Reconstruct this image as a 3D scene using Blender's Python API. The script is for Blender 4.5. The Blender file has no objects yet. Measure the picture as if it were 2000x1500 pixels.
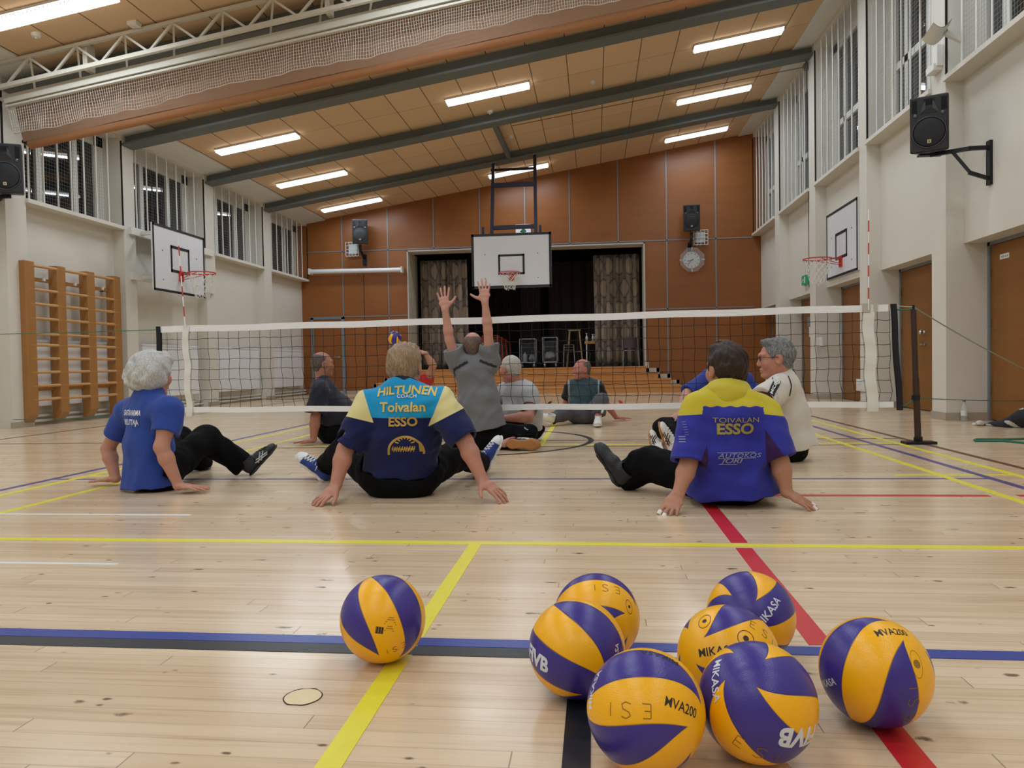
import bpy, bmesh, math, random
import numpy as np
from mathutils import Vector, Matrix, Quaternion
from mathutils.bvhtree import BVHTree
random.seed(7); RNG = np.random.RandomState(5)
SC = bpy.context.scene
COL = SC.collection
PI = math.pi

# ---------------------------------------------------------------- camera
EYE = np.array([0.0, 0.0, 0.73])
FOC = 1472.0
YAW, PITCH, ROLL = 0.1104, -0.0265, -0.0175
def cam_axes():
    cy, sy, cp, sp, cr, sr = math.cos(YAW), math.sin(YAW), math.cos(PITCH), math.sin(PITCH), math.cos(ROLL), math.sin(ROLL)
    f = np.array([-sy*cp, cy*cp, sp]); x = np.array([cy, sy, 0.0]); u = np.cross(x, f)
    return cr*x + sr*u, -sr*x + cr*u, f
CX, CU, CF = cam_axes()
cam = bpy.data.cameras.new('camera'); camo = bpy.data.objects.new('camera', cam); COL.objects.link(camo)
camo.matrix_world = Matrix(((CX[0], CU[0], -CF[0], EYE[0]), (CX[1], CU[1], -CF[1], EYE[1]), (CX[2], CU[2], -CF[2], EYE[2]), (0, 0, 0, 1)))
cam.sensor_width = 36.0; cam.lens = FOC/2000*36; cam.clip_start = 0.05; cam.clip_end = 200
SC.camera = camo
# ---------------------------------------------------------------- world and exposure
w = bpy.data.worlds.new('night'); SC.world = w; w.use_nodes = True
w.node_tree.nodes['Background'].inputs[0].default_value = (0.010, 0.012, 0.018, 1)
w.node_tree.nodes['Background'].inputs[1].default_value = 1.0
SC.view_settings.view_transform = 'Standard'; SC.view_settings.look = 'None'
SC.view_settings.gamma = 1.0; SC.view_settings.use_curve_mapping = False
SC.view_settings.exposure = 0.0
LAMP_POWER = 32.5            # watts of each ceiling tube light
try:
    SC.cycles.use_denoising = True
    SC.cycles.max_bounces = 8; SC.cycles.diffuse_bounces = 5; SC.cycles.glossy_bounces = 4
    SC.cycles.transparent_max_bounces = 12
    SC.cycles.caustics_reflective = False; SC.cycles.caustics_refractive = False
except Exception:
    pass

# ---------------------------------------------------------------- measuring helpers
def ray(px, py): return CF + CX*(px-1000)/FOC - CU*(py-750)/FOC
def A(px, py, Y):
    d = ray(px, py); return EYE + d*(Y/d[1])
def AX(px, py, X):
    d = ray(px, py); return EYE + d*(X/d[0])
def FL(px, py, z=0.0):
    d = ray(px, py); return EYE + d*((z-EYE[2])/d[2])
def V(*a): return np.array(a, float)
def nrm(v):
    v = np.asarray(v, float); return v/max(1e-9, np.linalg.norm(v))

# ---------------------------------------------------------------- materials
def lin(c):
    if isinstance(c, str):
        c = c.lstrip('#'); c = [int(c[i:i+2], 16)/255 for i in (0, 2, 4)]
    return tuple((x/12.92 if x <= 0.04045 else ((x+0.055)/1.055)**2.4) for x in c) + (1.0,)
MATS = {}
def mat(name, col, rough=0.6, metal=0.0, noise=0.0, nscale=8.0, bump=0.0, bscale=200.0, alpha=None, spec=None, sheen=0.0, emit=None, estr=0.0, stretch=None, trans=0.0):
    if name in MATS: return MATS[name]
    m = bpy.data.materials.new(name); m.use_nodes = True; MATS[name] = m
    nt = m.node_tree; b = nt.nodes['Principled BSDF']
    c = lin(col)
    b.inputs['Base Color'].default_value = c; b.inputs['Roughness'].default_value = rough; b.inputs['Metallic'].default_value = metal
    if spec is not None: b.inputs['Specular IOR Level'].default_value = spec
    if sheen: b.inputs['Sheen Weight'].default_value = sheen
    if trans: b.inputs['Transmission Weight'].default_value = trans
    if alpha is not None: b.inputs['Alpha'].default_value = alpha
    if emit is not None:
        b.inputs['Emission Color'].default_value = lin(emit); b.inputs['Emission Strength'].default_value = estr
    tc = None
    if noise or bump:
        tc = nt.nodes.new('ShaderNodeTexCoord'); mp = nt.nodes.new('ShaderNodeMapping')
        if stretch: mp.inputs['Scale'].default_value = stretch
        nt.links.new(tc.outputs['Object'], mp.inputs[0])
    if noise:
        n = nt.nodes.new('ShaderNodeTexNoise'); n.inputs['Scale'].default_value = nscale; n.inputs['Detail'].default_value = 5
        nt.links.new(mp.outputs[0], n.inputs['Vector'])
        mx = nt.nodes.new('ShaderNodeMix'); mx.data_type = 'RGBA'
        mx.inputs[6].default_value = tuple(max(0, x*(1-noise)) for x in c[:3])+(1,)
        mx.inputs[7].default_value = tuple(min(1, x*(1+noise)) for x in c[:3])+(1,)
        nt.links.new(n.outputs['Fac'], mx.inputs[0]); nt.links.new(mx.outputs[2], b.inputs['Base Color'])
    if bump:
        n2 = nt.nodes.new('ShaderNodeTexNoise'); n2.inputs['Scale'].default_value = bscale; n2.inputs['Detail'].default_value = 3
        nt.links.new(mp.outputs[0], n2.inputs['Vector'])
        bp = nt.nodes.new('ShaderNodeBump'); bp.inputs['Strength'].default_value = bump; bp.inputs['Distance'].default_value = 0.004
        nt.links.new(n2.outputs['Fac'], bp.inputs['Height']); nt.links.new(bp.outputs[0], b.inputs['Normal'])
    return m
class NT:
    """small helper to write node maths"""
    def __init__(s, name):
        s.m = bpy.data.materials.new(name); s.m.use_nodes = True; s.t = s.m.node_tree; s.b = s.t.nodes['Principled BSDF']; MATS[name] = s.m
    def n(s, kind, **kw):
        x = s.t.nodes.new(kind)
        for k, v in kw.items(): setattr(x, k, v)
        return x
    def put(s, sock, v):
        if hasattr(v, 'is_output'): s.t.links.new(v, sock)
        elif v is not None: sock.default_value = v
    def math(s, op, a, b=None, c=None, clamp=False):
        x = s.n('ShaderNodeMath', operation=op); x.use_clamp = clamp
        s.put(x.inputs[0], a)
        if b is not None: s.put(x.inputs[1], b)
        if c is not None: s.put(x.inputs[2], c)
        return x.outputs[0]
    def mix(s, f, a, b):
        x = s.n('ShaderNodeMix', data_type='RGBA'); s.put(x.inputs[0], f); s.put(x.inputs[6], a); s.put(x.inputs[7], b); return x.outputs[2]
    def obj(s):
        return s.n('ShaderNodeTexCoord').outputs['Object']
    def sep(s, v):
        x = s.n('ShaderNodeSeparateXYZ'); s.put(x.inputs[0], v); return x.outputs
    def comb(s, a, b, c):
        x = s.n('ShaderNodeCombineXYZ'); s.put(x.inputs[0], a); s.put(x.inputs[1], b); s.put(x.inputs[2], c); return x.outputs[0]
    def noise(s, v, scale, detail=3, rough=0.5):
        x = s.n('ShaderNodeTexNoise'); s.put(x.inputs['Vector'], v); x.inputs['Scale'].default_value = scale; x.inputs['Detail'].default_value = detail; x.inputs['Roughness'].default_value = rough
        return x.outputs['Fac']
    def white(s, v):
        x = s.n('ShaderNodeTexWhiteNoise', noise_dimensions='3D'); s.put(x.inputs['Vector'], v); return x.outputs['Value']
    def ramp(s, f, a, b, smooth=True):
        x = s.n('ShaderNodeMapRange'); x.interpolation_type = 'SMOOTHSTEP' if smooth else 'LINEAR'
        s.put(x.inputs[0], f); s.put(x.inputs[1], a); s.put(x.inputs[2], b); x.inputs[3].default_value = 0; x.inputs[4].default_value = 1
        return x.outputs[0]
    def bump(s, h, strength=0.3, dist=0.004):
        x = s.n('ShaderNodeBump'); x.inputs['Strength'].default_value = strength; x.inputs['Distance'].default_value = dist
        s.put(x.inputs['Height'], h); s.t.links.new(x.outputs[0], s.b.inputs['Normal'])
    def color(s, v): s.put(s.b.inputs['Base Color'], v)

# ---------------------------------------------------------------- mesh builder
class MB:
    def __init__(s): s.v = []; s.f = []; s.m = []; s.mi = 0; s.smooth = False
    def add(s, vs, fs):
        o = len(s.v); s.v += [tuple(float(c) for c in v) for v in vs]
        for f in fs: s.f.append(tuple(i+o for i in f)); s.m.append(s.mi)
        return s
    def box(s, lo, hi):
        x0, y0, z0 = lo; x1, y1, z1 = hi
        return s.add([(x0,y0,z0),(x1,y0,z0),(x1,y1,z0),(x0,y1,z0),(x0,y0,z1),(x1,y0,z1),(x1,y1,z1),(x0,y1,z1)],
                     [(0,3,2,1),(4,5,6,7),(0,1,5,4),(1,2,6,5),(2,3,7,6),(3,0,4,7)])
    def obox(s, c, ax, ay, az):
        """box with centre c and three half-axis vectors"""
        c = np.array(c, float); ax, ay, az = [np.array(q, float) for q in (ax, ay, az)]
        vs = [c+i*ax+j*ay+k*az for k in (-1, 1) for j in (-1, 1) for i in (-1, 1)]
        return s.add(vs, [(0,2,3,1),(4,5,7,6),(0,1,5,4),(1,3,7,5),(3,2,6,7),(2,0,4,6)])
    def bar(s, a, b, w, h=None, up=(0, 0, 1)):
        a = np.array(a, float); b = np.array(b, float); h = h or w
        d = b-a; L = np.linalg.norm(d); d = d/max(L, 1e-9); up = np.array(up, float)
        if abs(d@up) > 0.98: up = np.array([1.0, 0, 0])
        sx = nrm(np.cross(d, up)); uz = np.cross(sx, d)
        return s.obox((a+b)/2, sx*w/2, d*L/2, uz*h/2)
    def tube(s, pts, r, n=8, closed=False, caps=True):
        pts = [np.array(p, float) for p in pts]; k = len(pts)
        rs = r if hasattr(r, '__len__') else [r]*k
        prev = None; vs = []
        for i, p in enumerate(pts):
            if closed: d = pts[(i+1) % k]-pts[i-1]
            else: d = pts[min(i+1, k-1)]-pts[max(i-1, 0)]
            d = nrm(d)
            if prev is None:
                prev = np.cross(d, [0, 0, 1]) if abs(d[2]) < 0.9 else np.cross(d, [1, 0, 0])
            u = nrm(prev-(prev@d)*d); prev = u; v = np.cross(d, u)
            for j in range(n):
                t = 2*PI*j/n; vs.append(p+rs[i]*(math.cos(t)*u+math.sin(t)*v))
        fs = []
        for i in range(k if closed else k-1):
            a = i*n; b = ((i+1) % k)*n
            for j in range(n): fs.append((a+j, a+(j+1) % n, b+(j+1) % n, b+j))
        if not closed and caps:
            fs.append(tuple(range(n-1, -1, -1))); fs.append(tuple((k-1)*n+j for j in range(n)))
        return s.add(vs, fs)
    def lathe(s, prof, c=(0, 0, 0), n=24, axis=(0, 0, 1), cap1=True):
        """prof: (radius, height) pairs around an axis through c"""
        ax = nrm(axis); u = nrm(np.cross(ax, [0, 0, 1]) if abs(ax[2]) < 0.9 else np.cross(ax, [0, 1, 0])); v = np.cross(ax, u); c = np.array(c, float)
        vs = []; fs = []; k = len(prof)
        for r, h in prof:
            for j in range(n):
                t = 2*PI*j/n; vs.append(c+ax*h+max(r, 1e-5)*(math.cos(t)*u+math.sin(t)*v))
        for i in range(k-1):
            for j in range(n): fs.append((i*n+j, i*n+(j+1) % n, (i+1)*n+(j+1) % n, (i+1)*n+j))
        if prof[0][0] > 1e-4: fs.append(tuple(range(n-1, -1, -1)))
        if prof[-1][0] > 1e-4 and cap1: fs.append(tuple((k-1)*n+j for j in range(n)))
        return s.add(vs, fs)
    def prism(s, poly, d):
        """closed 3-D polygon extruded by vector d"""
        n = len(poly); poly = [np.array(p, float) for p in poly]; d = np.array(d, float)
        return s.add(poly+[p+d for p in poly], [tuple(range(n-1, -1, -1)), tuple(range(n, 2*n))]+[(i, (i+1) % n, n+(i+1) % n, n+i) for i in range(n)])
    def grid(s, fn, nu, nv, thick=None):
        vs = [fn(i/nu, j/nv) for j in range(nv+1) for i in range(nu+1)]
        fs = [(j*(nu+1)+i, j*(nu+1)+i+1, (j+1)*(nu+1)+i+1, (j+1)*(nu+1)+i) for j in range(nv) for i in range(nu)]
        return s.add(vs, fs)
def tag(o, label=None, cat=None, group=None, kind=None):
    if label: o['label'] = label
    if cat: o['category'] = cat
    if group: o['group'] = group
    if kind: o['kind'] = kind
    return o
def link(name, mb, mats, parent=None, smooth=False, bevel=0.0, auto=None):
    me = bpy.data.meshes.new(name)
    if isinstance(mb, MB):
        me.from_pydata(mb.v, [], mb.f); mi = mb.m
        if any(mi): me.polygons.foreach_set('material_index', mi)
    else:
        vs, fs, mi = mb; me.from_pydata(vs.tolist() if hasattr(vs, 'tolist') else vs, [], fs.tolist() if hasattr(fs, 'tolist') else fs)
        if mi is not None: me.polygons.foreach_set('material_index', np.asarray(mi, dtype=np.int32))
    for m in (mats if isinstance(mats, (list, tuple)) else [mats]): me.materials.append(m)
    me.update()
    if isinstance(mb, MB):
        bm = bmesh.new(); bm.from_mesh(me); bmesh.ops.recalc_face_normals(bm, faces=bm.faces); bm.to_mesh(me); bm.free()
    if smooth: me.polygons.foreach_set('use_smooth', [True]*len(me.polygons))
    o = bpy.data.objects.new(name, me); COL.objects.link(o)
    if bevel:
        b = o.modifiers.new('bevel', 'BEVEL'); b.width = bevel; b.segments = 2; b.limit_method = 'ANGLE'; b.angle_limit = 0.6
    if auto:
        me.polygons.foreach_set('use_smooth', [True]*len(me.polygons))
        try: me.set_sharp_from_angle(angle=auto)
        except Exception: pass
    if parent is not None:
        o.parent = parent
        # the mesh is written in world coordinates: take the parent's place out again
        inv = Matrix.Translation(parent['_loc']) if '_loc' in parent.keys() else Matrix.Identity(4)
        o.location = -Vector(parent['_loc']) if '_loc' in parent.keys() else (0, 0, 0)
        if '_loc' in parent.keys(): o['_loc'] = [0.0, 0.0, 0.0]
    return o
def thing(name, loc, label, cat, group=None):
    """an Empty at the thing's base; its parts are written in world coordinates"""
    o = bpy.data.objects.new(name, None); COL.objects.link(o); o.location = [float(c) for c in loc]
    o.empty_display_size = 0.1; o['_loc'] = [float(c) for c in loc]
    return tag(o, label, cat, group)
def struct(name, mb, mats, parent=None, **kw):
    o = link(name, mb, mats, parent, **kw)
    if parent is None: o['kind'] = 'structure'
    return o
# ================================================================ THE ROOM
XL, XR, YN, YF = -7.57, 3.96, -6.0, 19.45
PXL, PXR = -7.76, 4.15              # recessed wall panels between the piers
DXR = 4.42                          # door leaves, deeper still
SILL_L, SILL_R = 3.07, 3.87
PIERS = [(6.42, 6.77), (9.05, 9.41), (11.53, 11.84), (14.11, 14.48), (16.74, 17.15), (19.45, 19.9)]
def zc(x): return 4.58+0.156*(x-XL)

def floor_mat():
    t = NT('pine_boards'); P = t.obj(); X, Y, Z = t.sep(P)
    wdt = 0.058
    row = t.math('FLOOR', t.math('DIVIDE', Y, wdt)); fy = t.math('FRACT', t.math('DIVIDE', Y, wdt))
    r1 = t.white(t.comb(row, 3.1, 0.7))
    L = 1.9
    xs = t.math('DIVIDE', t.math('ADD', X, t.math('MULTIPLY', r1, 37.0)), L)
    colm = t.math('FLOOR', xs); fx = t.math('FRACT', xs)
    pid = t.comb(row, colm, 1.3); tone = t.white(pid)
    # grain runs along the boards
    g = t.noise(t.comb(t.math('ADD', t.math('MULTIPLY', X, 1.6), t.math('MULTIPLY', tone, 40.0)), t.math('MULTIPLY', Y, 42.0), tone), 1.0, 5, 0.6)
    g2 = t.noise(t.comb(t.math('MULTIPLY', X, 0.9), t.math('MULTIPLY', Y, 9.0), 2.0), 1.0, 3)
    c = t.mix(tone, lin('#d2b998'), lin('#e1cbad'))
    c = t.mix(t.math('MULTIPLY', t.ramp(g, 0.45, 0.75), 0.55), c, lin('#b39672'))
    c = t.mix(t.math('MULTIPLY', t.ramp(g2, 0.5, 0.78), 0.35), c, lin('#c3a482'))
    # knots: stretched cells, a few per square metre
    def knots(sx, sy, thr, off, r0, r1_):
        v = t.n('ShaderNodeTexVoronoi'); v.feature = 'F1'; v.inputs['Scale'].default_value = 1.0; v.inputs['Randomness'].default_value = 1.0
        t.put(v.inputs['Vector'], t.comb(t.math('MULTIPLY', t.math('ADD', X, off), sx), t.math('MULTIPLY', t.math('ADD', Y, off), sy), 0.0))
        hit = t.math('GREATER_THAN', t.white(v.outputs['Color']), thr)
        wob = t.math('ADD', v.outputs['Distance'], t.math('MULTIPLY', t.math('SUBTRACT', t.noise(P, 38.0, 4), 0.5), 0.30))
        return t.math('MULTIPLY', hit, t.math('SUBTRACT', 1.0, t.ramp(wob, r0, r1_)))
    k1 = knots(4.2, 12.0, 0.35, 3.7, 0.03, 0.13)
    k2 = knots(9.0, 20.0, 0.55, 11.2, 0.03, 0.14)
    kk = t.math('MAXIMUM', k1, k2)
    c = t.mix(t.math('MULTIPLY', kk, 0.88), c, lin('#54351f'))
    # seams between boards and at the board ends
    s1 = t.math('SUBTRACT', 1.0, t.ramp(t.math('MINIMUM', fy, t.math('SUBTRACT', 1.0, fy)), 0.0, 0.035))
    s2 = t.math('SUBTRACT', 1.0, t.ramp(t.math('MINIMUM', fx, t.math('SUBTRACT', 1.0, fx)), 0.0, 0.0012))
    sv = t.math('MULTIPLY', s1, t.math('ADD', 0.10, t.math('MULTIPLY', t.white(t.comb(row, colm, 9.0)), 0.35)))
    c = t.mix(t.math('MAXIMUM', sv, t.math('MULTIPLY', s2, 0.75)), c, lin('#5c4531'))
    t.color(c)
    t.b.inputs['Roughness'].default_value = 0.24
    t.b.inputs['Specular IOR Level'].default_value = 0.5
    t.put(t.b.inputs['Roughness'], t.math('ADD', 0.13, t.math('MULTIPLY', t.noise(P, 3.0, 3), 0.14)))
    t.bump(t.math('ADD', t.math('MULTIPLY', g, 0.25), t.math('MULTIPLY', t.noise(t.comb(t.math('MULTIPLY', X, 3.0), t.math('MULTIPLY', Y, 9.0), 0.0), 1.0, 2), 1.0)), 0.055, 0.01)
    return t.m
def ceil_mat():
    t = NT('ceiling_board'); P = t.obj(); X, Y, Z = t.sep(P)
    px = t.math('FRACT', t.math('DIVIDE', t.math('ADD', X, 7.05), 0.605))
    sx = t.math('SUBTRACT', 1.0, t.ramp(t.math('MINIMUM', px, t.math('SUBTRACT', 1.0, px)), 0.006, 0.02))
    py = t.math('FRACT', t.math('DIVIDE', t.math('SUBTRACT', Y, 0.02), 1.318))
    sy = t.math('SUBTRACT', 1.0, t.ramp(t.math('MINIMUM', py, t.math('SUBTRACT', 1.0, py)), 0.002, 0.007))
    idn = t.white(t.comb(t.math('FLOOR', t.math('DIVIDE', t.math('ADD', X, 7.05), 0.605)), t.math('FLOOR', t.math('DIVIDE', Y, 1.318)), 0.0))
    c = t.mix(idn, lin('#d2b490'), lin('#d9bb98'))
    c = t.mix(t.math('MULTIPLY', t.noise(P, 90.0, 2), 0.18), c, lin('#b8966a'))
    c = t.mix(t.math('MAXIMUM', t.math('MULTIPLY', sx, 0.85), t.math('MULTIPLY', sy, 0.6)), c, lin('#4a3220'))
    t.color(c); t.b.inputs['Roughness'].default_value = 0.85; t.b.inputs['Specular IOR Level'].default_value = 0.2
    return t.m
def veneer_mat(name, c1, c2, c3, sx, sy, sz, rough=0.45):
    t = NT(name); P = t.obj(); X, Y, Z = t.sep(P)
    q = t.comb(t.math('MULTIPLY', X, sx), t.math('MULTIPLY', Y, sy), t.math('MULTIPLY', Z, sz))
    n1 = t.noise(q, 1.0, 6, 0.6); n2 = t.noise(P, 1.1, 2)
    pan = t.white(t.comb(t.math('FLOOR', t.math('DIVIDE', t.math('ADD', X, 6.62), 1.22)), t.math('FLOOR', t.math('ADD', t.math('MULTIPLY', Y, 0.38), 0.55)), t.math('FLOOR', t.math('DIVIDE', t.math('ADD', Z, 0.0), 1.9))))
    c = t.mix(pan, lin(c1), lin(c2)); c = t.mix(t.math('MULTIPLY', t.ramp(n1, 0.30, 0.80), 0.40), c, lin(c3))
    c = t.mix(t.math('MULTIPLY', t.ramp(n2, 0.45, 0.7), 0.35), c, lin(c3))
    t.color(c); t.b.inputs['Roughness'].default_value = rough; t.b.inputs['Specular IOR Level'].default_value = 0.35
    return t.m
M_FLOOR = floor_mat(); M_CEIL = ceil_mat()
M_WALL = mat('painted_masonry', '#d6d1c6', 0.75, noise=0.03, nscale=3, bump=0.08, bscale=60)
M_WHITE = mat('white_paint', '#dcdad3', 0.5)
M_BASE = mat('beige_skirting', '#a89c8a', 0.6)
M_BEAM = mat('grey_beam_paint', '#646b69', 0.55)
M_PANEL = veneer_mat('far_wall_veneer', '#8c5528', '#955c2e', '#7a4722', 0.8, 1.0, 7.0, 0.38)
M_DOOR = veneer_mat('door_veneer', '#85551f', '#8d5c24', '#74481a', 1.0, 0.7, 8.0, 0.42)
M_STEP = veneer_mat('step_pine', '#cc9255', '#d49c5f', '#b47a42', 1.2, 3.0, 9.0, 0.35)
M_GREYTRIM = mat('grey_trim', '#7f8287', 0.45, metal=0.2)
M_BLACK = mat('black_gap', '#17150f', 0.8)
M_GLASSDARK = mat('night_glass', '#10161c', 0.03, spec=0.8)
M_CORDW = mat('white_cord', '#d9d8d2', 0.8)
M_DARKCLOTH = mat('dark_stage_cloth', '#3a2d27', 0.9, noise=0.2, nscale=4, stretch=(6, 6, 0.3))
M_STEEL = mat('steel', '#b9bcc0', 0.28, metal=1.0)

struct('floor', MB().box((-9, YN-0.5, -0.12), (6, 26, 0)), M_FLOOR)
# ceiling slab with white plaster strips along both side walls
def slab(x0, x1, y0, y1, d0, d1):
    m = MB(); vs = []
    for y in (y0, y1):
        for x, d in ((x0, d0), (x1, d0), (x1, d1), (x0, d1)): vs.append((x, y, zc(x)+d))
    m.add(vs, [(0,1,2,3),(7,6,5,4),(0,4,5,1),(1,5,6,2),(2,6,7,3),(3,7,4,0)]); return m
struct('ceiling', slab(-8.4, 4.9, YN-0.4, YF+0.5, 0.0, 0.25), M_CEIL)
struct('trim_1', slab(XL-0.25, -7.06, YN, YF, -0.03, -0.002), M_WHITE)
struct('trim_2', slab(3.62, XR+0.5, YN, YF, -0.03, -0.002), M_WHITE)
# rafters
for k, y in enumerate([1.45, 4.05, 6.6, 9.23, 11.69, 14.30, 16.94]):
    mb = slab(XL, XR, y-0.15, y+0.15, -0.20, -0.165); w2 = slab(XL, XR, y-0.05, y+0.05, -0.166, -0.001); mb.add(w2.v, w2.f)
    struct('ceiling_beam', mb, M_BEAM)

# ---------------------------------------------------------------- left wall
m = MB()
m.box((XL-0.60, YN, 0), (PXL, YF, SILL_L-0.03))                        # wall below the windows
for a, b in PIERS[:-1]: m.box((XL-0.6, a, 0), (XL, b, zc(XL)+0.02))
m.box((XL-0.6, YN, 0), (XL, PIERS[0][0], 4.7))                          # plain stretch behind the camera
m.box((XL-0.6, YN, 4.50), (XL-0.02, YF, 4.72))                          # lintel band over the windows
struct('wall_left', m, M_WALL)
m = MB()
for a, b in PIERS[:-1]: m.box((XL-0.02, a-0.012, 0), (XL+0.012, b+0.012, 0.08))
struct('baseboard_left', m, M_BASE)
# ---------------------------------------------------------------- right wall
m = MB()
m.box((PXR, YN, 2.0), (XR+0.9, YF, SILL_R-0.03))
m.box((DXR+0.05, YN, 0), (XR+0.9, YF, 2.05))
for a, b in PIERS[:-1]: m.box((XR, a, 0), (XR+0.9, b, zc(XR)+0.02))
m.box((XR, YN, 0), (XR+0.9, PIERS[0][0], 6.5))
m.box((XR+0.02, YN, 6.26), (XR+0.9, YF, 6.5))
struct('wall_right', m, M_WALL)
m = MB()
for a, b in PIERS[:-1]: m.box((XR-0.012, a-0.012, 0), (DXR, b+0.012, 0.09))
struct('baseboard_right', m, M_BASE)
struct('wall_near', MB().box((XL-0.6, YN-0.3, 0), (XR+0.9, YN, 6.6)), M_WALL)

# ---------------------------------------------------------------- windows: frame, panes, bars, safety net, sill, shadow gap
def wave_cord(m, p0, p1, r, amp, axis, ph, n=8):
    p0 = np.array(p0, float); p1 = np.array(p1, float); pts = []
    for i in range(n+1):
        q = p0+(p1-p0)*i/n; q = q+np.array(axis)*amp*math.sin(ph+i*1.7); pts.append(q)
    m.tube(pts, r, 3, caps=False)
def window(idx, side, y0, y1):
    left = side == 'l'
    s = 1 if left else -1                      # direction from wall into the room
    xf = XL if left else XR
    zb = SILL_L if left else SILL_R; zt = (4.50 if left else 6.27)
    xg = xf-s*0.36                             # glass plane
    W = y1-y0
    def bx(m, xa, xb, ya, yb, za, zb_): m.box((min(xa, xb), ya, za), (max(xa, xb), yb, zb_))
    fr = MB()
    bx(fr, xg+s*0.03, xg-s*0.05, y0, y0+0.16, zb, zt); bx(fr, xg+s*0.03, xg-s*0.05, y1-0.22, y1, zb, zt)
    bx(fr, xg+s*0.03, xg-s*0.05, y0, y1, zb, zb+0.07); bx(fr, xg+s*0.03, xg-s*0.05, y0, y1, zt-0.16, zt)
    muls = [y0+0.16+(W-0.38)*q for q in ((0.30, 0.74) if left else (0.40, 0.80))]
    for q in muls: bx(fr, xg+s*0.035, xg-s*0.05, q-0.055, q+0.055, zb+0.07, zt-0.16)
    if not left:
        zm = zb+0.95; bx(fr, xg+s*0.035, xg-s*0.05, y0+0.16, y1-0.22, zm-0.05, zm+0.05)
    else:
        pass
    wn = struct('window_%d' % idx, fr, M_WHITE)
    pn = MB(); bx(pn, xg-s*0.005, xg-s*0.02, y0+0.1, y1-0.15, zb+0.05, zt-0.1); struct('pane', pn, M_GLASSDARK, wn)
    rv = MB(); bx(rv, xg-s*0.05, xg-s*0.055, y0, y1, zb, zt); struct('outer_board', rv, M_BLACK, wn)
    sl = MB(); bx(sl, xg-s*0.05, xf+s*0.035, y0-0.0, y1+0.0, zb-0.055, zb); struct('window_sill', sl, M_WALL, wn)
    nb = 7; xb = xf-s*0.03
    for k in range(nb):
        y = y0+0.10+(W-0.42)*k/(nb-1)
        b = MB(); b.tube([(xb, y, zb), (xb-s*0.01, y+0.012, (zb+zt)/2), (xb, y, zt)], 0.013, 8); struct('window_bar', b, M_WHITE, wn)
    nt = MB(); xn = xf-s*0.09; step = 0.052
    k = 0; y = y0+0.06
    while y < y1-0.22:
        wave_cord(nt, (xn, y, zb), (xn, y, zt), 0.0015, 0.008, (0.5, 0.5, 0), k*0.9, 6); y += step; k += 1
    z = zb+0.03; k = 0
    while z < zt:
        pts = []
        for i in range(9):
            yy = y0+0.05+(W-0.28)*i/8; pts.append((xn+s*0.01*math.sin(i*1.3+k), yy, z-0.015*math.sin(PI*((i/8*3) % 1))))
        nt.tube(pts, 0.0015, 3, caps=False); z += step; k += 1
    struct('safety_net', nt, mat('grey_cord', '#a5a6a3', 0.8), wn)
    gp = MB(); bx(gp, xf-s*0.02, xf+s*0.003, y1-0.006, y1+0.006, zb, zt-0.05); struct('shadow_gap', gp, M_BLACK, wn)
    return wn
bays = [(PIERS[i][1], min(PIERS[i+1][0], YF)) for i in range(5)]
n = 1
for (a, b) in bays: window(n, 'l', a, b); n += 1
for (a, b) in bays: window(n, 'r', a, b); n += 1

# ---------------------------------------------------------------- doors in the right wall
def door(idx, a, b, split=None, knob=True, seam=None, hinge=True):
    fr = MB()
    fr.box((DXR-0.02, a, 0), (DXR+0.06, a+0.05, 2.0)); fr.box((DXR-0.02, b-0.05, 0), (DXR+0.06, b, 2.0)); fr.box((DXR-0.02, a, 1.96), (DXR+0.06, b, 2.01))
    d = struct('door_%d' % idx, fr, M_GREYTRIM)
    spans = [(a+0.055, b-0.055)] if not split else [(a+0.055, split-0.03), (split+0.03, b-0.055)]
    for s0, s1 in spans: struct('door_leaf', MB().box((DXR-0.005, s0, 0.015), (DXR+0.05, s1, 1.955)), M_DOOR, d)
    if split: struct('door_post', MB().box((DXR-0.03, split-0.035, 0), (DXR+0.06, split+0.035, 2.0)), M_GREYTRIM, d)
    if seam:
        for y in seam: struct('seam', MB().box((DXR-0.008, y-0.006, 0.02), (DXR, y+0.006, 1.95)), M_BLACK, d)
    if knob:
        ky = knob
        h = MB(); h.lathe([(0.0, 0.0), (0.026, 0.0), (0.026, 0.008), (0.012, 0.012), (0.012, 0.03), (0.03, 0.04), (0.034, 0.055), (0.02, 0.072), (0, 0.075)], (DXR-0.005, ky, 1.06), 16, (-1, 0, 0))
        struct('door_knob', h, M_STEEL, d, smooth=True)
        h = MB(); h.lathe([(0, 0), (0.024, 0), (0.024, 0.012), (0, 0.014)], (DXR-0.005, ky-0.02, 0.90), 14, (-1, 0, 0)); h.bar((DXR-0.03, ky-0.02, 0.90), (DXR-0.03, ky+0.09, 0.90), 0.014); h.bar((DXR-0.0, ky-0.02, 0.90), (DXR-0.03, ky-0.02, 0.90), 0.014)
        struct('door_handle', h, M_STEEL, d)
    if hinge:
        for z in (0.35, 1.1, 1.65): struct('hinge', MB().tube([(DXR-0.015, b-0.055, z-0.04), (DXR-0.015, b-0.055, z+0.04)], 0.011, 8), M_BEAM, d)
    return d
d1 = door(1, PIERS[0][1], PIERS[1][0], knob=None)
struct('door_sign', MB().box((DXR-0.012, 8.62, 1.775), (DXR-0.005, 8.80, 1.83)), M_WHITE, d1)
sg = MB()
for q in (8.65, 8.69, 8.73, 8.76): sg.box((DXR-0.0135, q-0.012, 1.79), (DXR-0.012, q+0.008, 1.812))
struct('sign_print', sg, mat('sign_grey', '#8d8d88', 0.6), d1)
door(2, PIERS[1][1], PIERS[2][0], knob=10.72)
door(3, PIERS[2][1], PIERS[3][0], split=12.42, knob=12.36)
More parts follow.
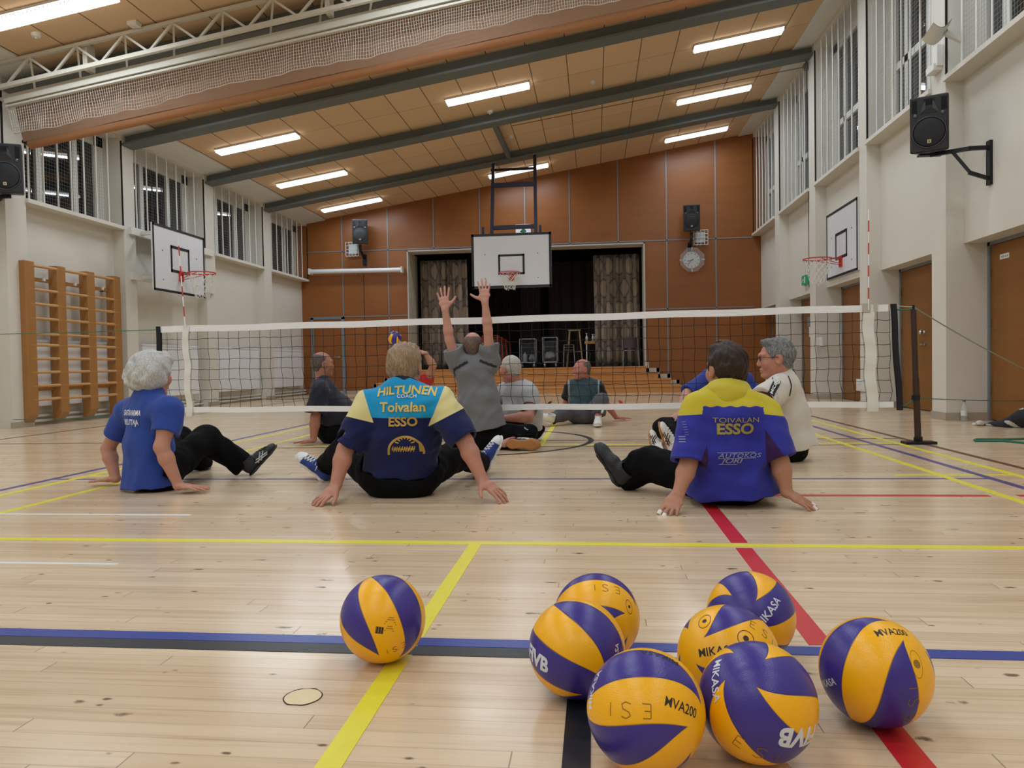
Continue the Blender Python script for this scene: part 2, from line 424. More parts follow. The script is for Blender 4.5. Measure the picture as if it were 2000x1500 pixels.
door(4, PIERS[3][1], PIERS[4][0], knob=None, seam=(15.3, 15.9))
door(5, PIERS[4][1], PIERS[5][0], knob=None)

# ---------------------------------------------------------------- far wall with the stage opening
OX0, OX1, OZ0, OZ1 = -4.84, 1.26, 0.62, 3.72
m = MB()
def wedge(m, x0, x1, z0, y0, y1):
    vs = []
    for y in (y0, y1): vs += [(x0, y, z0), (x1, y, z0), (x1, y, zc(x1)), (x0, y, zc(x0))]
    m.add(vs, [(0,1,2,3),(7,6,5,4),(0,4,5,1),(1,5,6,2),(2,6,7,3),(3,7,4,0)])
wedge(m, XL-0.6, OX0, 0, YF, YF+0.25); wedge(m, OX1, XR+0.9, 0, YF, YF+0.25); wedge(m, OX0, OX1, OZ1, YF, YF+0.25)
m.box((OX0, YF, 0), (OX1, YF+0.25, OZ0-0.03))
struct('wall_far', m, M_PANEL)
m = MB(); g = 0.016; y0 = YF-0.012
for x in (-6.62, -5.38, -4.15, -2.93, -0.60, 0.63, 1.84, 3.05, -1.75):
    z0 = 0.0 if (x < OX0 or x > OX1) else OZ1
    m.box((x-g, y0, z0), (x+g, YF+0.01, zc(x)-0.02))
for z in (3.79, 2.06):
    for a, b in (((XL, OX0), (OX1, XR)) if z < OZ1 else ((XL, XR),)): m.box((a, y0, z-0.014), (b, YF+0.01, z+0.014))
struct('trim_3', m, M_GREYTRIM)
m = MB(); m.box((-6.055, YF-0.008, 0.02), (-6.045, YF+0.01, 3.2)); struct('trim_4', m, M_BLACK)
m = MB(); t = 0.03
m.box((OX0-t, YF-0.025, OZ0), (OX0, YF+0.02, OZ1+t)); m.box((OX1, YF-0.025, OZ0), (OX1+t, YF+0.02, OZ1+t)); m.box((OX0-t, YF-0.025, OZ1), (OX1+t, YF+0.02, OZ1+t))
struct('trim_5', m, mat('pale_trim', '#b9bab8', 0.5))
m = MB(); D = YF+1.0                       # pale reveal of the opening
m.box((OX0-0.3, YF+0.25, OZ0), (OX0, D, OZ1)); m.box((OX1, YF+0.25, OZ0), (OX1+0.3, D, OZ1)); m.box((OX0-0.3, YF+0.25, OZ1), (OX1+0.3, YF+0.5, OZ1+0.3))
m.box((OX0, YF+0.001, OZ0), (OX0+0.008, D, OZ1)); m.box((OX1-0.008, YF+0.001, OZ0), (OX1, YF+0.3, OZ1)); m.box((OX0, YF+0.001, OZ1-0.008), (OX1, YF+0.5, OZ1))
struct('trim_6', m, mat('reveal_paint', '#cfc8b4', 0.7))
# double door leaf low on the far wall, left
dd = struct('door_6', MB().box((-7.52, YF-0.03, 0), (-7.45, YF+0.01, 2.05)).box((-6.68, YF-0.03, 0), (-6.60, YF+0.01, 2.05)).box((-7.52, YF-0.03, 2.0), (-6.6, YF+0.01, 2.05)), mat('blue_grey_frame', '#73808a', 0.5))
h = MB(); h.lathe([(0, 0), (0.03, 0), (0.03, 0.02), (0, 0.02)], (-6.76, YF-0.002, 1.0), 12, (0, -1, 0)); h.bar((-6.76, YF-0.04, 1.0), (-6.9, YF-0.04, 1.0), 0.02); h.bar((-6.76, YF-0.04, 1.0), (-6.76, YF, 1.0), 0.02)
struct('door_handle', h, M_STEEL, dd)
m = MB(); m.box((XL, YF-0.02, 0), (OX0-0.8, YF, 0.09)); m.box((2.05, YF-0.02, 0), (XR, YF, 0.09))
struct('baseboard_far', m, M_BASE)

# stage box behind the opening
m = MB(); m.box((OX0-3, YF+0.25, OZ0-0.12), (OX1+3, 25.4, OZ0))
struct('stage_floor', m, mat('stage_boards', '#4a3524', 0.5))
m = MB(); m.box((OX0-3, 25.0, OZ0), (OX1+3, 25.3, 5.2)); m.box((OX0-3.2, YF+0.25, OZ0), (OX0-3, 25.3, 5.2)); m.box((OX1+3, YF+0.25, OZ0), (OX1+3.2, 25.3, 5.2)); m.box((OX0-3, YF+0.25, 4.6), (OX1+3, 25.3, 4.8))
m.box((OX0-3, YF+0.26, OZ0), (OX0-0.3, YF+0.4, 4.6)); m.box((OX1+0.3, YF+0.26, OZ0), (OX1+3, YF+0.4, 4.6)); m.box((OX0-3, YF+0.5, OZ1+0.05), (OX1+3, YF+0.6, 4.6))
struct('wall_stage', m, M_DARKCLOTH)
# dark hanging flats inside
m = MB()
for x0, x1, y in ((-1.4, 0.1, 23.2), (-3.3, -2.3, 23.8), (-2.2, -1.6, 22.6)):
    m.grid(lambda u, v, x0=x0, x1=x1, y=y: (x0+(x1-x0)*u, y+0.05*math.sin(u*26), OZ0+(3.2)*v), 40, 1)
struct('stage_backcloth', m, M_DARKCLOTH)

# ---------------------------------------------------------------- stage steps: a stepped platform, four tiers
st = thing('stage_steps', (-1.8, 18.0, 0), 'four wooden steps running along the front of the stage', 'steps')
xs0 = [-5.75, -5.45, -5.15, -4.88]; xs1 = [2.03, 1.80, 1.53, 1.26]
for k in range(4):
    z0, z1 = 0.155*k, 0.155*(k+1); yy = 18.05+0.34*k
    mm = MB(); mm.box((xs0[k], yy, z0), (xs1[k], YF-0.03, z1-0.03)); link('riser', mm, M_STEP, st)
    mm = MB(); mm.box((xs0[k]-0.01, yy-0.03, z1-0.03), (xs1[k]+0.01, YF-0.03, z1)); link('tread', mm, M_STEP, st, bevel=0.006)
m = MB(); ya, yb_ = YF-0.026, YF-0.001
for k in range(4):                      # pale skirting climbs the wall beside the steps
    z0, z1 = 0.155*k, 0.155*(k+1)
    xr = xs1[k-1] if k else xs1[0]+0.45; xl = xs0[k-1] if k else xs0[0]-0.45
    m.box((xs1[k], ya, z0), (xr+0.09, yb_, z0+0.10)); m.box((xs1[k]+0.012, ya, z0), (xs1[k]+0.10, yb_, z1+0.10))
    m.box((xl-0.09, ya, z0), (xs0[k], yb_, z0+0.10)); m.box((xs0[k]-0.10, ya, z0), (xs0[k]-0.012, yb_, z1+0.10))
struct('trim_7', m, mat('pale_skirting', '#c9c3b4', 0.6))

# ---------------------------------------------------------------- court lines (painted strips)
LINE = {'yellow': mat('line_yellow', '#e3d83a', 0.35, noise=0.06, nscale=30), 'blue': mat('line_blue', '#2b3f96', 0.3), 'purple': mat('line_purple', '#4d4a86', 0.32),
        'red': mat('line_red', '#c4262b', 0.35), 'brown': mat('line_brown', '#5e3b28', 0.4), 'black': mat('line_black', '#1d2126', 0.35, noise=0.15, nscale=6), 'white': mat('line_white', '#dcdedf', 0.5)}
_lz = [0.0008]
def strip(col, x0, x1, y0, y1):
    _lz[0] += 0.00003
    z = _lz[0]
    m = MB(); m.box((x0, y0, 0.0), (x1, y1, z)); return struct('floor_marking', m, LINE[col])
w_ = 0.025
def lat(col, y, x0, x1, w=w_): return strip(col, x0, x1, y-w, y+w)
def lon(col, x, y0, y1, w=w_): return strip(col, x-w, x+w, y0, y1)
lat('purple', 4.74, -3.68, 2.33, 0.02); lat('brown', 7.11, -8, -3.8, 0.02); lat('brown', 7.11, -3.0, 2.7, 0.02); lat('brown', 6.60, -3.0, 2.7, 0.018)
lat('yellow', 6.73, -2.9, 2.5); lat('yellow', 4.89, 1.83, 2.53, 0.02); lat('yellow', 4.89, -3.53, -3.0, 0.02)
lon('purple', -3.69, 2.0, 17.5); lon('purple', 2.33, 1.0, 17.5); lon('yellow', -3.53, 1.5, 17); lon('yellow', -3.09, 1.2, 17); lon('yellow', 2.54, 0.5, 17); lon('yellow', 2.10, 0.5, 17)
lon('brown', 2.73, 0.5, 17); lon('brown', -6.5, 3, 17)
lat('red', 4.16, 0.53, 2.03); lat('red', 4.16, 2.17, 4.2)
lon('red', 0.562, 0.2, 1.895, 0.03); lon('red', 0.562, 1.975, 2.985, 0.031); lon('red', 0.562, 3.075, 4.18, 0.033)
lat('yellow', 3.03, -6.5, 3.9); lon('yellow', -0.495, 0.2, 3.03); lon('yellow', -0.495, 6.73, 9.4)
lat('black', 1.872, -5, -0.02, 0.03); lon('black', -0.045, 0.2, 1.87, 0.026)
lat('blue', 1.933, -5, 3.9, 0.028)
lat('white', 3.565, -3.09, -2.03, 0.012); lat('white', 2.645, -2.9, -1.8, 0.011)
lon('red', 0.47, 11.7, 12.2, 0.03); lon('red', 0.45, 13.4, 14.4, 0.03); lon('black', -0.85, 13.0, 14.4, 0.03)
m = MB(); vs = []; N = 120; c0 = (-1.24, 7.09); r0, r1 = 1.165, 1.215
for i in range(N):
    t = 2*PI*i/N
    for r in (r0, r1): vs.append((c0[0]+r*math.cos(t), c0[1]+r*math.sin(t), 0.0022))
m.add(vs, [(2*i, 2*i+1, 2*((i+1) % N)+1, 2*((i+1) % N)) for i in range(N)])
struct('floor_marking', m, LINE['black'])
# round inlay in the floor
m = MB(); m.lathe([(0.0, 0.0012), (0.040, 0.0012), (0.040, 0)], (-0.655, 1.59, 0), 40)
pl = struct('floor_plug', m, mat('inlay_pine', '#e2d0a4', 0.4, noise=0.1, nscale=20))
m = MB(); m.tube([(-0.655+0.042*math.cos(t*2*PI/40), 1.59+0.042*math.sin(t*2*PI/40)*(1+0.05*math.sin(t)), 0.0006) for t in range(40)], 0.0012, 4, closed=True)
struct('plug_ring', m, M_BLACK, pl)
# ================================================================ CEILING LAMPS
M_LAMPBODY = mat('lamp_body', '#d8d8d6', 0.5)
M_TUBE = mat('lamp_glass', '#f4f4f2', 0.4, emit='#fffaf4', estr=4.0)
M_TUBE.cycles.emission_sampling = 'NONE'
def lamp(x0, x1, y, label):
    z0, z1 = zc(x0), zc(x1); d = nrm([x1-x0, 0, z1-z0]); up = np.array([-d[2], 0, d[0]])
    c = np.array([(x0+x1)/2, y, (z0+z1)/2-0.045]); L = np.linalg.norm([x1-x0, z1-z0])
    t = thing('ceiling_light', c, label, 'lamp', 'tube lights on the sloping ceiling')
    b = MB(); b.obox(c+up*0.024, d*L/2, (0, 0.112, 0), up*0.016); link('housing', b, M_LAMPBODY, t)
    g = MB(); g.obox(c-up*0.012, d*(L/2-0.006), (0, 0.112, 0), up*0.020); link('diffuser', g, M_TUBE, t)
    s = MB(); n_ = 30
    for k in range(n_+1):
        q = c-up*0.020+d*(-(L/2-0.01)+(L-0.02)*k/n_); s.obox(q, d*0.004, (0, 0.116, 0), up*0.016)
    link('louvre', s, M_LAMPBODY, t)
    li = bpy.data.lights.new('tube_light', 'AREA'); li.shape = 'RECTANGLE'; li.size = L-0.03; li.size_y = 0.20; li.energy = LAMP_POWER; li.color = (0.75, 0.88, 1.0)
    lo = bpy.data.objects.new('tube_light', li); COL.objects.link(lo); lo.parent = t
    q = Matrix((tuple(d), (0, 1, 0), tuple(up))).transposed().to_4x4(); lo.matrix_local = Matrix.Translation(Vector(-up*0.041))@q
    return t
for xi, (xa, xb, nm) in enumerate(((-6.76, -5.24, 'low left'), (-2.53, -1.06, 'middle'), (1.73, 3.19, 'high right'))):
    for y, nm2 in ((18.42, 'nearest the far wall'), (15.76, 'in the second bay from the far wall'), (13.13, 'in the third bay from the far wall'), (10.5, 'hidden behind the divider curtain'), (7.93, 'in front of the truss'), (5.3, ''), (2.7, ''), (0.1, ''), (-2.5, ''), (-4.8, '')):
        if nm == 'middle' and y == 15.76: continue      # that place is taken by the strut of the hoop
        lab = '%s tube light %s' % ({'low left': 'left row', 'middle': 'middle row', 'high right': 'right row'}[nm], nm2 or 'behind the camera')
        lamp(xa, xb, y, lab)
# ================================================================ THINGS ON WALLS AND CEILING
M_BLK = mat('black_plastic', '#17181b', 0.5, bump=0.1, bscale=500)
M_BLKM = mat('black_metal', '#15151a', 0.45, metal=0.3)
M_GRILLE = mat('speaker_grille', '#1b1c20', 0.7, bump=0.3, bscale=900)
M_BADGE = mat('pale_badge', '#c8b48c', 0.4)
M_REDM = mat('red_rim_paint', '#c23328', 0.4)
M_BOARD = mat('white_backboard', '#dedfe2', 0.35)
M_NAVY = mat('navy_steel', '#23243c', 0.45, metal=0.2)
M_CORD = mat('white_net_cord', '#e4e2da', 0.8)
M_PINEBAR = mat('varnished_pine', '#a0703c', 0.4, noise=0.12, nscale=4, stretch=(8, 8, 0.8))
M_PINER = mat('varnished_rung', '#c0915a', 0.35, noise=0.08, nscale=6)

# ---- basketball boards
def hoop(name, label, O, R, N, W, H, rim_z, frame, sq=(0.59, 0.45), bt=0.04, rd=0.16, thick=0.03, netgap=0.0, nlen=0.40):
    """O: centre of the board face, R: along the board, N: out of the face"""
    O = np.array(O, float); R = nrm(R); N = nrm(N); U = np.array([0, 0, 1.0])
    t = thing(name, O, label, 'basketball hoop')
    b = MB(); b.obox(O-N*thick/2, R*W/2, N*thick/2, U*H/2); link('backboard', b, M_BOARD, t, bevel=0.004)
    k = MB()
    for s in (-1, 1):
        k.obox(O+R*s*(W/2-bt/2)+N*0.002, R*bt/2, N*0.003, U*H/2); k.obox(O+U*s*(H/2-bt/2)+N*0.002, R*W/2, N*0.003, U*bt/2)
    link('border_line', k, M_BLK, t)
    k = MB(); zc_ = rim_z+0.0+sq[1]/2-O[2]; lw = 0.045
    for s in (-1, 1):
        k.obox(O+U*zc_+R*s*(sq[0]/2-lw/2)+N*0.003, R*lw/2, N*0.003, U*sq[1]/2); k.obox(O+U*(zc_+s*(sq[1]/2-lw/2))+N*0.003, R*sq[0]/2, N*0.003, U*lw/2)
    link('target_square', k, M_BLK, t)
    for i in (-1, 1):
        for j in (-0.32, 0.12): link('bolt', MB().lathe([(0, 0), (0.012, 0), (0.012, 0.006), (0, 0.008)], O+R*i*W*0.33+U*j*H, 8, N), M_BEAM, t)
    C = O*1.0; C[2] = rim_z; rr = 0.225; C = C+N*(rd+rr)
    rim = MB(); rim.tube([C+rr*(math.cos(q)*R+math.sin(q)*N) for q in [2*PI*i/40 for i in range(40)]], 0.010, 8, closed=True)
    rim.obox(np.array([O[0], O[1], rim_z-0.05])+N*0.012, R*0.06, N*0.012, U*0.09)
    rim.obox(np.array([O[0], O[1], rim_z+0.0])+N*rd/2, R*0.05, N*rd/2, U*0.008)
    for s in (-1, 1): rim.tube([np.array([O[0], O[1], rim_z-0.10])+N*0.02+R*s*0.045, C+R*s*rr*0.75-N*0.02-U*0.012], 0.006, 6)
    hooks = rim
    for i in range(12):
        q = 2*PI*i/12+0.1; p = C+rr*(math.cos(q)*R+math.sin(q)*N); hooks.tube([p, p-U*0.028, p-U*0.03-0.012*(math.cos(q)*R+math.sin(q)*N)], 0.004, 5)
    link('rim', rim, M_REDM, t, auto=0.7)
    net = MB(); rows = 6
    def np_(i, j):
        a = 2*PI*(i+0.5*(j % 2))/12+0.1; f = j/rows; r = rr*(1-0.52*f**0.8)
        wob = 0.012*math.sin(i*2.3+j*1.1)*f
        return C+(r+wob)*(math.cos(a)*R+math.sin(a)*N)-U*(0.03+(nlen-0.03)*f+0.015*math.sin(i*1.9+j)*f)
    for j in range(rows):
        for i in range(12):
            net.tube([np_(i, j), np_(i, j+1)], 0.0042, 4, caps=False)
            net.tube([np_(i, j), np_(i-1 if j % 2 == 0 else i+1, j+1)], 0.0042, 4, caps=False)
    link('hoop_net', net, M_CORD, t)
    if frame:
        for nm, mb_, mt in frame: link(nm, mb_, mt, t, bevel=0.0)
    return t
# the one hung from the ceiling at the far end
BY = 16.72
f1 = []
for xb, xt in ((-2.26, -2.20), (-1.27, -1.27)):
    mb_ = MB(); mb_.bar((xb, BY+0.06, 3.55), (xt, BY+0.14, zc(xt)-0.19), 0.07); f1.append(('hanging_post', mb_, M_NAVY))
for z, th in ((3.78, 0.09), (4.72, 0.10), (5.06, 0.05)):
    mb_ = MB(); mb_.bar((-2.25, BY+0.08, z), (-1.27, BY+0.08, z), 0.05, th); f1.append(('cross_bar', mb_, M_NAVY))
for x in (-2.45, -1.17):
    mb_ = MB(); mb_.box((x-0.025, BY+0.03, 3.45), (x+0.025, BY+0.08, 3.80)); f1.append(('board_bracket', mb_, M_NAVY))
for x in (-2.26, -1.27): f1.append(('board_frame', MB().box((x-0.04, BY+0.03, 2.6), (x+0.04, BY+0.08, 3.6)), M_NAVY))
hoop('basketball_hoop', 'basketball hoop hung from the ceiling before the stage opening', (-1.82, BY, 3.03), (1, 0, 0), (0, -1, 0), 1.79, 1.21, 2.72, f1, thick=0.03, nlen=0.37, bt=0.055)
hoop_sign = MB(); hoop_sign.box((-1.14, BY-0.0315, 2.455), (-1.02, BY-0.031, 2.48))
# left wall board on white arms
f2 = []
for z in (3.03, 2.29):
    mb_ = MB(); mb_.box((XL-0.02, 11.66, z-0.06), (XL+0.05, 14.34, z+0.06)); f2.append(('mounting_beam', mb_, M_WHITE))
for yy in (11.95, 12.95):
    for z in (3.03, 2.29):
        mb_ = MB(); mb_.box((XL+0.04, yy-0.03, z-0.03), (-7.13, yy+0.03, z+0.03)); f2.append(('support_arm', mb_, M_WHITE))
hoop('basketball_hoop', 'basketball hoop on white beams on the left wall under windows', (-7.10, 12.37, 2.585), (0, -1, 0), (1, 0, 0), 1.62, 1.10, 2.39, f2, nlen=0.42)
# right wall board, screwed flat on the recessed panel
hoop('basketball_hoop', 'basketball hoop on the right wall above a door, half behind a pier', (4.11, 13.17, 2.68), (0, 1, 0), (-1, 0, 0), 1.58, 1.14, 2.40, None, nlen=0.42)

# ---- loudspeakers
def speaker(O, fwd, sc, label, bracket, tilt=0.0, lab2=None):
    """O: centre of the box, fwd: horizontal facing"""
    F = nrm(fwd); F = nrm(F+np.array([0, 0, -tilt])); R = nrm(np.cross(F, [0, 0, 1])); U = np.cross(R, F)
    O = np.array(O, float); Wd, Ht, Dp = 0.42*sc, 0.66*sc, 0.36*sc
    P = lambda r, u, f: O+R*r+U*u+F*f
    t = thing('loudspeaker', O, label, 'loudspeaker')
    b = MB()
    vs = [P(s*Wd/2*(1 if f > 0 else 0.62), u*Ht/2*(1 if f > 0 else 0.92), f*Dp/2) for f in (-1, 1) for u in (-1, 1) for s in (-1, 1)]
    b.add(vs, [(0,1,3,2),(4,6,7,5),(0,4,5,1),(1,5,7,3),(3,7,6,2),(2,6,4,0)])
    link('cabinet', b, M_BLK, t, bevel=0.018*sc)
    g = MB(); cz = -0.10*sc; rad = 0.175*sc
    g.lathe([(0, 0.018*sc), (rad*0.5, 0.016*sc), (rad*0.9, 0.009*sc), (rad, 0.0)], P(0, cz, Dp/2+0.001), 32, F); link('woofer_grille', g, M_GRILLE, t, smooth=True)
    g = MB(); g.tube([P(math.cos(q)*rad*1.03, cz+math.sin(q)*rad*1.03, Dp/2+0.004) for q in [2*PI*i/40 for i in range(40)]], 0.007*sc, 6, closed=True); link('woofer_ring', g, mat('grey_plastic', '#3a3c42', 0.4), t, smooth=True)
    h = MB(); zt = 0.205*sc
    h.add([P(-0.075*sc, zt+0.085*sc, Dp/2+0.002), P(0.075*sc, zt+0.085*sc, Dp/2+0.002), P(0.03*sc, zt+0.02*sc, Dp/2-0.03*sc), P(-0.03*sc, zt+0.02*sc, Dp/2-0.03*sc)], [(0, 1, 2, 3)])
    h.add([P(-0.095*sc, zt-0.085*sc, Dp/2+0.003), P(0.095*sc, zt-0.085*sc, Dp/2+0.003), P(0.03*sc, zt-0.03*sc, Dp/2+0.02*sc), P(-0.03*sc, zt-0.03*sc, Dp/2+0.02*sc)], [(0, 1, 2, 3)])
    for s in (-1, 1): h.add([P(s*0.04*sc, zt+0.085*sc, Dp/2+0.003), P(s*0.10*sc, zt-0.08*sc, Dp/2+0.003), P(s*0.035*sc, zt-0.03*sc, Dp/2+0.012*sc)], [(0, 1, 2)])
    link('horn', h, mat('horn_black', '#26272c', 0.35), t)
    pt = MB()
    for s in (-1, 1): pt.obox(P(s*0.155*sc, zt+0.01*sc, Dp/2+0.001), R*0.028*sc, F*0.003, U*0.075*sc)
    pt.obox(P(0, zt+0.05*sc, Dp/2+0.001), R*0.055*sc, F*0.0025, U*0.035*sc)
    link('bass_port', pt, mat('port_black', '#08080a', 0.9), t)
    pg = MB()
    for s in (-1, 1): pg.lathe([(0, 0.01*sc), (0.02*sc, 0.006*sc), (0.026*sc, 0)], P(s*0.145*sc, zt-0.095*sc, Dp/2+0.002), 12, F)
    link('corner_stud', pg, mat('stud_grey', '#55575f', 0.3, metal=0.4), t, smooth=True)
    bd = MB(); bd.obox(P(0.0, cz-rad*0.62, Dp/2+0.018*sc), R*0.02*sc, F*0.003, U*0.02*sc); link('badge', bd, M_BADGE, t)
    bm = MB(); bm.obox(P(0.0, cz-rad*0.62, Dp/2+0.0225*sc), R*0.007*sc, F*0.001, U*0.012*sc); link('badge_mark', bm, mat('badge_brown', '#5a4630', 0.5), t)
    br = MB(); bracket(br, P, sc); link('wall_bracket', br, M_BLKM, t)
    return t
def br_side_right(m, P, sc):
    p = P(0, -0.345*sc, -0.02); w_ = np.array([XR-0.02, p[1]-0.1, p[2]])
    m.bar(p+V(-0.12, 0, 0), p+V(0.12, 0, 0), 0.08, 0.02)
    m.bar(p, V(XR-0.01, 8.46, p[2]), 0.04); m.bar(p*0.45+V(XR-0.01, 8.46, p[2])*0.55, V(XR-0.01, 8.46, p[2]-0.26), 0.035)
    m.box((PXR-0.03, 8.42, 2.52), (PXR, 8.50, 2.98)); m.bar(V(XR-0.03, 8.46, p[2]), V(PXR, 8.46, p[2]), 0.04); m.bar(V(XR-0.03, 8.46, p[2]-0.25), V(PXR, 8.46, p[2]-0.33), 0.035)
a_ = A(1816, 246, 8.62)
speaker(a_, (-0.42, -0.9, 0), 0.88, 'black loudspeaker on a bracket on the right wall, in front of a pier', br_side_right, 0.10)
def br_left(m, P, sc):
    p = P(0, -0.345*sc, 0); m.bar(p, V(PXL, p[1], p[2]), 0.045); m.box((PXL, p[1]-0.05, p[2]-0.3), (PXL+0.03, p[1]+0.05, p[2]+0.1)); m.bar(p+V(-0.1, 0, 0), V(PXL+0.01, p[1], p[2]-0.25), 0.035)
a_ = A(17, 333, 8.78)
speaker(a_, (0.42, -0.9, 0), 0.92, 'black loudspeaker at the left edge, over the pier beside the wall bars', br_left, 0.06)
def br_far(m, P, sc):
    p = P(0, -0.345*sc, 0); m.bar(p, p+V(0, 0, -0.16), 0.06); m.bar(p+V(0, 0, -0.14), V(p[0], YF-0.02, p[2]-0.30), 0.05); m.box((p[0]-0.05, YF-0.03, p[2]-0.5), (p[0]+0.05, YF, p[2]-0.2))
speaker(A(703, 453, YF-0.42), (0.30, -0.95, 0), 0.94, 'grey loudspeaker high on the far wall, left of the stage opening', br_far, 0.14)
speaker(A(1350, 427, YF-0.40), (-0.06, -0.99, 0), 0.97, 'black loudspeaker on the far wall above the round clock', br_far, 0.06)

# ---- clock behind a guard of clear plastic
O = A(1351, 508, YF-0.05); t = thing('wall_clock', O, 'round white clock behind a clear guard on the far wall', 'clock')
m = MB(); m.lathe([(0.215, -0.05), (0.215, 0.0), (0.205, 0.006), (0.2, 0.0)], O, 48, (0, -1, 0), cap1=False); link('clock_case', m, M_STEEL, t, auto=0.6)
m = MB(); m.lathe([(0, 0.0), (0.2, 0.0)], O+V(0, -0.001, 0), 48, (0, -1, 0), cap1=False); link('dial', m, M_BOARD, t)
m = MB()
for k in range(12):
    q = 2*PI*k/12; d = V(math.sin(q), 0, math.cos(q)); s_ = V(math.cos(q), 0, -math.sin(q)); m.obox(O+d*0.165+V(0, -0.004, 0), s_*0.007, V(0, 0.002, 0), d*0.02)
link('hour_mark', m, M_BLK, t)
for nm, q, L, wd in (('hour_hand', math.radians(256), 0.11, 0.010), ('minute_hand', math.radians(221), 0.155, 0.007)):
    m = MB(); d = V(math.sin(q), 0, math.cos(q)); s_ = V(math.cos(q), 0, -math.sin(q)); m.obox(O+d*(L/2-0.02)+V(0, -0.008, 0), s_*wd, V(0, 0.002, 0), d*(L/2+0.02)); link(nm, m, M_BLK, t)
g = mat('clear_guard', '#cfd2d4', 0.1, alpha=0.16)
m = MB(); m.prism([O+V(math.cos(PI/8+k*PI/4)*0.32, -0.10, math.sin(PI/8+k*PI/4)*0.32) for k in range(8)], V(0, -0.006, 0)); link('clear_guard', m, g, t)
for k in range(4):
    q = PI/2*k; m = MB(); m.bar(O+V(math.cos(q)*0.235, -0.05, math.sin(q)*0.235), O+V(math.cos(q)*0.30, -0.11, math.sin(q)*0.30), 0.022); link('guard_peg', m, M_WHITE, t)

# ---- caged lamps on the far wall
M_CAGE = mat('white_wire', '#d4d3ce', 0.5)
for px, s, lab in ((690, 1, 'white caged lamp on the far wall below the grey loudspeaker'), (1368, -1, 'white caged lamp on the far wall between loudspeaker and clock')):
    O = A(px, 487 if s > 0 else 464, YF-0.1); t = thing('caged_lamp', O, lab, 'lamp')
    m = MB(); m.box((O[0]-0.12, YF-0.12, O[2]-0.13), (O[0]+0.12, YF, O[2]+0.13)); link('lamp_body', m, mat('grey_lens', '#c9cdd2', 0.3), t, bevel=0.01)
    m = MB(); y = YF-0.2; x0, x1, z0, z1 = O[0]-0.17, O[0]+0.17, O[2]-0.19, O[2]+0.17
    m.tube([(x0, y, z0), (x1, y, z0), (x1, y, z1), (x0, y, z1)], 0.012, 6, closed=True)
    for k in range(5):
        x = x0+(x1-x0)*k/4; z = z0+(z1-z0)*k/4
        m.tube([(x, YF-0.01, z0), (x, y, z0), (x, y, z1), (x, YF-0.01, z1)], 0.008, 5)
        m.tube([(x0, YF-0.01, z), (x0, y, z), (x1, y, z), (x1, YF-0.01, z)], 0.008, 5)
    link('wire_cage', m, M_CAGE, t)
# ---- projection screen, rolled up
a_, b_ = A(605, 531, YF-0.14), A(785, 527, YF-0.14); t = thing('projection_screen', (a_+b_)/2, 'white rolled-up projection screen tube on the far wall, left of the stage', 'projection screen')
m = MB(); m.tube([a_, b_], 0.062, 16); link('screen_tube', m, M_BOARD, t, auto=0.7)
for q in (a_, b_):
    m = MB(); m.box((q[0]-0.02, q[1]-0.075, q[2]-0.075), (q[0]+0.02, YF, q[2]+0.08)); link('end_bracket', m, M_WHITE, t)
m = MB(); m.tube([(a_+b_)/2+V(0, 0, -0.06), (a_+b_)/2+V(0, 0, -0.11)], 0.008, 6); link('pull_tab', m, M_GREYTRIM, t)
# ---- white board with a green emblem of leaves above the stage opening
O = A(1022, 453, YF-0.02); t = thing('emblem_board', O, 'square white board with green tree emblem above the hanging backboard', 'sign')
h_ = 0.195; m = MB(); m.box((O[0]-h_, YF-0.03, O[2]-h_-0.08), (O[0]+h_, YF-0.004, O[2]+h_)); link('board', m, M_BOARD, t)
m = MB(); y = YF-0.031
def leafpoly(pts): m.add([(O[0]+x*h_, y, O[2]+z*h_) for x, z in pts], [tuple(range(len(pts)))])
leafpoly([(0, 0.82), (0.12, 0.62), (0.2, 0.55), (0.22, 0.35), (0.42, 0.08), (0.36, -0.05), (0.1, -0.1), (-0.1, -0.1), (-0.36, -0.05), (-0.42, 0.06), (-0.2, 0.3), (-0.1, 0.5), (-0.08, 0.65)])
for s in (-1, 1): leafpoly([(s*(0.55+0.38*math.cos(q)), -0.42+0.2*math.sin(q)) for q in [2*PI*i/16 for i in range(16)]])
leafpoly([(0, -0.12), (0.08, -0.35), (0.2, -0.6), (0, -0.5), (-0.2, -0.6), (-0.08, -0.35)])
link('emblem', m, mat('emblem_green', '#1f5f45', 0.5), t)

# ---- wall bars
t = thing('wall_bars', (-7.5, 10.2, 0), 'varnished pine wall bars fixed to the left wall between piers', 'wall bars')
ups = [9.33, 9.93, 10.56, 11.18]
for y in ups:
    m = MB(); pr = [(-7.62, y-0.085, 2.22), (-7.48, y-0.085, 2.22), (-7.48, y-0.085, 0.16), (-7.56, y-0.085, 0.05), (-7.62, y-0.085, 0.05)]
    m.prism(pr, V(0, 0.17, 0)); link('upright', m, M_PINEBAR, t, bevel=0.008)
rz = [2.17, 1.85, 1.655, 1.46, 1.25, 1.10, 0.915, 0.73, 0.545, 0.36]
for z in rz:
    for i in range(3):
        m = MB(); m.tube([(-7.50, ups[i]-0.02, z), (-7.50, ups[i+1]+0.02, z)], 0.021, 10); link('rung', m, M_PINER, t, auto=0.8)
for y in (9.7, 10.33, 10.95):
    m = MB(); m.box((PXL, y-0.02, 1.45), (PXL+0.03, y+0.02, 2.02)); m.box((PXL, y-0.02, 1.99), (-7.56, y+0.02, 2.03)); link('wall_bracket', m, M_WHITE, t)
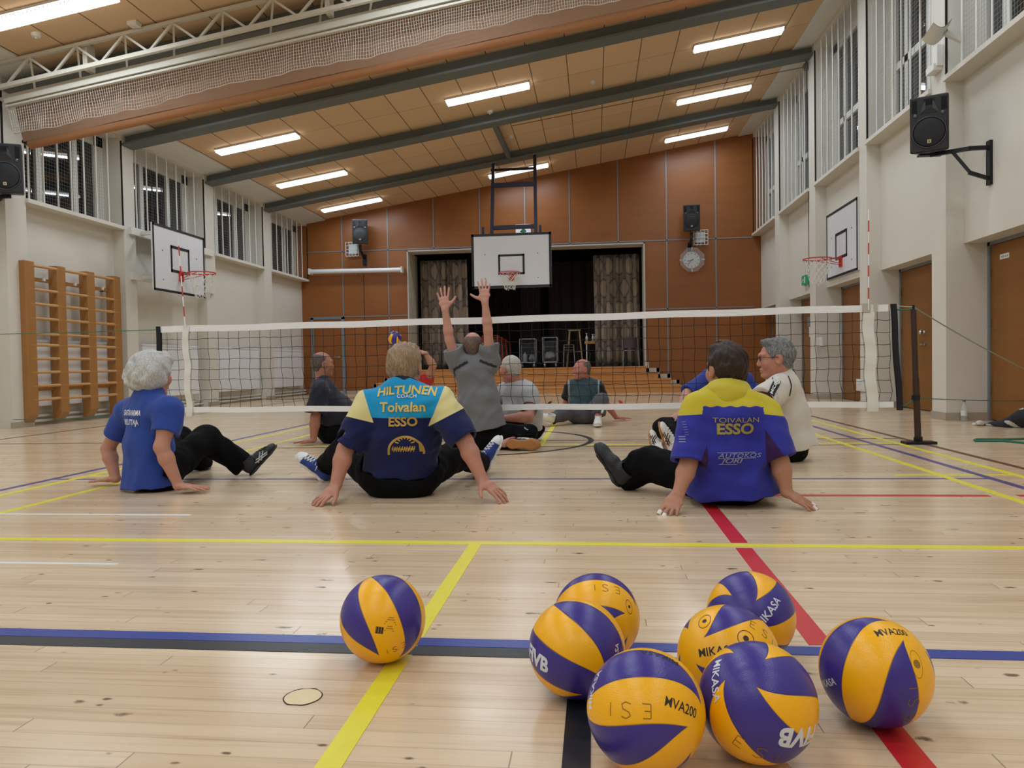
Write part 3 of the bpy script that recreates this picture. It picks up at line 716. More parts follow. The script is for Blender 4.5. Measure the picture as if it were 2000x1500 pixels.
for z in (0.5, 2.0):
    m = MB(); m.bar((-7.60, ups[0], z), (-7.60, ups[-1], z), 0.03, 0.05); link('back_rail', m, M_PINEBAR, t)
    for y in ups[::3]:
        m = MB(); m.bar((-7.60, y, z), (PXL, y, z), 0.03); link('standoff', m, M_BLKM, t)

# ---- radiators and heating pipe
M_RAD = mat('radiator_enamel', '#e6e8ea', 0.4)
def radiator(y0, y1, lab):
    t = thing('radiator', (PXL+0.08, (y0+y1)/2, 0.25), lab, 'radiator', 'radiators along the left wall')
    m = MB(); m.box((PXL+0.05, y0, 0.26), (PXL+0.13, y1, 1.15)); link('front_panel', m, M_RAD, t, bevel=0.012)
    m = MB(); m.box((PXL+0.045, y0-0.004, 1.15), (PXL+0.135, y1+0.004, 1.18))
    k = y0+0.03
    while k < y1: m.box((PXL+0.05, k, 1.18), (PXL+0.13, k+0.018, 1.184)); k += 0.04
    link('top_grille', m, M_RAD, t)
    m = MB()
    for y in (y0+0.15, y1-0.15): m.box((PXL, y-0.02, 0.3), (PXL+0.06, y+0.02, 1.1))
    link('wall_mount', m, M_RAD, t)
    m = MB(); m.tube([(PXL+0.09, y1-0.03, 0.27), (PXL+0.09, y1-0.03, 0.20)], 0.012, 8); m.tube([(PXL+0.09, y0+0.03, 0.27), (PXL+0.09, y0+0.03, 0.20)], 0.012, 8); link('feed_pipe', m, M_WHITE, t)
radiator(9.55, 11.35, 'white radiator behind the pine wall bars')
radiator(12.05, 13.85, 'white radiator under the left wall basketball hoop')
radiator(14.62, 16.5, 'white radiator second from the far wall')
radiator(17.28, 19.1, 'white radiator nearest the far wall')
for z in (0.055, 0.125):
    for a, b in bays[1:]: struct('heating_pipe', MB().tube([(PXL+0.045, a, z), (PXL+0.045, b, z)], 0.02, 8), M_WHITE)

# ---- truss and rolled divider curtain along the ceiling
t = thing('ceiling_truss', (-1.8, 8.75, zc(-1.8)-0.2), 'white steel lattice truss running under the ceiling', 'truss')
def zt(x): return zc(x)
TY = 8.72
def chord(name, y, dz, w_, h_):
    m = MB(); m.bar((XL+0.02, y, zt(XL)-dz), (XR-0.02, y, zt(XR)-dz), w_, h_); link(name, m, mat('truss_paint', '#cdc8ba', 0.5), t)
MT = mat('truss_paint', '#cdc8ba', 0.5)
chord('top_chord', TY, 0.05, 0.05, 0.04); chord('bottom_chord', TY, 0.335, 0.05, 0.05); chord('rear_chord', TY+0.30, 0.335, 0.04, 0.04)
x = XL+0.35; k = 0; dx = 0.315
while x+dx < XR:
    x2 = x+dx
    za, zb_ = (0.335, 0.06) if k % 2 == 0 else (0.06, 0.335)
    m = MB(); m.bar((x, TY, zt(x)-za), (x2, TY, zt(x2)-zb_), 0.026); link('web_bar', m, MT, t)
    if k % 2 == 0:
        m = MB(); m.bar((x+0.15, TY+0.30, zt(x+0.15)-0.335), (x2, TY+0.02, zt(x2)-0.06), 0.024); link('cross_web', m, MT, t)
    x = x2; k += 1
for x in (-6.2, -3.1, 0.0, 2.6):
    m = MB(); m.box((x-0.03, TY+0.05, zt(x)-0.34), (x+0.03, TY+0.2, zt(x)-0.02)); link('hanger', m, MT, t)
t = thing('divider_curtain', (-1.8, 9.05, zc(-1.8)-0.5), 'brown divider curtain with white netting rolled up under the truss', 'curtain')
M_CURT = mat('brown_curtain', '#a5836c', 0.85)
m = MB(); m.bar((XL+0.2, TY+0.16, zt(XL+0.2)-0.43), (XR-0.05, TY+0.16, zt(XR-0.05)-0.45), 0.06, 0.10); link('curtain_rail', m, MT, t)
m = MB(); m.bar((XL+0.2, TY+0.18, zt(XL+0.2)-0.505), (XR-0.05, TY+0.18, zt(XR-0.05)-0.535), 0.05, 0.025); link('lower_rail', m, MT, t)
x0c, x1c = XL+0.18, XR-0.1
def dzb(x): return 0.86+0.08*(x-XL)/11.5
m = MB()
NS = 120
def cur(u, v, off=0):
    x = x0c+(x1c-x0c)*u; a = 0.36; b = dzb(x)
    return (x, TY+0.30+0.16*v+off+0.012*math.sin(u*31)*v, zt(x)-(a+(b-a)*v))
m.grid(lambda u, v: cur(u, v), NS, 6); m.grid(lambda u, v: cur(u, v, 0.012), NS, 6); link('curtain_cloth', m, M_CURT, t, smooth=True)
m = MB(); pts = [(x0c+0.06+(x1c-x0c-0.06)*i/30, TY+0.50, zt(x0c+(x1c-x0c)*i/30)-dzb(x0c+(x1c-x0c)*i/30)-0.035) for i in range(31)]
m.tube(pts, 0.055, 14); link('curtain_roll', m, mat('roll_brown', '#a5724c', 0.8), t, auto=0.8)
m = MB(); pts = [(x0c-0.03, TY+0.5, zt(x0c)-dzb(x0c)+0.02), (x0c+0.07, TY+0.5, zt(x0c)-dzb(x0c)-0.03)]; m.tube(pts, 0.03, 8); link('roll_pin', m, M_BLKM, t)
m = MB(); step = 0.031; x = x0c+0.02; k = 0
def low(x): return 0.318+0.020*math.sin(x*1.9+0.4)+0.012*math.sin(x*4.3)+0.012*(x-XL)/11
def npt(x, v):
    fold = 0.018*math.sin(x*9+1.2*math.sin(x*2.1))+0.012*math.sin(x*23)
    xx = x+0.014*math.sin(x*6.0+v*2.0)*v+0.010*math.sin(x*14.0)*v
    return (xx, TY+0.20+0.055*v+fold*v, zt(xx)-0.52-low(xx)*v)
while x < x1c:
    m.tube([npt(x, j/5) for j in range(6)], 0.0034, 3, caps=False); x += step; k += 1
for j in range(10):
    v = j/9; m.tube([npt(x0c+0.02+(x1c-x0c-0.04)*i/260, v) for i in range(261)], 0.0032 if j < 9 else 0.006, 3, caps=False)
link('netting', m, M_CORDW, t)

# ---- small fittings
def disc(name, p, r, lab, cat):
    t = thing(name, p, lab, cat); m = MB(); m.lathe([(r, 0.03), (r, 0.0), (r*0.8, -0.02), (0, -0.025)], p, 20); link('cover', m, M_WHITE, t, auto=0.5)
    m = MB(); m.lathe([(r*0.3, -0.02), (r*0.25, -0.04), (0, -0.042)], p, 12); link('sensor', m, M_LAMPBODY, t)
def oncl(px, py, dz=0.0):
    d = ray(px, py); k = (zc(0)+dz-EYE[2])/(d[2]-0.156*d[0]); return EYE+d*k
disc('smoke_detector', oncl(70, 69, -0.02), 0.055, 'small round white detector on the ceiling in front of the truss', 'detector')
disc('smoke_detector', oncl(957, 219, -0.02), 0.06, 'small white detector below the middle tube light of the third bay', 'detector')
disc('smoke_detector', oncl(1158, 160, -0.02), 0.05, 'small white detector on the ceiling right of the middle tube light', 'detector')
disc('smoke_detector', oncl(998, 267, -0.02), 0.05, 'small white detector on the ceiling beside the grey cross strut', 'detector')
p = oncl(262, 47, -0.02); t = thing('sensor_box', p, 'small square white sensor box on the ceiling beside the truss', 'sensor'); m = MB(); m.box(p-V(0.06, 0.06, 0.03), p+V(0.06, 0.06, 0.03)); link('box', m, M_WHITE, t, bevel=0.008)
# grey strut between two rafters
a_ = oncl(968, 246, -0.1); b_ = oncl(988, 305, -0.1); m = MB(); m.bar((a_[0], 14.45, zc(a_[0])-0.12), (a_[0]+0.02, 16.8, zc(a_[0])-0.12), 0.09, 0.10); m.box((a_[0]-0.03, 14.42, zc(a_[0])-0.16), (a_[0]+0.2, 14.5, zc(a_[0])-0.1))
struct('ceiling_beam', m, M_BEAM)
# wire and pulley under the second rafter, right
q0 = A(1575, 130, 14.5); q1 = A(1000, 246, 14.5); t = thing('hoisting_wire', q0, 'thin hoisting wire with pulley under the rafter at the right wall', 'wire')
m = MB(); m.tube([q0, q1], 0.006, 5); m.tube([q0, V(q0[0]+0.02, q0[1], 4.0), V(q0[0]+0.02, q0[1], 2.05)], 0.006, 5); link('wire', m, M_BLKM, t)
m = MB(); m.lathe([(0, -0.03), (0.07, -0.03), (0.07, 0.03), (0, 0.03)], q0, 14, (0, 1, 0)); m.bar(q0, (q0[0], q0[1], zc(q0[0])-0.1), 0.03); link('pulley', m, M_BEAM, t)
# white up-lighter on the right pier
p = V(3.95, 9.18, 4.10); t = thing('wall_uplight', p, 'white curved up-light on the right wall pier above the loudspeaker', 'lamp')
q1, q2, q3, q4 = AX(1823, 45, 3.60), AX(1801, 78, 3.60), AX(1860, 40, 3.86), AX(1842, 77, 3.86)
def up(u, v):
    b_ = (q1*(1-u)+q2*u)*(1-v)+(q3*(1-u)+q4*u)*v; return tuple(b_+V(0, 0, -0.07*math.sin(PI*v)+0.02*v))
m = MB(); m.grid(up, 4, 12); m.grid(lambda u, v: tuple(np.array(up(u, v))+V(0.0, 0, 0.008)), 4, 12); link('reflector', m, M_WHITE, t, smooth=True)
p = q4+V(0, 0, -0.05)
m = MB(); m.bar(q4*0.5+q3*0.5+V(-0.02, 0, -0.03), (XR+0.05, (q3[1]+q4[1])/2, p[2]-0.02), 0.05); link('arm', m, M_WHITE, t)
m = MB(); m.box((XR-0.07, 9.10, 4.02), (XR, 9.22, 4.26)); m.box((XR-0.1, 9.12, 3.98), (XR, 9.32, 4.06)); link('mount', m, M_WHITE, t, bevel=0.006)
# exit sign, switches, intercom
p = AX(1576, 547, PXR); t = thing('exit_sign', p, 'small green exit sign on the right wall beside the hoop net', 'sign')
m = MB(); m.box((PXR-0.06, p[1]-0.16, p[2]-0.09), (PXR, p[1]+0.16, p[2]+0.09)); link('sign_box', m, mat('exit_green', '#1f9a6a', 0.4, emit='#2fb380', estr=0.05), t)
m = MB(); m.box((PXR-0.062, p[1]-0.10, p[2]-0.06), (PXR-0.06, p[1]-0.02, p[2]+0.06)); m.box((PXR-0.062, p[1]+0.02, p[2]-0.015), (PXR-0.06, p[1]+0.12, p[2]+0.02)); m.add([(PXR-0.062, p[1]+0.08, p[2]+0.05), (PXR-0.062, p[1]+0.08, p[2]-0.05), (PXR-0.062, p[1]+0.15, p[2])], [(0, 1, 2)]); link('pictogram', m, M_BOARD, t)
def plate(px, py, w_, h_, nm, lab, cat):
    p = AX(px, py, XR); t = thing(nm, p, lab, cat); m = MB(); m.box((XR-0.02, p[1]-w_/2, p[2]-h_/2), (XR+0.01, p[1]+w_/2, p[2]+h_/2)); link('plate', m, M_WHITE, t, bevel=0.004)
    m = MB()
    for s in (-1, 1): m.box((XR-0.026, p[1]-w_*0.3, p[2]+s*h_*0.22-h_*0.15), (XR-0.02, p[1]+w_*0.3, p[2]+s*h_*0.22+h_*0.15))
    link('rocker', m, M_LAMPBODY, t)
plate(1602, 668, 0.30, 0.16, 'light_switch', 'white light switch pair on the pier beyond the net', 'switch')
plate(1682, 752, 0.32, 0.18, 'wall_socket', 'white wall socket low on the pier behind the net end', 'socket')
p = AX(1586, 628, DXR-0.05); t = thing('door_closer', p, 'grey closer box on the wooden door beyond the net', 'door closer')
m = MB(); m.box((DXR-0.10, p[1]-0.17, p[2]-0.1), (DXR-0.01, p[1]+0.17, p[2]+0.1)); link('closer_body', m, M_GREYTRIM, t, bevel=0.01)
m = MB(); m.box((DXR-0.013, p[1]+0.22, p[2]-0.30), (DXR-0.006, p[1]+0.36, p[2]+0.06)); link('notice', m, M_BOARD, t)
# ================================================================ SMOOTH SOLIDS (distance fields turned into one skin)
class Field:
    def __init__(s, h):
        s.h = h; s.ops = []; s.lo = np.full(3, 1e9); s.hi = np.full(3, -1e9)
    def cone(s, a, b, ra, rb=None, k=0.02, right=None, op='u', flat=False):
        """rounded cone from a to b; radii may be (across, deep) pairs measured along 'right' and across it"""
        a = np.array(a, float); b = np.array(b, float); rb = ra if rb is None else rb
        ra = ra if hasattr(ra, '__len__') else (ra, ra); rb = rb if hasattr(rb, '__len__') else (rb, rb)
        s.ops.append((op+('f' if flat else ''), a, b, ra, rb, k, right))
        if op == 'u':
            R = max(max(ra), max(rb)); s.lo = np.minimum(s.lo, np.minimum(a, b)-R); s.hi = np.maximum(s.hi, np.maximum(a, b)+R)
        return s
    def ball(s, c, r, k=0.02, right=None, fwd=None, up=None, op='u'):
        """ellipsoid: r = (across, deep, high)"""
        r = r if hasattr(r, '__len__') else (r, r, r)
        s.ops.append((op+'e', np.array(c, float), np.array([right if right is not None else (1, 0, 0), fwd if fwd is not None else (0, 1, 0), up if up is not None else (0, 0, 1)], float), r, None, k, None))
        if op == 'u':
            R = max(r); s.lo = np.minimum(s.lo, np.array(c)-R); s.hi = np.maximum(s.hi, np.array(c)+R)
        return s
    def cut(s, p, n, k=0.0):
        """throws away the side the normal n points to"""
        s.ops.append(('cut', np.array(p, float), nrm(n), None, None, k, None)); return s
    def warp(s, fn): s.ops.append(('warp', fn, None, None, None, 0, None)); return s
    def mesh(s, floor=True):
        h = s.h; lo = s.lo-4*h; hi = s.hi+4*h
        if floor: lo[2] = max(lo[2], -2.5*h)
        n = np.ceil((hi-lo)/h).astype(int)+1
        ax = [(lo[i]+h*np.arange(n[i])).astype(np.float32) for i in range(3)]
        F = np.full(tuple(n), 0.15, np.float32)
        def sl(c0, c1):
            i0 = np.clip(np.floor((c0-lo)/h).astype(int), 0, n-1); i1 = np.clip(np.ceil((c1-lo)/h).astype(int)+1, 1, n)
            return tuple(slice(i0[i], max(i1[i], i0[i]+1)) for i in range(3))
        def pts(q): return ax[0][q[0]][:, None, None], ax[1][q[1]][None, :, None], ax[2][q[2]][None, None, :]
        for op, a, b, ra, rb, k, right in s.ops:
            if op == 'warp':
                q = (slice(None),)*3; X, Y, Z = pts(q); F += a(X, Y, Z).astype(np.float32); continue
            if op == 'cut':
                q = (slice(None),)*3; X, Y, Z = pts(q); d = (X-a[0])*b[0]+(Y-a[1])*b[1]+(Z-a[2])*b[2]
                F = np.maximum(F, d.astype(np.float32)); continue
            if op[-1] == 'e':
                R = max(ra)+2*k+3*h; q = sl(a-R, a+R); X, Y, Z = pts(q)
                dx, dy, dz = X-a[0], Y-a[1], Z-a[2]
                g = 0
                for i in range(3): g = g+((dx*b[i][0]+dy*b[i][1]+dz*b[i][2])/ra[i])**2
                g = np.sqrt(g); d = (g-1)*min(ra)
                op = op[0]
            else:
                R = max(max(ra), max(rb))+2*k+3*h; q = sl(np.minimum(a, b)-R, np.maximum(a, b)+R); X, Y, Z = pts(q)
                w_ = b-a; L = np.linalg.norm(w_); w_ = w_/max(L, 1e-9) if L > 1e-9 else np.array([0, 0, 1.0])
                rt = np.array(right if right is not None else ((1, 0, 0) if abs(w_[0]) < 0.8 else (0, 1, 0)), float); u = nrm(rt-(rt@w_)*w_); v = np.cross(w_, u)
                dx, dy, dz = X-a[0], Y-a[1], Z-a[2]
                t = dx*w_[0]+dy*w_[1]+dz*w_[2]; hh = np.clip(t/max(L, 1e-9), 0, 1); e = t-hh*L
                A_ = ra[0]+(rb[0]-ra[0])*hh; B_ = ra[1]+(rb[1]-ra[1])*hh; M_ = np.minimum(A_, B_)
                if op[-1] == 'f': e = np.minimum(e, 0)
                d = (np.sqrt(((dx*u[0]+dy*u[1]+dz*u[2])/A_)**2+((dx*v[0]+dy*v[1]+dz*v[2])/B_)**2+(e/M_)**2)-1)*M_
                if op[-1] == 'f': d = np.maximum(d, t-L); op = op[0]
            d = d.astype(np.float32); G = F[q]
            if op == 'u':
                hm = np.clip(0.5+0.5*(G-d)/max(k, 1e-6), 0, 1); F[q] = G+(d-G)*hm-k*hm*(1-hm)
            elif op[0] == 's':
                hm = np.clip(0.5-0.5*(G+d)/max(k, 1e-6), 0, 1); F[q] = G+(-d-G)*hm+k*hm*(1-hm)
        if floor:
            Z = ax[2][None, None, :]; F = np.maximum(F, 0.0015-Z)
        return surface_nets(F, lo, h)
def surface_nets(F, lo, h):
    S = F < 0
    nx, ny, nz = F.shape
    c = np.zeros((nx-1, ny-1, nz-1), np.uint8)
    for i in (0, 1):
        for j in (0, 1):
            for k in (0, 1): c += S[i:nx-1+i, j:ny-1+j, k:nz-1+k]
    act = (c > 0) & (c < 8)
    I = np.argwhere(act); n = len(I)
    if n == 0: return np.zeros((0, 3)), np.zeros((0, 4), int)
    idx = np.full(act.shape, -1, np.int32); idx[act] = np.arange(n)
    acc = np.zeros((n, 3)); cnt = np.zeros(n)
    co = np.array([(i, j, k) for i in (0, 1) for j in (0, 1) for k in (0, 1)])
    val = np.stack([F[I[:, 0]+q[0], I[:, 1]+q[1], I[:, 2]+q[2]] for q in co], 1).astype(float)
    for a in range(8):
        for b in range(a+1, 8):
            if np.abs(co[a]-co[b]).sum() != 1: continue
            va, vb = val[:, a], val[:, b]; mk = (va < 0) != (vb < 0)
            t = np.where(mk, va/np.where(mk, va-vb, 1), 0)
            acc += mk[:, None]*(co[a]+t[:, None]*(co[b]-co[a])); cnt += mk
    P = lo+h*(I+acc/cnt[:, None])
    quads = []
    for axi in range(3):
        b1, b2 = (axi+1) % 3, (axi+2) % 3
        sl0 = [slice(None)]*3; sl1 = [slice(None)]*3; sl0[axi] = slice(0, -1); sl1[axi] = slice(1, None)
        E0, E1 = S[tuple(sl0)], S[tuple(sl1)]
        e = np.argwhere(E0 != E1); ok = (e[:, b1] > 0) & (e[:, b2] > 0) & (e[:, b1] < F.shape[b1]-1) & (e[:, b2] < F.shape[b2]-1); e = e[ok]
        inside = E0[e[:, 0], e[:, 1], e[:, 2]]
        def cell(d1, d2):
            q = e.copy(); q[:, b1] -= d1; q[:, b2] -= d2; return idx[q[:, 0], q[:, 1], q[:, 2]]
        Q = np.stack([cell(1, 1), cell(0, 1), cell(0, 0), cell(1, 0)], 1)
        Q[~inside] = Q[~inside][:, ::-1]; quads.append(Q)
    Q = np.concatenate(quads); Q = Q[(Q >= 0).all(1)]
    return P, Q
def relax(P, Q, it=1, lam=0.5):
    """soften the stair-steps of the sampled skin"""
    n = len(P); E = np.concatenate([Q[:, [0, 1]], Q[:, [1, 2]], Q[:, [2, 3]], Q[:, [3, 0]]])
    for _ in range(it):
        S = np.zeros((n, 3)); C = np.zeros(n)
        for a, b in ((0, 1), (1, 0)):
            for k in range(3): S[:, k] += np.bincount(E[:, a], P[E[:, b], k], n)
            C += np.bincount(E[:, a], minlength=n)
        P = P*(1-lam)+lam*S/np.maximum(C, 1)[:, None]
    return P
def skin(name, F, mats, parent=None, color=None, floor=True, rl=2):
    P, Q = F.mesh(floor); P = relax(P, Q, rl)
    mi = None; fl = None
    if color is not None:
        r = color(P)
        if isinstance(r, dict): fl = r
        else: mi = color(P[Q].mean(1)).astype(np.int32)
    o = link(name, (P, Q, mi), mats, parent, smooth=True)
    if fl is not None:                     # cloth panels: where each panel's field is above zero
        for k, v in fl.items(): o.data.attributes.new(k, 'FLOAT', 'POINT').data.foreach_set('value', np.asarray(v, np.float32))
    return o
def panel_mat(name, base, panels, rough=0.85):
    t = NT(name); c = lin(base)
    for k, col in panels:
        a = t.n('ShaderNodeAttribute'); a.attribute_name = k; c = t.mix(t.ramp(a.outputs['Fac'], -0.6, 0.6), c, lin(col))
    t.color(c); t.b.inputs['Roughness'].default_value = rough; t.b.inputs['Sheen Weight'].default_value = 0.1; t.b.inputs['Specular IOR Level'].default_value = 0.25
    t.bump(t.noise(t.obj(), 700.0, 3), 0.25, 0.004)
    return t.m
def seen(c):
    """where points fall in the photograph's frame: used to place the seams of a garment"""
    v = c-EYE; z = v@CF; return 1000+FOC*(v@CX)/z, 750-FOC*(v@CU)/z
def poly_field(px, py, pts):
    f = None; n = len(pts)
    for i in range(n):
        (ax, ay), (bx, by) = pts[i], pts[(i+1) % n]; L = math.hypot(bx-ax, by-ay); d = ((bx-ax)*(py-ay)-(by-ay)*(px-ax))/L
        f = d if f is None else np.minimum(f, d)
    return f
def wrinkles(seed, amp=0.004, f=38.0):
    r = np.random.RandomState(seed); W = [(r.normal(size=3), r.uniform(0.6, 1.5), r.uniform(0, 6.28), r.normal(size=3)) for _ in range(4)]
    def fn(X, Y, Z):
        o = 0
        for d, s_, ph, d2 in W:
            d = d/np.linalg.norm(d)*f*s_; d2 = d2*9
            o = o+amp*0.5*np.sin(X*d[0]+Y*d[1]+Z*d[2]+ph+1.4*np.sin(X*d2[0]+Y*d2[1]+Z*d2[2]))
        return o
    return fn
# ================================================================ PEOPLE
M_SKIN = {}
def skinmat(c):
    if c not in M_SKIN:
        m = mat('skin_'+c.strip('#'), c, 0.55, noise=0.10, nscale=14, bump=0.12, bscale=260, spec=0.35)
        m.node_tree.nodes['Principled BSDF'].inputs['Subsurface Weight'].default_value = 0.06
        m.node_tree.nodes['Principled BSDF'].inputs['Subsurface Radius'].default_value = (0.012, 0.005, 0.003)
        M_SKIN[c] = m
    return M_SKIN[c]
def fabric(name, c, rough=0.85, b=0.25): return mat(name, c, rough, noise=0.05, nscale=30, bump=b, bscale=700, sheen=0.1)
M_BLACKPANTS = mat('black_trousers', '#0a0a0c', 0.85, noise=0.05, nscale=30, bump=0.25, bscale=700, spec=0.12); M_EYE = mat('eye_white', '#a89c92', 0.3); M_IRIS = mat('iris', '#2f2620', 0.2)

def fingers(F, W, d, nb, th, spread=0.16, curl=(0.15, 0.25, 0.2), sc=1.0, thumb=(0.75, 0.62), tape=None):
    """W wrist, d towards the fingers, nb out of the back of the hand, th towards the thumb"""
    d = nrm(d); nb = nrm(nb-(np.array(nb)@d)*d); th = np.array(th, float); th = nrm(th-(th@d)*d-(th@nb)*nb)
    P = lambda a, s_, n: np.array(W)+(d*a+th*s_+nb*n)*sc
    F.cone(P(-0.01, 0, 0), P(0.045, 0.0, 0), (0.028*sc, 0.021*sc), (0.039*sc, 0.016*sc), 0.012*sc, right=th)
    F.cone(P(0.045, 0, 0), P(0.085, -0.001, 0), (0.039*sc, 0.016*sc), (0.041*sc, 0.0125*sc), 0.012*sc, right=th)
    out = []
    for i, (lat_, off, ln, r) in enumerate(((0.029, 0.088, 0.94, 0.0092), (0.0095, 0.094, 1.05, 0.0094), (-0.0105, 0.090, 0.98, 0.0090), (-0.029, 0.078, 0.78, 0.0080))):
        ang = spread*(1.0, 0.25, -0.45, -1.25)[i]
        dir0 = nrm(d*math.cos(ang)+th*math.sin(ang)); p = P(off-0.012, lat_, 0.0); acc = 0.0; pts = [p]
        for j, L in enumerate((0.046, 0.027, 0.021)):
            acc += curl[j]*(0.9+0.12*i); q = p+(dir0*math.cos(acc)-nb*math.sin(acc))*L*ln*sc
            F.cone(p, q, (r-0.0006*j)*sc, (r-0.0006*(j+1))*sc, 0.005*sc); p = q; pts.append(p)
        out.append(pts)
    b = P(0.018, 0.022, -0.004); m1 = b+(d*thumb[0]+th*thumb[1]-nb*0.12)*0.046*sc; m2 = m1+nrm(d*(thumb[0]+0.15)+th*(thumb[1]-0.1)-nb*0.10)*0.032*sc; m3 = m2+nrm(d*(thumb[0]+0.25)+th*(thumb[1]-0.2)-nb*0.06)*0.024*sc
    F.cone(b, m1, 0.0155*sc, 0.0115*sc, 0.014*sc); F.cone(m1, m2, 0.0112*sc, 0.0098*sc, 0.005*sc); F.cone(m2, m3, 0.0098*sc, 0.0082*sc, 0.004*sc)
    return out
def shoe(parent, heel, toe, up, upper, sole, lace=None, accent=None, cap=None, h=0.005, sc=1.0, high=False):
    heel = np.array(heel, float); toe = np.array(toe, float); d = nrm(toe-heel); up = np.array(up, float); up = nrm(up-(up@d)*d); s_ = np.cross(d, up)
    L = 0.285*sc; k = sc
    P = lambda a, u, s=0.0: heel+d*a*k+up*u*k+s_*s*k
    F = Field(h)
    F.cone(P(0.045, 0.050), P(0.14, 0.047), (0.036*k, 0.044*k), (0.041*k, 0.040*k), 0.02, right=s_)
    F.cone(P(0.14, 0.047), P(0.235, 0.030), (0.041*k, 0.038*k), (0.043*k, 0.025*k), 0.02, right=s_)
    F.cone(P(0.055, 0.06), P(0.062, 0.155 if high else 0.112), (0.038*k, 0.050*k), (0.040*k, 0.052*k), 0.02, right=s_, flat=True)
    F.cone(P(0.062, 0.09), P(0.064, 0.20), (0.033*k, 0.043*k), (0.034*k, 0.044*k), 0.004, right=s_, op='s')
    F.ball(P(0.232, 0.030), (0.043*k, 0.052*k, 0.026*k), 0.015, s_, d, up); F.ball(P(0.046, 0.045), (0.036*k, 0.042*k, 0.040*k), 0.015, s_, d, up)
    F.cut(P(0, 0.012), -up)
    col = None; mats = [upper]
    if cap is not None:
        mats = [upper, cap]; col = lambda c: ((c-heel)@d > 0.222*k).astype(int)
    u = skin('shoe', F, mats, parent, col, floor=False, rl=1)
    F = Field(h*0.8); F.cone(P(0.05, 0.008), P(0.13, 0.008), (0.038*k, 0.016*k), (0.034*k, 0.014*k), 0.01, right=s_); F.cone(P(0.13, 0.008), P(0.215, 0.010), (0.034*k, 0.014*k), (0.047*k, 0.014*k), 0.01, right=s_)
    F.ball(P(0.046, 0.008), (0.040*k, 0.045*k, 0.016*k), 0.01, s_, d, up); F.ball(P(0.225, 0.011), (0.047*k, 0.066*k, 0.015*k), 0.01, s_, d, up)
    F.cut(P(0, -0.002), -up)
    skin('sole', F, sole, u, floor=False, rl=1)
    if lace is not None:
        m = MB()
        for i in range(6):
            a = 0.105+0.021*i; q_ = min(max((a-0.14)/0.095, 0), 1); cz_ = 0.047-0.017*q_; B_ = 0.040-0.015*q_; A_ = 0.041
            zs = lambda s: cz_+B_*math.sqrt(max(0.05, 1-(s/A_)**2))+0.0025; e_ = 0.030; i_ = 0.011; a2 = a+0.018
            for sg in (-1, 1): m.tube([P(a, zs(e_), -e_*sg), P(a+0.006, zs(i_), -i_*sg), P(a+0.012, zs(i_)-0.001+0.002*sg, i_*sg), P(a2, zs(e_)-0.003, e_*sg)], 0.0045*k, 5)
        for s2 in (-1, 1): m.tube([P(0.10, 0.095, 0.0), P(0.085, 0.105, 0.022*s2), P(0.105, 0.095, 0.042*s2), P(0.10, 0.06, 0.048*s2)], 0.004*k, 5)
        link('laces', m, lace, u, smooth=True)
    if accent is not None:
        m = MB()
        for s2 in (-1, 1):
            y = 0.0435*s2
            for (a0, u0, a1, u1) in ((0.10, 0.03, 0.165, 0.075), (0.125, 0.026, 0.185, 0.066), (0.10, 0.058, 0.20, 0.036), (0.085, 0.045, 0.19, 0.026)):
                m.tube([P(a0, u0, y), P((a0+a1)/2, (u0+u1)/2, y*1.06), P(a1, u1, y*0.95)], 0.0042*k, 5)
        link('side_stripe', m, accent, u)
    return u
def head(F, hd, f, u, hs=1.0, ears=True):
    f = nrm(f); u = nrm(np.array(u, float)-(np.array(u, float)@f)*f); r = np.cross(f, u)
    P = lambda a, b, c: np.array(hd)+(r*a+f*b+u*c)*hs
    B = lambda c, rad, k, op='u': F.ball(c, tuple(q*hs for q in rad), k*hs, r, f, u, op)
    B(P(0, -0.012, 0.030), (0.0755, 0.098, 0.090), 0.02)
    F.cone(P(0, 0.030, -0.010), P(0, 0.056, -0.092), (0.062*hs, 0.060*hs), (0.030*hs, 0.028*hs), 0.03*hs, right=r)
    B(P(0, 0.008, -0.050), (0.064, 0.070, 0.060), 0.03)
    for s in (-1, 1):
        B(P(0.042*s, 0.058, -0.022), (0.030, 0.030, 0.032), 0.02)
        F.cone(P(0.012*s, 0.088, 0.030), P(0.048*s, 0.070, 0.030), 0.013*hs, 0.013*hs, 0.012*hs)
        B(P(0.031*s, 0.097, 0.010), (0.017, 0.014, 0.013), 0.010, 's')
        B(P(0.031*s, 0.079, 0.009), (0.0135, 0.0135, 0.0135), 0.004)
        if ears:
            B(P(0.080*s, -0.006, -0.004), (0.012, 0.024, 0.034), 0.008); B(P(0.088*s, 0.004, -0.002), (0.008, 0.012, 0.018), 0.006, 's')
    F.cone(P(0, 0.086, 0.016), P(0, 0.104, -0.026), 0.0085*hs, 0.0125*hs, 0.012*hs)
    for s in (-1, 1): B(P(0.011*s, 0.096, -0.031), (0.008, 0.009, 0.0075), 0.006)
    B(P(0, 0.090, -0.060), (0.026, 0.011, 0.008), 0.008); B(P(0, 0.088, -0.072), (0.023, 0.011, 0.008), 0.006)
    B(P(0, 0.100, -0.0655), (0.024, 0.008, 0.0022), 0.003, 's')
    B(P(0, 0.075, -0.098), (0.024, 0.020, 0.016), 0.015)
    return P, r, f, u
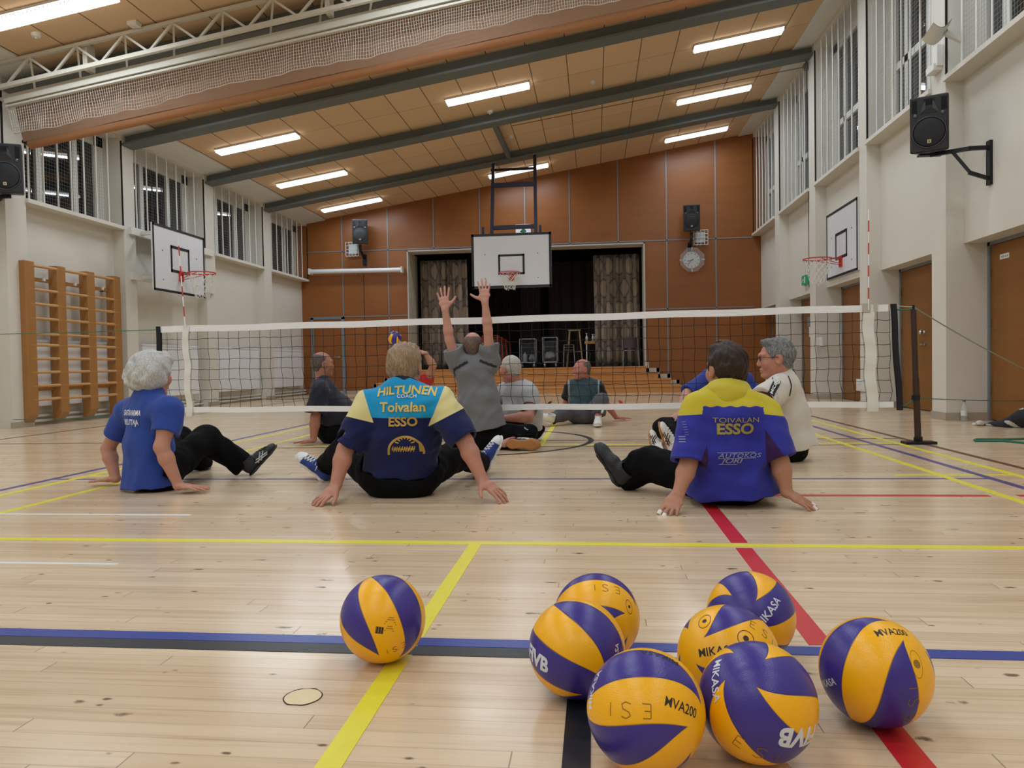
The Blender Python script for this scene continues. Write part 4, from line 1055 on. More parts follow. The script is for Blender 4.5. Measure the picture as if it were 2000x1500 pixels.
def hair(parent, hd, f, u, hs, style, m, h=0.004, seed=1):
    f = nrm(f); u = nrm(np.array(u, float)-(np.array(u, float)@f)*f); r = np.cross(f, u)
    P = lambda a, b, c: np.array(hd)+(r*a+f*b+u*c)*hs
    F = Field(h)
    B = lambda c, rad, k=0.02, op='u': F.ball(c, tuple(q*hs for q in rad), k*hs, r, f, u, op)
    rr = np.random.RandomState(seed)
    if style in ('short', 'crop', 'fringe'):
        g = {'short': 0.010, 'crop': 0.004, 'fringe': 0.004}[style]
        B(P(0, -0.014, 0.030), (0.0755+g, 0.098+g, 0.090+g)); F.cone(P(0, -0.055, 0.0), P(0, -0.060, -0.062), (0.060*hs, 0.042*hs), (0.050*hs, 0.034*hs), 0.02*hs, right=r, flat=True)
        if style == 'short': B(P(0, 0.045, 0.100), (0.060, 0.045, 0.028))
        F.cut(P(0, 0.055 if style != 'fringe' else 0.010, 0.052), f*0.93-u*0.36)
        F.cut(P(0, 0.022, -0.02), f*0.80-u*0.60)
        F.cut(P(0, -0.03, -0.070), -u*0.95+f*0.3)
        if style == 'fringe': B(P(0, 0.035, 0.130), (0.085, 0.115, 0.072), 0.01, 's')
        for s in (-1, 1): B(P(0.084*s, 0.004, -0.010), (0.016, 0.028, 0.038), 0.006, 's')
        a, fq = (0.0035 if style == 'short' else 0.001), 210.0
    elif style == 'bob':
        B(P(0, -0.016, 0.030), (0.106, 0.122, 0.108)); B(P(0, -0.040, -0.025), (0.106, 0.100, 0.070), 0.05); B(P(0.0, 0.035, 0.085), (0.085, 0.065, 0.05), 0.03)
        F.cut(P(0, 0.070, 0.045), f*0.85-u*0.52, 0); F.cut(P(0, 0, -0.095), -u+f*0.25)
        B(P(0, 0.11, -0.03), (0.066, 0.09, 0.10), 0.02, 's')
        a, fq = 0.0056, 92.0
    d1 = nrm(r*0.9+f*0.4+u*0.1); d2 = nrm(f*0.9-r*0.5)
    def strands(X, Y, Z):
        x, y, z = X-hd[0], Y-hd[1], Z-hd[2]
        q1 = x*d1[0]+y*d1[1]+z*d1[2]; q2 = x*d2[0]+y*d2[1]+z*d2[2]; qz = x*u[0]+y*u[1]+z*u[2]
        return a*(np.sin(fq*q1+2.5*np.sin(28*qz+20*q2)+seed)*0.6+np.sin(fq*0.8*q2+2.2*np.sin(34*qz+18*q1))*0.5+0.8*np.sin(45*q1+50*qz)*np.sin(40*q2))
    F.warp(strands)
    return skin('hair', F, m, parent, floor=False, rl=1)
def hairmat(name, c1, c2):
    t = NT(name); P = t.obj(); X, Y, Z = t.sep(P)
    n1 = t.noise(t.comb(t.math('MULTIPLY', X, 220.0), t.math('MULTIPLY', Y, 220.0), t.math('MULTIPLY', Z, 26.0)), 1.0, 3); n2 = t.noise(P, 40.0, 3)
    c = t.mix(t.ramp(n1, 0.3, 0.7), lin(c1), lin(c2)); c = t.mix(t.math('MULTIPLY', t.ramp(n2, 0.45, 0.7), 0.5), c, lin(c1)); t.color(c)
    t.b.inputs['Roughness'].default_value = 0.55; t.b.inputs['Specular IOR Level'].default_value = 0.35; t.bump(n1, 0.5, 0.004)
    return t.m

def person(label, J, face, rt, skin_c, hstyle=None, hmat=None, hs=1.0, h=0.006, hands=None, up=(0, 0, 1), hair_h=None, arm=1.0, seed=1, feet=True, neck_r=0.06, eyes=False, short_leg=0.0):
    """body: one continuous skin from head to feet"""
    F = Field(h); rt = nrm(rt); J = {k: np.array(v, float) for k, v in J.items()}
    F.cone(J['che'], J['pel']+V(0, 0, 0.02), (0.135, 0.085), (0.125, 0.09), 0.03, right=rt)
    F.cone(J['sa']+(J['sb']-J['sa'])*0.12, J['sb']+(J['sa']-J['sb'])*0.12, 0.058, 0.058, 0.03)
    for c in 'ab': F.cone(J['nk']-V(0, 0, 0.04), J['s'+c], 0.050, 0.050, 0.05)
    F.ball(J['pel'], (0.13, 0.10, 0.09), 0.03, right=rt, fwd=np.cross(V(0, 0, 1), rt))
    f_ = nrm(face); hdb = J['hd']-f_*0.02*hs-np.array(up)*0.06*hs
    F.cone(J['nk']-nrm(hdb-J['nk'])*0.04, hdb, neck_r*hs*1.06, neck_r*hs*0.94, 0.03)
    for c in 'ab':
        s_, e_, w_ = J['s'+c], J['e'+c], J['w'+c]; ax = nrm(w_-e_)
        F.cone(s_, s_*0.5+e_*0.5, 0.052*arm, 0.049*arm, 0.03); F.cone(s_*0.5+e_*0.5, e_, 0.049*arm, 0.041*arm, 0.02)
        F.cone(e_, e_+(w_-e_)*0.3, 0.041*arm, 0.044*arm, 0.02); F.cone(e_+(w_-e_)*0.3, w_, 0.044*arm, 0.0275*arm, 0.02)
        hip = J['pel']+rt*(0.095 if c == 'b' else -0.095)-V(0, 0, 0.005)
        if 'h'+c in J: hip = J['h'+c]
        F.cone(hip, J['k'+c], 0.078, 0.055, 0.03); F.cone(J['k'+c], J['n'+c], 0.054, 0.036, 0.02)
        if 't'+c in J: F.cone(J['n'+c], J['n'+c]*0.45+J['t'+c]*0.55, 0.034, 0.026, 0.02)
    tips = {}
    for c, q in (hands or {}).items():
        tips[c] = fingers(F, J['w'+c], q['d'], q['n'], q['th'], q.get('spread', 0.16), q.get('curl', (0.1, 0.2, 0.15)), q.get('sc', 1.0), q.get('thumb', (0.75, 0.62)))
    P, r, f, u = head(F, J['hd'], face, up, hs)
    b = skin('person', F, skinmat(skin_c), None, rl=1)
    tag(b, label, 'person')
    if hstyle: hair(b, J['hd'], face, up, hs, hstyle, hmat, hair_h or min(h, 0.005), seed)
    if eyes:
        for s in (-1, 1):
            m = MB(); m.lathe([(0.0126*hs*math.cos(q), 0.0126*hs*math.sin(q)) for q in [PI*i/10-PI/2 for i in range(11)]], P(0.031*s, 0.0785, 0.009), 14, f)
            e = link('eye', m, M_EYE, b, smooth=True)
            m = MB(); m.lathe([(0.0058*hs, 0.0115*hs), (0.004*hs, 0.0128*hs), (0, 0.0131*hs)], P(0.031*s, 0.0785, 0.009), 12, f); link('iris', m, M_IRIS, e)
    b['_tips'] = 0
    return b, P, (r, f, u), tips
TORSO = []      # the last shirt's trunk: trousers tuck in under it
def shirt(parent, J, rt, mats, color=None, sl=0.75, slr=(0.078, 0.074), tor=((0.17, 0.115), (0.165, 0.125), (0.172, 0.135)), hem=None, mid=None, h=0.006, nr=0.062, seed=3, amp=0.0035, collar=None, name='shirt', ff=38.0, sg=0.0, yoke=0.068, end_in=0.008, trap=0.066):
    J = {k: np.array(v, float) for k, v in J.items()}; rt = nrm(rt)
    F = Field(h); hem = J['pel']+V(0, 0, 0.03) if hem is None else np.array(hem, float); mid = (J['che']+hem)/2 if mid is None else np.array(mid, float)
    up = nrm(J['nk']-J['che']) if np.linalg.norm(J['nk']-J['che']) > 0.01 else V(0, 0, 1)
    for c in 'ab':
        s_, e_, w_ = J['s'+c], J['e'+c], J['w'+c]; L1 = np.linalg.norm(e_-s_); t = sl[c] if isinstance(sl, dict) else sl
        r0, r1 = slr
        if t <= 1.0: E = s_+(e_-s_)*t; F.cone(s_, E, r0*0.98, r1, 0.04, flat=True); D = nrm(e_-s_); I = E-D*0.05
        else:
            E = e_+(w_-e_)*(t-1); F.cone(s_, e_, r0, (r0+r1)/2, 0.04); F.cone(e_, E, (r0+r1)/2, r1, 0.03, flat=True); D = nrm(w_-e_); I = E-D*0.04
        F.cone(I, E+D*0.06, r1-0.024, r1-0.016, 0.004, op='s')
    c0 = J['che']-nrm(J['che']-mid)*0.03
    TORSO.clear(); TORSO.extend([(c0, mid, tor[0], tor[1], rt), (mid, hem, tor[1], tor[2], rt)])
    F.cone(c0, mid, tor[0], tor[1], 0.04, right=rt); F.cone(mid, hem, tor[1], tor[2], 0.04, right=rt, flat=True)
    wid = np.linalg.norm(J['sb']-J['sa'])
    F.cone(J['sa']+(J['sb']-J['sa'])*0.10, J['sb']+(J['sa']-J['sb'])*0.10, (yoke, yoke), (yoke, yoke), 0.05)
    F.cone(J['nk']-up*0.005, J['che'], (0.078, 0.074), (0.15, 0.10), 0.05, right=rt)
    for c in 'ab': F.cone(J['nk']-up*0.035, J['s'+c]+(J['nk']-J['s'+c])*0.15, trap, yoke, 0.06)
    F.cone(J['nk']-up*0.03, J['nk']+up*0.12, nr*1.02, nr*1.1, 0.004, op='s')
    F.warp(wrinkles(seed, amp*1.5, ff*0.7)); F.warp(wrinkles(seed+100, amp*0.7, ff*1.7))
    return skin(name, F, mats, parent, color, rl=1)
def trousers(parent, J, rt, m, cuff={'a': 1.0, 'b': 1.0}, r=(0.100, 0.078, 0.066), pr=(0.165, 0.135, 0.115), h=0.006, seed=5, amp=0.004, name='trousers', color=None, top=0.05):
    J = {k: np.array(v, float) for k, v in J.items()}; rt = nrm(rt); F = Field(h)
    F.ball(J['pel']+V(0, 0, 0.0), pr, 0.04, right=rt, fwd=np.cross(V(0, 0, 1), rt))
    F.cone(J['pel'], J['pel']+(J['che']-J['pel'])*0.32, (pr[0]*0.92, pr[1]*0.92), (pr[0]*0.9, pr[1]*0.86), 0.03, right=rt, flat=True)
    for c in 'ab':
        hip = J['pel']+rt*(0.09 if c == 'b' else -0.09)
        if 'h'+c in J: hip = J['h'+c]
        k_, n_ = J['k'+c], J['n'+c]
        F.cone(hip, k_, r[0], r[1], 0.05)
        t = cuff[c]
        if t > 0: F.cone(k_, k_+(n_-k_)*t, r[1], r[2], 0.03, flat=True)
    F.warp(wrinkles(seed, amp*1.7, 26.0)); F.warp(wrinkles(seed+50, amp*0.8, 55.0))
    for a_, b_, r0, r1, q_ in TORSO: F.cone(a_, b_, (r0[0]+0.012, r0[1]+0.012), (r1[0]+0.012, r1[1]+0.012), 0.004, right=q_, op='s', flat=True)
    return skin(name, F, m if isinstance(m, list) else [m], parent, color, rl=2)
# ---- lettering laid onto a surface
_fc = {}
def text_tris(s, size, bold=0.0, shear=0.0, space=1.0):
    key = (s, size, bold, shear, space)
    if key in _fc: return _fc[key]
    cu = bpy.data.curves.new('t', 'FONT'); cu.body = s; cu.size = size; cu.align_x = 'CENTER'; cu.align_y = 'CENTER'; cu.offset = bold*size; cu.shear = shear; cu.space_character = space; cu.resolution_u = 3
    o = bpy.data.objects.new('t', cu); COL.objects.link(o); bpy.context.view_layer.update()
    me = bpy.data.meshes.new_from_object(o.evaluated_get(bpy.context.evaluated_depsgraph_get()))
    bm = bmesh.new(); bm.from_mesh(me); bmesh.ops.triangulate(bm, faces=bm.faces)
    for _ in range(3):
        ed = [e for e in bm.edges if e.calc_length() > size*0.22]
        if not ed: break
        bmesh.ops.subdivide_edges(bm, edges=ed, cuts=1); bmesh.ops.triangulate(bm, faces=bm.faces)
    bmesh.ops.remove_doubles(bm, verts=bm.verts, dist=1e-5)
    bm.verts.index_update()
    vs = np.array([v.co[:] for v in bm.verts]); fs = [tuple(v.index for v in f.verts) for f in bm.faces]; bm.free()
    bpy.data.objects.remove(o); bpy.data.curves.remove(cu); bpy.data.meshes.remove(me)
    _fc[key] = (vs, fs); return vs, fs
def bvh_of(o):
    me = o.data; return BVHTree.FromPolygons([v.co[:] for v in me.vertices], [p.vertices[:] for p in me.polygons])
def lay(parent, bvh, vs, fs, O, R, U, m, name='lettering', off=0.0025, arc=0.0):
    """vs: flat x,y points; shot along -N onto the surface"""
    R = nrm(R); U = nrm(np.array(U, float)-(np.array(U, float)@R)*R); N = np.cross(R, U); O = np.array(O, float); out = []
    bad = set()
    for i, v in enumerate(vs):
        p = O+R*v[0]+U*(v[1]-arc*v[0]*v[0])
        hit = bvh.ray_cast(Vector(p+N*0.25), Vector(-N), 0.45)
        if hit[0] is None: bad.add(i); hit = bvh.find_nearest(Vector(p))
        q = np.array(hit[0])+N*off+np.array(hit[1])*0.0008*np.sign(np.array(hit[1])@N); out.append(q)
    fs = [f for f in fs if not bad.intersection(f)]
    return link(name, (np.array(out), fs, None), m, parent)
# ---------------------------------------------------------------- the cast
GOLD = mat('gold_print', '#b08e3c', 0.5); PALEGOLD = mat('pale_gold_print', '#cdb85e', 0.5); WHITEP = mat('white_print', '#dfe4ea', 0.5)
HM_WHITE = hairmat('white_hair', '#a3a4a3', '#cfcfcb'); HM_BLOND = hairmat('ash_blond_hair', '#7b654e', '#a58e72'); HM_BROWN = hairmat('brown_hair', '#1c110c', '#38251a'); HM_GREY = hairmat('grey_hair', '#4c4d4f', '#8a8a88')
HM_STUB = hairmat('stubble', '#5a4840', '#7d675c'); HM_DGREY = hairmat('dark_grey_hair', '#4a423d', '#6b625b'); HM_PALE = hairmat('pale_hair', '#a09a92', '#cfc9c0'); HM_RBROWN = hairmat('red_brown_hair', '#4a2f22', '#6e4a36')

# ===== the coach in the middle, back to the camera
J = dict(pel=A(780, 938, 4.17), che=A(788, 800, 4.13), nk=A(788, 757, 4.15), hd=A(790, 719, 4.20),
         sa=A(721, 795, 4.11), ea=A(674, 878, 4.02), wa=A(655, 950, 3.93), sb=A(860, 791, 4.11), eb=A(908, 862, 4.04), wb=A(942, 937, 3.98),
         ka=A(672, 880, 4.50), na=A(629, 921, 4.80), ta=A(580, 890, 4.8), kb=A(893, 888, 4.5), nb=A(940, 908, 4.98), tb=A(975, 870, 5.05))
J['pel'][2] = 0.105
b, P, ax, _ = person('person in a blue and navy team shirt, seated centre, back turned', J, (0, 1, 0.0), (1, 0, 0), '#b5806c', 'short', HM_BLOND, 1.14, 0.004,
    dict(a=dict(d=A(612, 992, 3.80)-J['wa'], n=(-0.25, -0.45, 0.85), th=(1, 0.2, -0.3), spread=0.14, curl=(-0.1, 0.25, 0.2), sc=1.08), b=dict(d=A(985, 974, 3.92)-J['wb'], n=(0.35, -0.3, 0.85), th=(-1, 0.0, -0.9), spread=0.16, curl=(-0.05, 0.25, 0.2), sc=1.08, thumb=(0.5, 0.75))), seed=2, arm=1.08)
BL, CY, CR, NV = fabric('navy_shirt', '#141c4a'), fabric('cyan_yoke', '#1c8fc4'), fabric('cream_shoulder', '#d9cf94'), fabric('navy_collar', '#0f1430')
COACHM = panel_mat('team_shirt', '#141c4a', (('cream', '#d9cf94'), ('cyan', '#1c93c9')))
def coach_col(c):
    px, py = seen(c); q = (py-762)/56
    le = 709+17*q; re = 865-22*q
    cy = np.minimum(np.minimum(px-le, re-px), 815+3*np.cos((px-785)/60)-1-py)
    lo = np.where(px < 785, 815+(px-684)*0.24, 823-(px-856)*0.52)
    return {'cyan': cy, 'cream': np.minimum(np.maximum(le-px, px-re)+1.0, lo-py)}
sh = shirt(b, J, (1, 0, 0), [COACHM], coach_col, sl={'a': 0.98, 'b': 0.96}, slr=(0.094, 0.088), tor=((0.205, 0.135), (0.212, 0.15), (0.205, 0.155)), hem=A(780, 924, 4.16), h=0.005, seed=11, amp=0.005, yoke=0.078, end_in=0.012, trap=0.075)
F = Field(0.004); up_ = nrm(J['hd']-J['nk']); F.cone(J['nk']+V(0, -0.005, 0.004), J['nk']+V(0, 0.010, 0.034), (0.092, 0.088), (0.084, 0.082), 0.01, flat=True); F.cone(J['nk']-V(0, 0, 0.06), J['nk']+V(0, 0.012, 0.09), (0.069, 0.067), (0.069, 0.067), 0.003, op='s'); skin('collar', F, NV, sh, floor=False)
trousers(b, J, (1, 0, 0), M_BLACKPANTS, {'a': 0.92, 'b': 0.95}, r=(0.118, 0.09, 0.075), pr=(0.225, 0.165, 0.135), h=0.006, seed=4)
CONV = fabric('blue_canvas', '#233c8a'); RUB = mat('white_rubber', '#d8d8d4', 0.45)
shoe(b, A(641, 943, 4.70), A(573, 886, 4.72), (0.62, -0.45, 0.65), CONV, RUB, RUB, cap=RUB, sc=0.98)
shoe(b, A(949, 924, 5.02), A(977, 864, 5.05), (-0.80, -0.55, 0.25), CONV, RUB, RUB, cap=RUB, sc=0.95)
bv = bvh_of(sh); back = lambda px, py: A(px, py, 3.95)
def backtext(s, px, py, size, m, bold=0.02, shear=0, sx=1.0, space=1.0, rot=0.0, name='lettering', off=0.004, arc=0.0):
    vs, fs = text_tris(s, size, bold, shear, space); vs = vs.copy(); vs[:, 0] *= sx
    return lay(sh, bv, vs, fs, back(px, py), (math.cos(rot), 0, math.sin(rot)), (-math.sin(rot), 0, math.cos(rot)), m, name, off, arc)
backtext('HILTUNEN', 786, 763, 0.062, PALEGOLD, 0.03, sx=1.12, arc=0.55); backtext('COACH', 788, 775, 0.026, WHITEP, 0.01, sx=1.15); backtext('Toivalan', 781, 797, 0.072, PALEGOLD, 0.025, sx=1.05); backtext('ESSO', 782, 826, 0.068, GOLD, 0.03, sx=1.05)
m_ = MB(); vs = []; n_ = 28
for i in range(n_+1):
    q = PI*i/n_
    for r in (0.098, 0.085): vs.append((r*math.cos(q), r*0.95*math.sin(q)-0.05, 0))
fs = [(2*i, 2*i+1, 2*i+3, 2*i+2) for i in range(n_)]
k0 = len(vs); vs += [(-0.098, -0.062, 0), (0.098, -0.062, 0), (0.098, -0.048, 0), (-0.098, -0.048, 0)]; fs.append((k0, k0+1, k0+2, k0+3))
for i in range(7):
    q = PI*(i+1)/8; k0 = len(vs); d1 = (math.cos(q), math.sin(q)); d2 = (-d1[1], d1[0])
    vs += [(d1[0]*0.034+d2[0]*0.003, d1[1]*0.034+d2[1]*0.003-0.01, 0), (d1[0]*0.034-d2[0]*0.003, d1[1]*0.034-d2[1]*0.003-0.01, 0), (d1[0]*0.056-d2[0]*0.004, d1[1]*0.05-d2[1]*0.004-0.01, 0), (d1[0]*0.056+d2[0]*0.004, d1[1]*0.05+d2[1]*0.004-0.01, 0)]; fs.append((k0, k0+1, k0+2, k0+3))
k0 = len(vs); vs += [(0.072, -0.048, 0), (0.098, -0.048, 0), (0.07, 0.0, 0)]; fs.append((k0, k0+1, k0+2))
lay(sh, bv, np.array(vs), fs, back(787, 868), (1, 0, 0), (0, 0, 1), GOLD, 'emblem', 0.004)
vs = []; fs = []
for k in range(26):            # worn lettering across the emblem, no longer readable
    x = -0.06+0.12*k/25; y = -0.012+0.006*math.sin(k*2.3)-0.00*k; vs += [(x-0.004, y-0.011, 0), (x+0.0005, y-0.011, 0), (x+0.003, y+0.010+0.004*math.sin(k*1.7), 0), (x-0.001, y+0.010, 0)]; q = len(vs)-4; fs.append((q, q+1, q+2, q+3))
lay(sh, bv, np.array(vs), fs, back(784, 874), (1, 0, 0), (0, 0, 1), GOLD, 'emblem_print', 0.005)

# ===== the woman on the left
J = dict(pel=A(304, 928, 4.36), che=A(289, 806, 4.34), nk=A(291, 768, 4.34), hd=A(297, 733, 4.37),
         sa=A(247, 808, 4.47), ea=A(211, 876, 4.50), wa=A(226, 932, 4.47), sb=A(333, 804, 4.24), eb=A(315, 873, 4.16), wb=A(349, 946, 4.19),
         ka=A(352, 858, 4.92), na=A(394, 905, 5.20), ta=A(412, 908, 5.4), kb=A(402, 858, 4.74), nb=A(474, 908, 4.93), tb=A(528, 890, 5.0))
J['pel'][2] = 0.10; J['wa'][2] = 0.045; J['wb'][2] = 0.045
rt = (0.82, -0.57, 0)
b, P, ax, _ = person('person with white bobbed hair in a royal blue T-shirt, seated at left', J, (0.34, 0.94, -0.06), rt, '#b98672', 'bob', HM_WHITE, 1.10, 0.004,
    dict(a=dict(d=(-1, -0.12, -0.06), n=(0, 0, 1), th=(0.1, 1, 0), spread=0.14, curl=(0.02, 0.08, 0.05), sc=0.95), b=dict(d=(1, 0.0, -0.08), n=(0, 0, 1), th=(0.1, 1, 0), spread=0.22, curl=(0.02, 0.08, 0.05), sc=1.0)), seed=6, arm=0.98)
sh = shirt(b, J, rt, fabric('royal_blue_shirt', '#1f3f94'), None, sl={'a': 0.62, 'b': 0.60}, slr=(0.078, 0.076), tor=((0.162, 0.112), (0.158, 0.122), (0.190, 0.160)), hem=A(296, 947, 4.34), mid=A(289, 870, 4.33), h=0.005, seed=14, amp=0.0035, yoke=0.062)
trousers(b, J, rt, M_BLACKPANTS, {'a': 0.95, 'b': 0.95}, r=(0.104, 0.088, 0.085), pr=(0.172, 0.135, 0.115), seed=9)
ASB = mat('black_shoe', '#16171b', 0.55, bump=0.2, bscale=400); SILV = mat('silver_stripe', '#b4b8bd', 0.4); BRN = mat('gum_sole', '#a5703c', 0.55)
shoe(b, A(489, 930, 4.90), A(536, 878, 5.02), (-0.55, -0.35, 0.75), ASB, ASB, ASB, SILV, sc=0.95)
shoe(b, A(402, 926, 5.16), A(404, 905, 5.45), (-0.2, -0.35, 0.9), ASB, ASB, None, SILV, sc=0.9)
bv = bvh_of(sh)
bn = nrm(np.cross(rt, (0, 0, 1)))          # towards the back
for s, px, py, sz in (('SATAVARMA', 271, 806, 0.046), ('LIIKUTTAJA', 268, 824, 0.046)):
    vs, fs = text_tris(s, sz, 0.02, 0, 1.0); vs = vs.copy(); vs[:, 0] *= 0.64
    lay(sh, bv, vs, fs, A(px, py, 4.28), (0.96, -0.20, 0.0), (0.05, 0, 1), WHITEP, off=0.005)

# ===== yellow and blue shirt, right
J = dict(pel=A(1422, 955, 3.95), che=A(1420, 804, 3.87), nk=A(1420, 766, 3.90), hd=A(1419, 723, 3.94),
         sa=A(1362, 802, 3.87), ea=A(1345, 905, 3.78), wa=A(1324, 966, 3.70), sb=A(1482, 802, 3.87), eb=A(1523, 900, 3.80), wb=A(1537, 962, 3.78),
         ka=A(1268, 905, 4.28), na=A(1219, 933, 4.36), ta=A(1180, 900, 4.4), kb=A(1480, 930, 4.45), nb=A(1440, 915, 4.85), tb=A(1440, 880, 4.95))
J['pel'][2] = 0.11; rt = (1, 0.04, 0); J['ha'] = J['pel']+V(-0.085, 0.09, -0.01)
b, P, ax, tips = person('person with short brown hair in a yellow and blue shirt, back turned', J, (-0.35, 0.93, 0.0), rt, '#b17f68', 'short', HM_BROWN, 1.10, 0.004,
    dict(a=dict(d=A(1300, 1012, 3.60)-J['wa'], n=(-0.1, -0.5, 0.85), th=(-1, 0.2, 0), spread=0.20, curl=(-0.05, 0.25, 0.25), sc=1.0, thumb=(0.85, 0.35)), b=dict(d=A(1596, 996, 3.75)-J['wb'], n=(0.25, -0.3, 0.9), th=(0.3, 1, 0), spread=0.14, curl=(0.0, 0.2, 0.15), sc=1.0)), seed=8, arm=1.0, hair_h=0.004)
RB, YE, PU = fabric('blue_shirt', '#2b2f96', 0.7), fabric('yellow_yoke', '#c4b52e', 0.7), fabric('purple_gusset', '#30104a', 0.7)
YBM = panel_mat('two_tone_shirt', '#2b2f96', (('purple', '#30104a'), ('yellow', '#c4b52e')), 0.7)
def yb(c):
    px, py = seen(c); d = np.where((px < 1373) | (px > 1492), 809+np.where(px < 1400, (px-1373)*-0.06, (px-1492)*0.10), 794+1.2*np.sin(px*0.25))
    pr = poly_field(px, py, [(1494, 838), (1534, 893), (1512, 918), (1497, 905)]); pl = poly_field(px, py, [(1381, 868), (1384, 900), (1379, 916), (1366, 908)])
    near = (J['che'][1]+0.03-c[:, 1])*400
    return {'yellow': d-py, 'purple': np.minimum(np.maximum(pr, pl), near)}
sh = shirt(b, J, rt, [YBM], yb, sl={'a': 0.97, 'b': 0.97}, slr=(0.088, 0.092), tor=((0.178, 0.125), (0.185, 0.145), (0.225, 0.185)), hem=A(1430, 960, 3.92), h=0.005, seed=21, amp=0.005, yoke=0.07, end_in=0.012, ff=30.0)
F = Field(0.004); F.cone(J['nk']+V(0, -0.012, -0.010), J['nk']+V(0, 0.01, 0.040), (0.122, 0.112), (0.098, 0.092), 0.01, flat=True); F.cone(J['nk']-V(0, 0, 0.06), J['nk']+V(0, 0.012, 0.10), (0.070, 0.068), (0.086, 0.082), 0.003, op='s'); F.warp(wrinkles(5, 0.004, 50)); skin('collar', F, YE, sh, floor=False)
trousers(b, J, rt, M_BLACKPANTS, {'a': 0.97, 'b': 0.95}, r=(0.108, 0.10, 0.085), pr=(0.185, 0.14, 0.125), seed=16)
shoe(b, A(1211, 953, 4.30), A(1168, 880, 4.36), (0.75, -0.55, 0.35), ASB, ASB, None, None, sc=1.0)
F = Field(0.005); F.cone(J['na']*0.7+J['ka']*0.3, J['na'], 0.045, 0.042, 0.01); skin('sock', F, mat('white_sock', '#d7d5d0', 0.9), b, floor=False)
TAPE = mat('white_tape', '#e4e2dd', 0.7)
for c, ids in (('a', (0, 1)), ('b', (0, 1))):
    for i in ids:
        p0, p1 = tips[c][i][1], tips[c][i][2]; d_ = nrm(p1-p0); mm = MB(); mm.tube([p0+(p1-p0)*0.05, p0+(p1-p0)*0.95], 0.0108, 12); link('finger_tape', mm, TAPE, b, auto=0.8)
bv = bvh_of(sh); back = lambda px, py: A(px, py, 3.74)
DG = mat('dull_gold_print', '#9a8f4a', 0.5); GREYP = mat('grey_print', '#7f83a8', 0.5)
backtext('TOIVALAN', 1439, 821, 0.034, DG, 0.0, sx=1.35); backtext('ESSO', 1437, 839, 0.072, DG, 0.035, sx=1.12); backtext('AUTOKOS', 1444, 890, 0.030, GREYP, 0.012, 0.3, sx=1.35, space=1.1); backtext('JORI', 1428, 900, 0.034, GREYP, 0.02, 0.35, sx=1.45)
for (xa, xb, yy) in ((1400, 1476, 884), (1402, 1478, 895), (1403, 1440, 907)):
    L_ = A(xb, yy, 3.74)[0]-A(xa, yy, 3.74)[0]; vs = np.array([(-L_/2+L_*i/14, s*0.0016, 0) for i in range(15) for s in (-1, 1)]); fs = [(2*i, 2*i+2, 2*i+3, 2*i+1) for i in range(14)]
    lay(sh, bv, vs, fs, back((xa+xb)/2, yy), (1, 0, 0), (0, 0, 1), GREYP, 'print_line', 0.004)
vs = []; fs = []
for k in range(9):             # faded sleeve print
    for (dx, dy, w_, h_) in ((0.002*k-0.008, 0.05-0.012*k, 0.018, 0.002),) if k < 6 else ((-0.02, 0.05-0.012*k, 0.03, 0.005),):
        q = len(vs); vs += [(dx-w_/2, dy, 0), (dx+w_/2, dy+0.002, 0), (dx+w_/2, dy+h_+0.002, 0), (dx-w_/2, dy+h_, 0)]; fs.append((q, q+1, q+2, q+3))
lay(sh, bv, np.array(vs), fs, back(1341, 846), (1, 0, 0), (0, 0, 1), GREYP, 'sleeve_print', 0.004)
# ===== raised arms at the net, grey shirt
J = dict(pel=A(948, 838, 6.42), che=A(926, 722, 6.36), nk=A(925, 708, 6.37), hd=A(924, 677, 6.40),
         sa=A(893, 711, 6.36), ea=A(878, 664, 6.30), wa=A(869, 603, 6.26), sb=A(957, 709, 6.36), eb=A(953, 645, 6.30), wb=A(947, 588, 6.26),
         ka=A(890, 846, 6.75), na=A(905, 862, 6.4), kb=A(1030, 848, 6.45), nb=A(985, 866, 6.33))
J['pel'][2] = 0.11; rt = (1, 0, 0)
b, P, ax, _ = person('person in a grey shirt kneeling at the net with both arms raised', J, (0, 1, 0.22), rt, '#c08d7c', 'fringe', HM_STUB, 1.03, 0.0045,
    dict(a=dict(d=(-0.10, 0.08, 1), n=(0, -1, 0), th=(1, 0, 0), spread=0.24, curl=(0.02, 0.06, 0.05), sc=1.05, thumb=(0.62, 0.80)), b=dict(d=(-0.06, 0.08, 1), n=(0, -1, 0), th=(-1, 0, 0.1), spread=0.22, curl=(0.02, 0.06, 0.05), sc=1.05, thumb=(0.35, 0.95))), up=(0, -0.22, 1), seed=4, arm=0.9)
GY = fabric('grey_shirt', '#6d6f72'); GY2 = fabric('black_piping', '#191a1e')
sh = shirt(b, J, rt, [GY, GY2], None, sl={'a': 0.62, 'b': 0.60}, slr=(0.082, 0.080), tor=((0.178, 0.12), (0.165, 0.13), (0.178, 0.165)), hem=A(948, 836, 6.40), mid=A(935, 775, 6.38), h=0.006, seed=31, amp=0.006, yoke=0.062, ff=26.0, trap=0.05)
bv = bvh_of(sh)
for p0, p1 in (((913, 706), (884, 723)), ((936, 704), (971, 718)), ((884, 720), (889, 758)), ((971, 716), (977, 762)), ((977, 762), (984, 815))):
    a_, b_ = A(p0[0], p0[1], 6.25), A(p1[0], p1[1], 6.25); L = np.linalg.norm(b_-a_); n_ = 12
    vs = np.array([(-L/2+L*i/n_, s*(0.010 if p0[1] < 710 else 0.006)+0.003*math.sin(i*1.9), 0) for i in range(n_+1) for s in (-1, 1)]); fs = [(2*i, 2*i+2, 2*i+3, 2*i+1) for i in range(n_)]
    d_ = nrm(b_-a_); lay(sh, bv, vs, fs, (a_+b_)/2, d_, np.cross(V(0, -1, 0), d_), GY2, 'piping', 0.004)
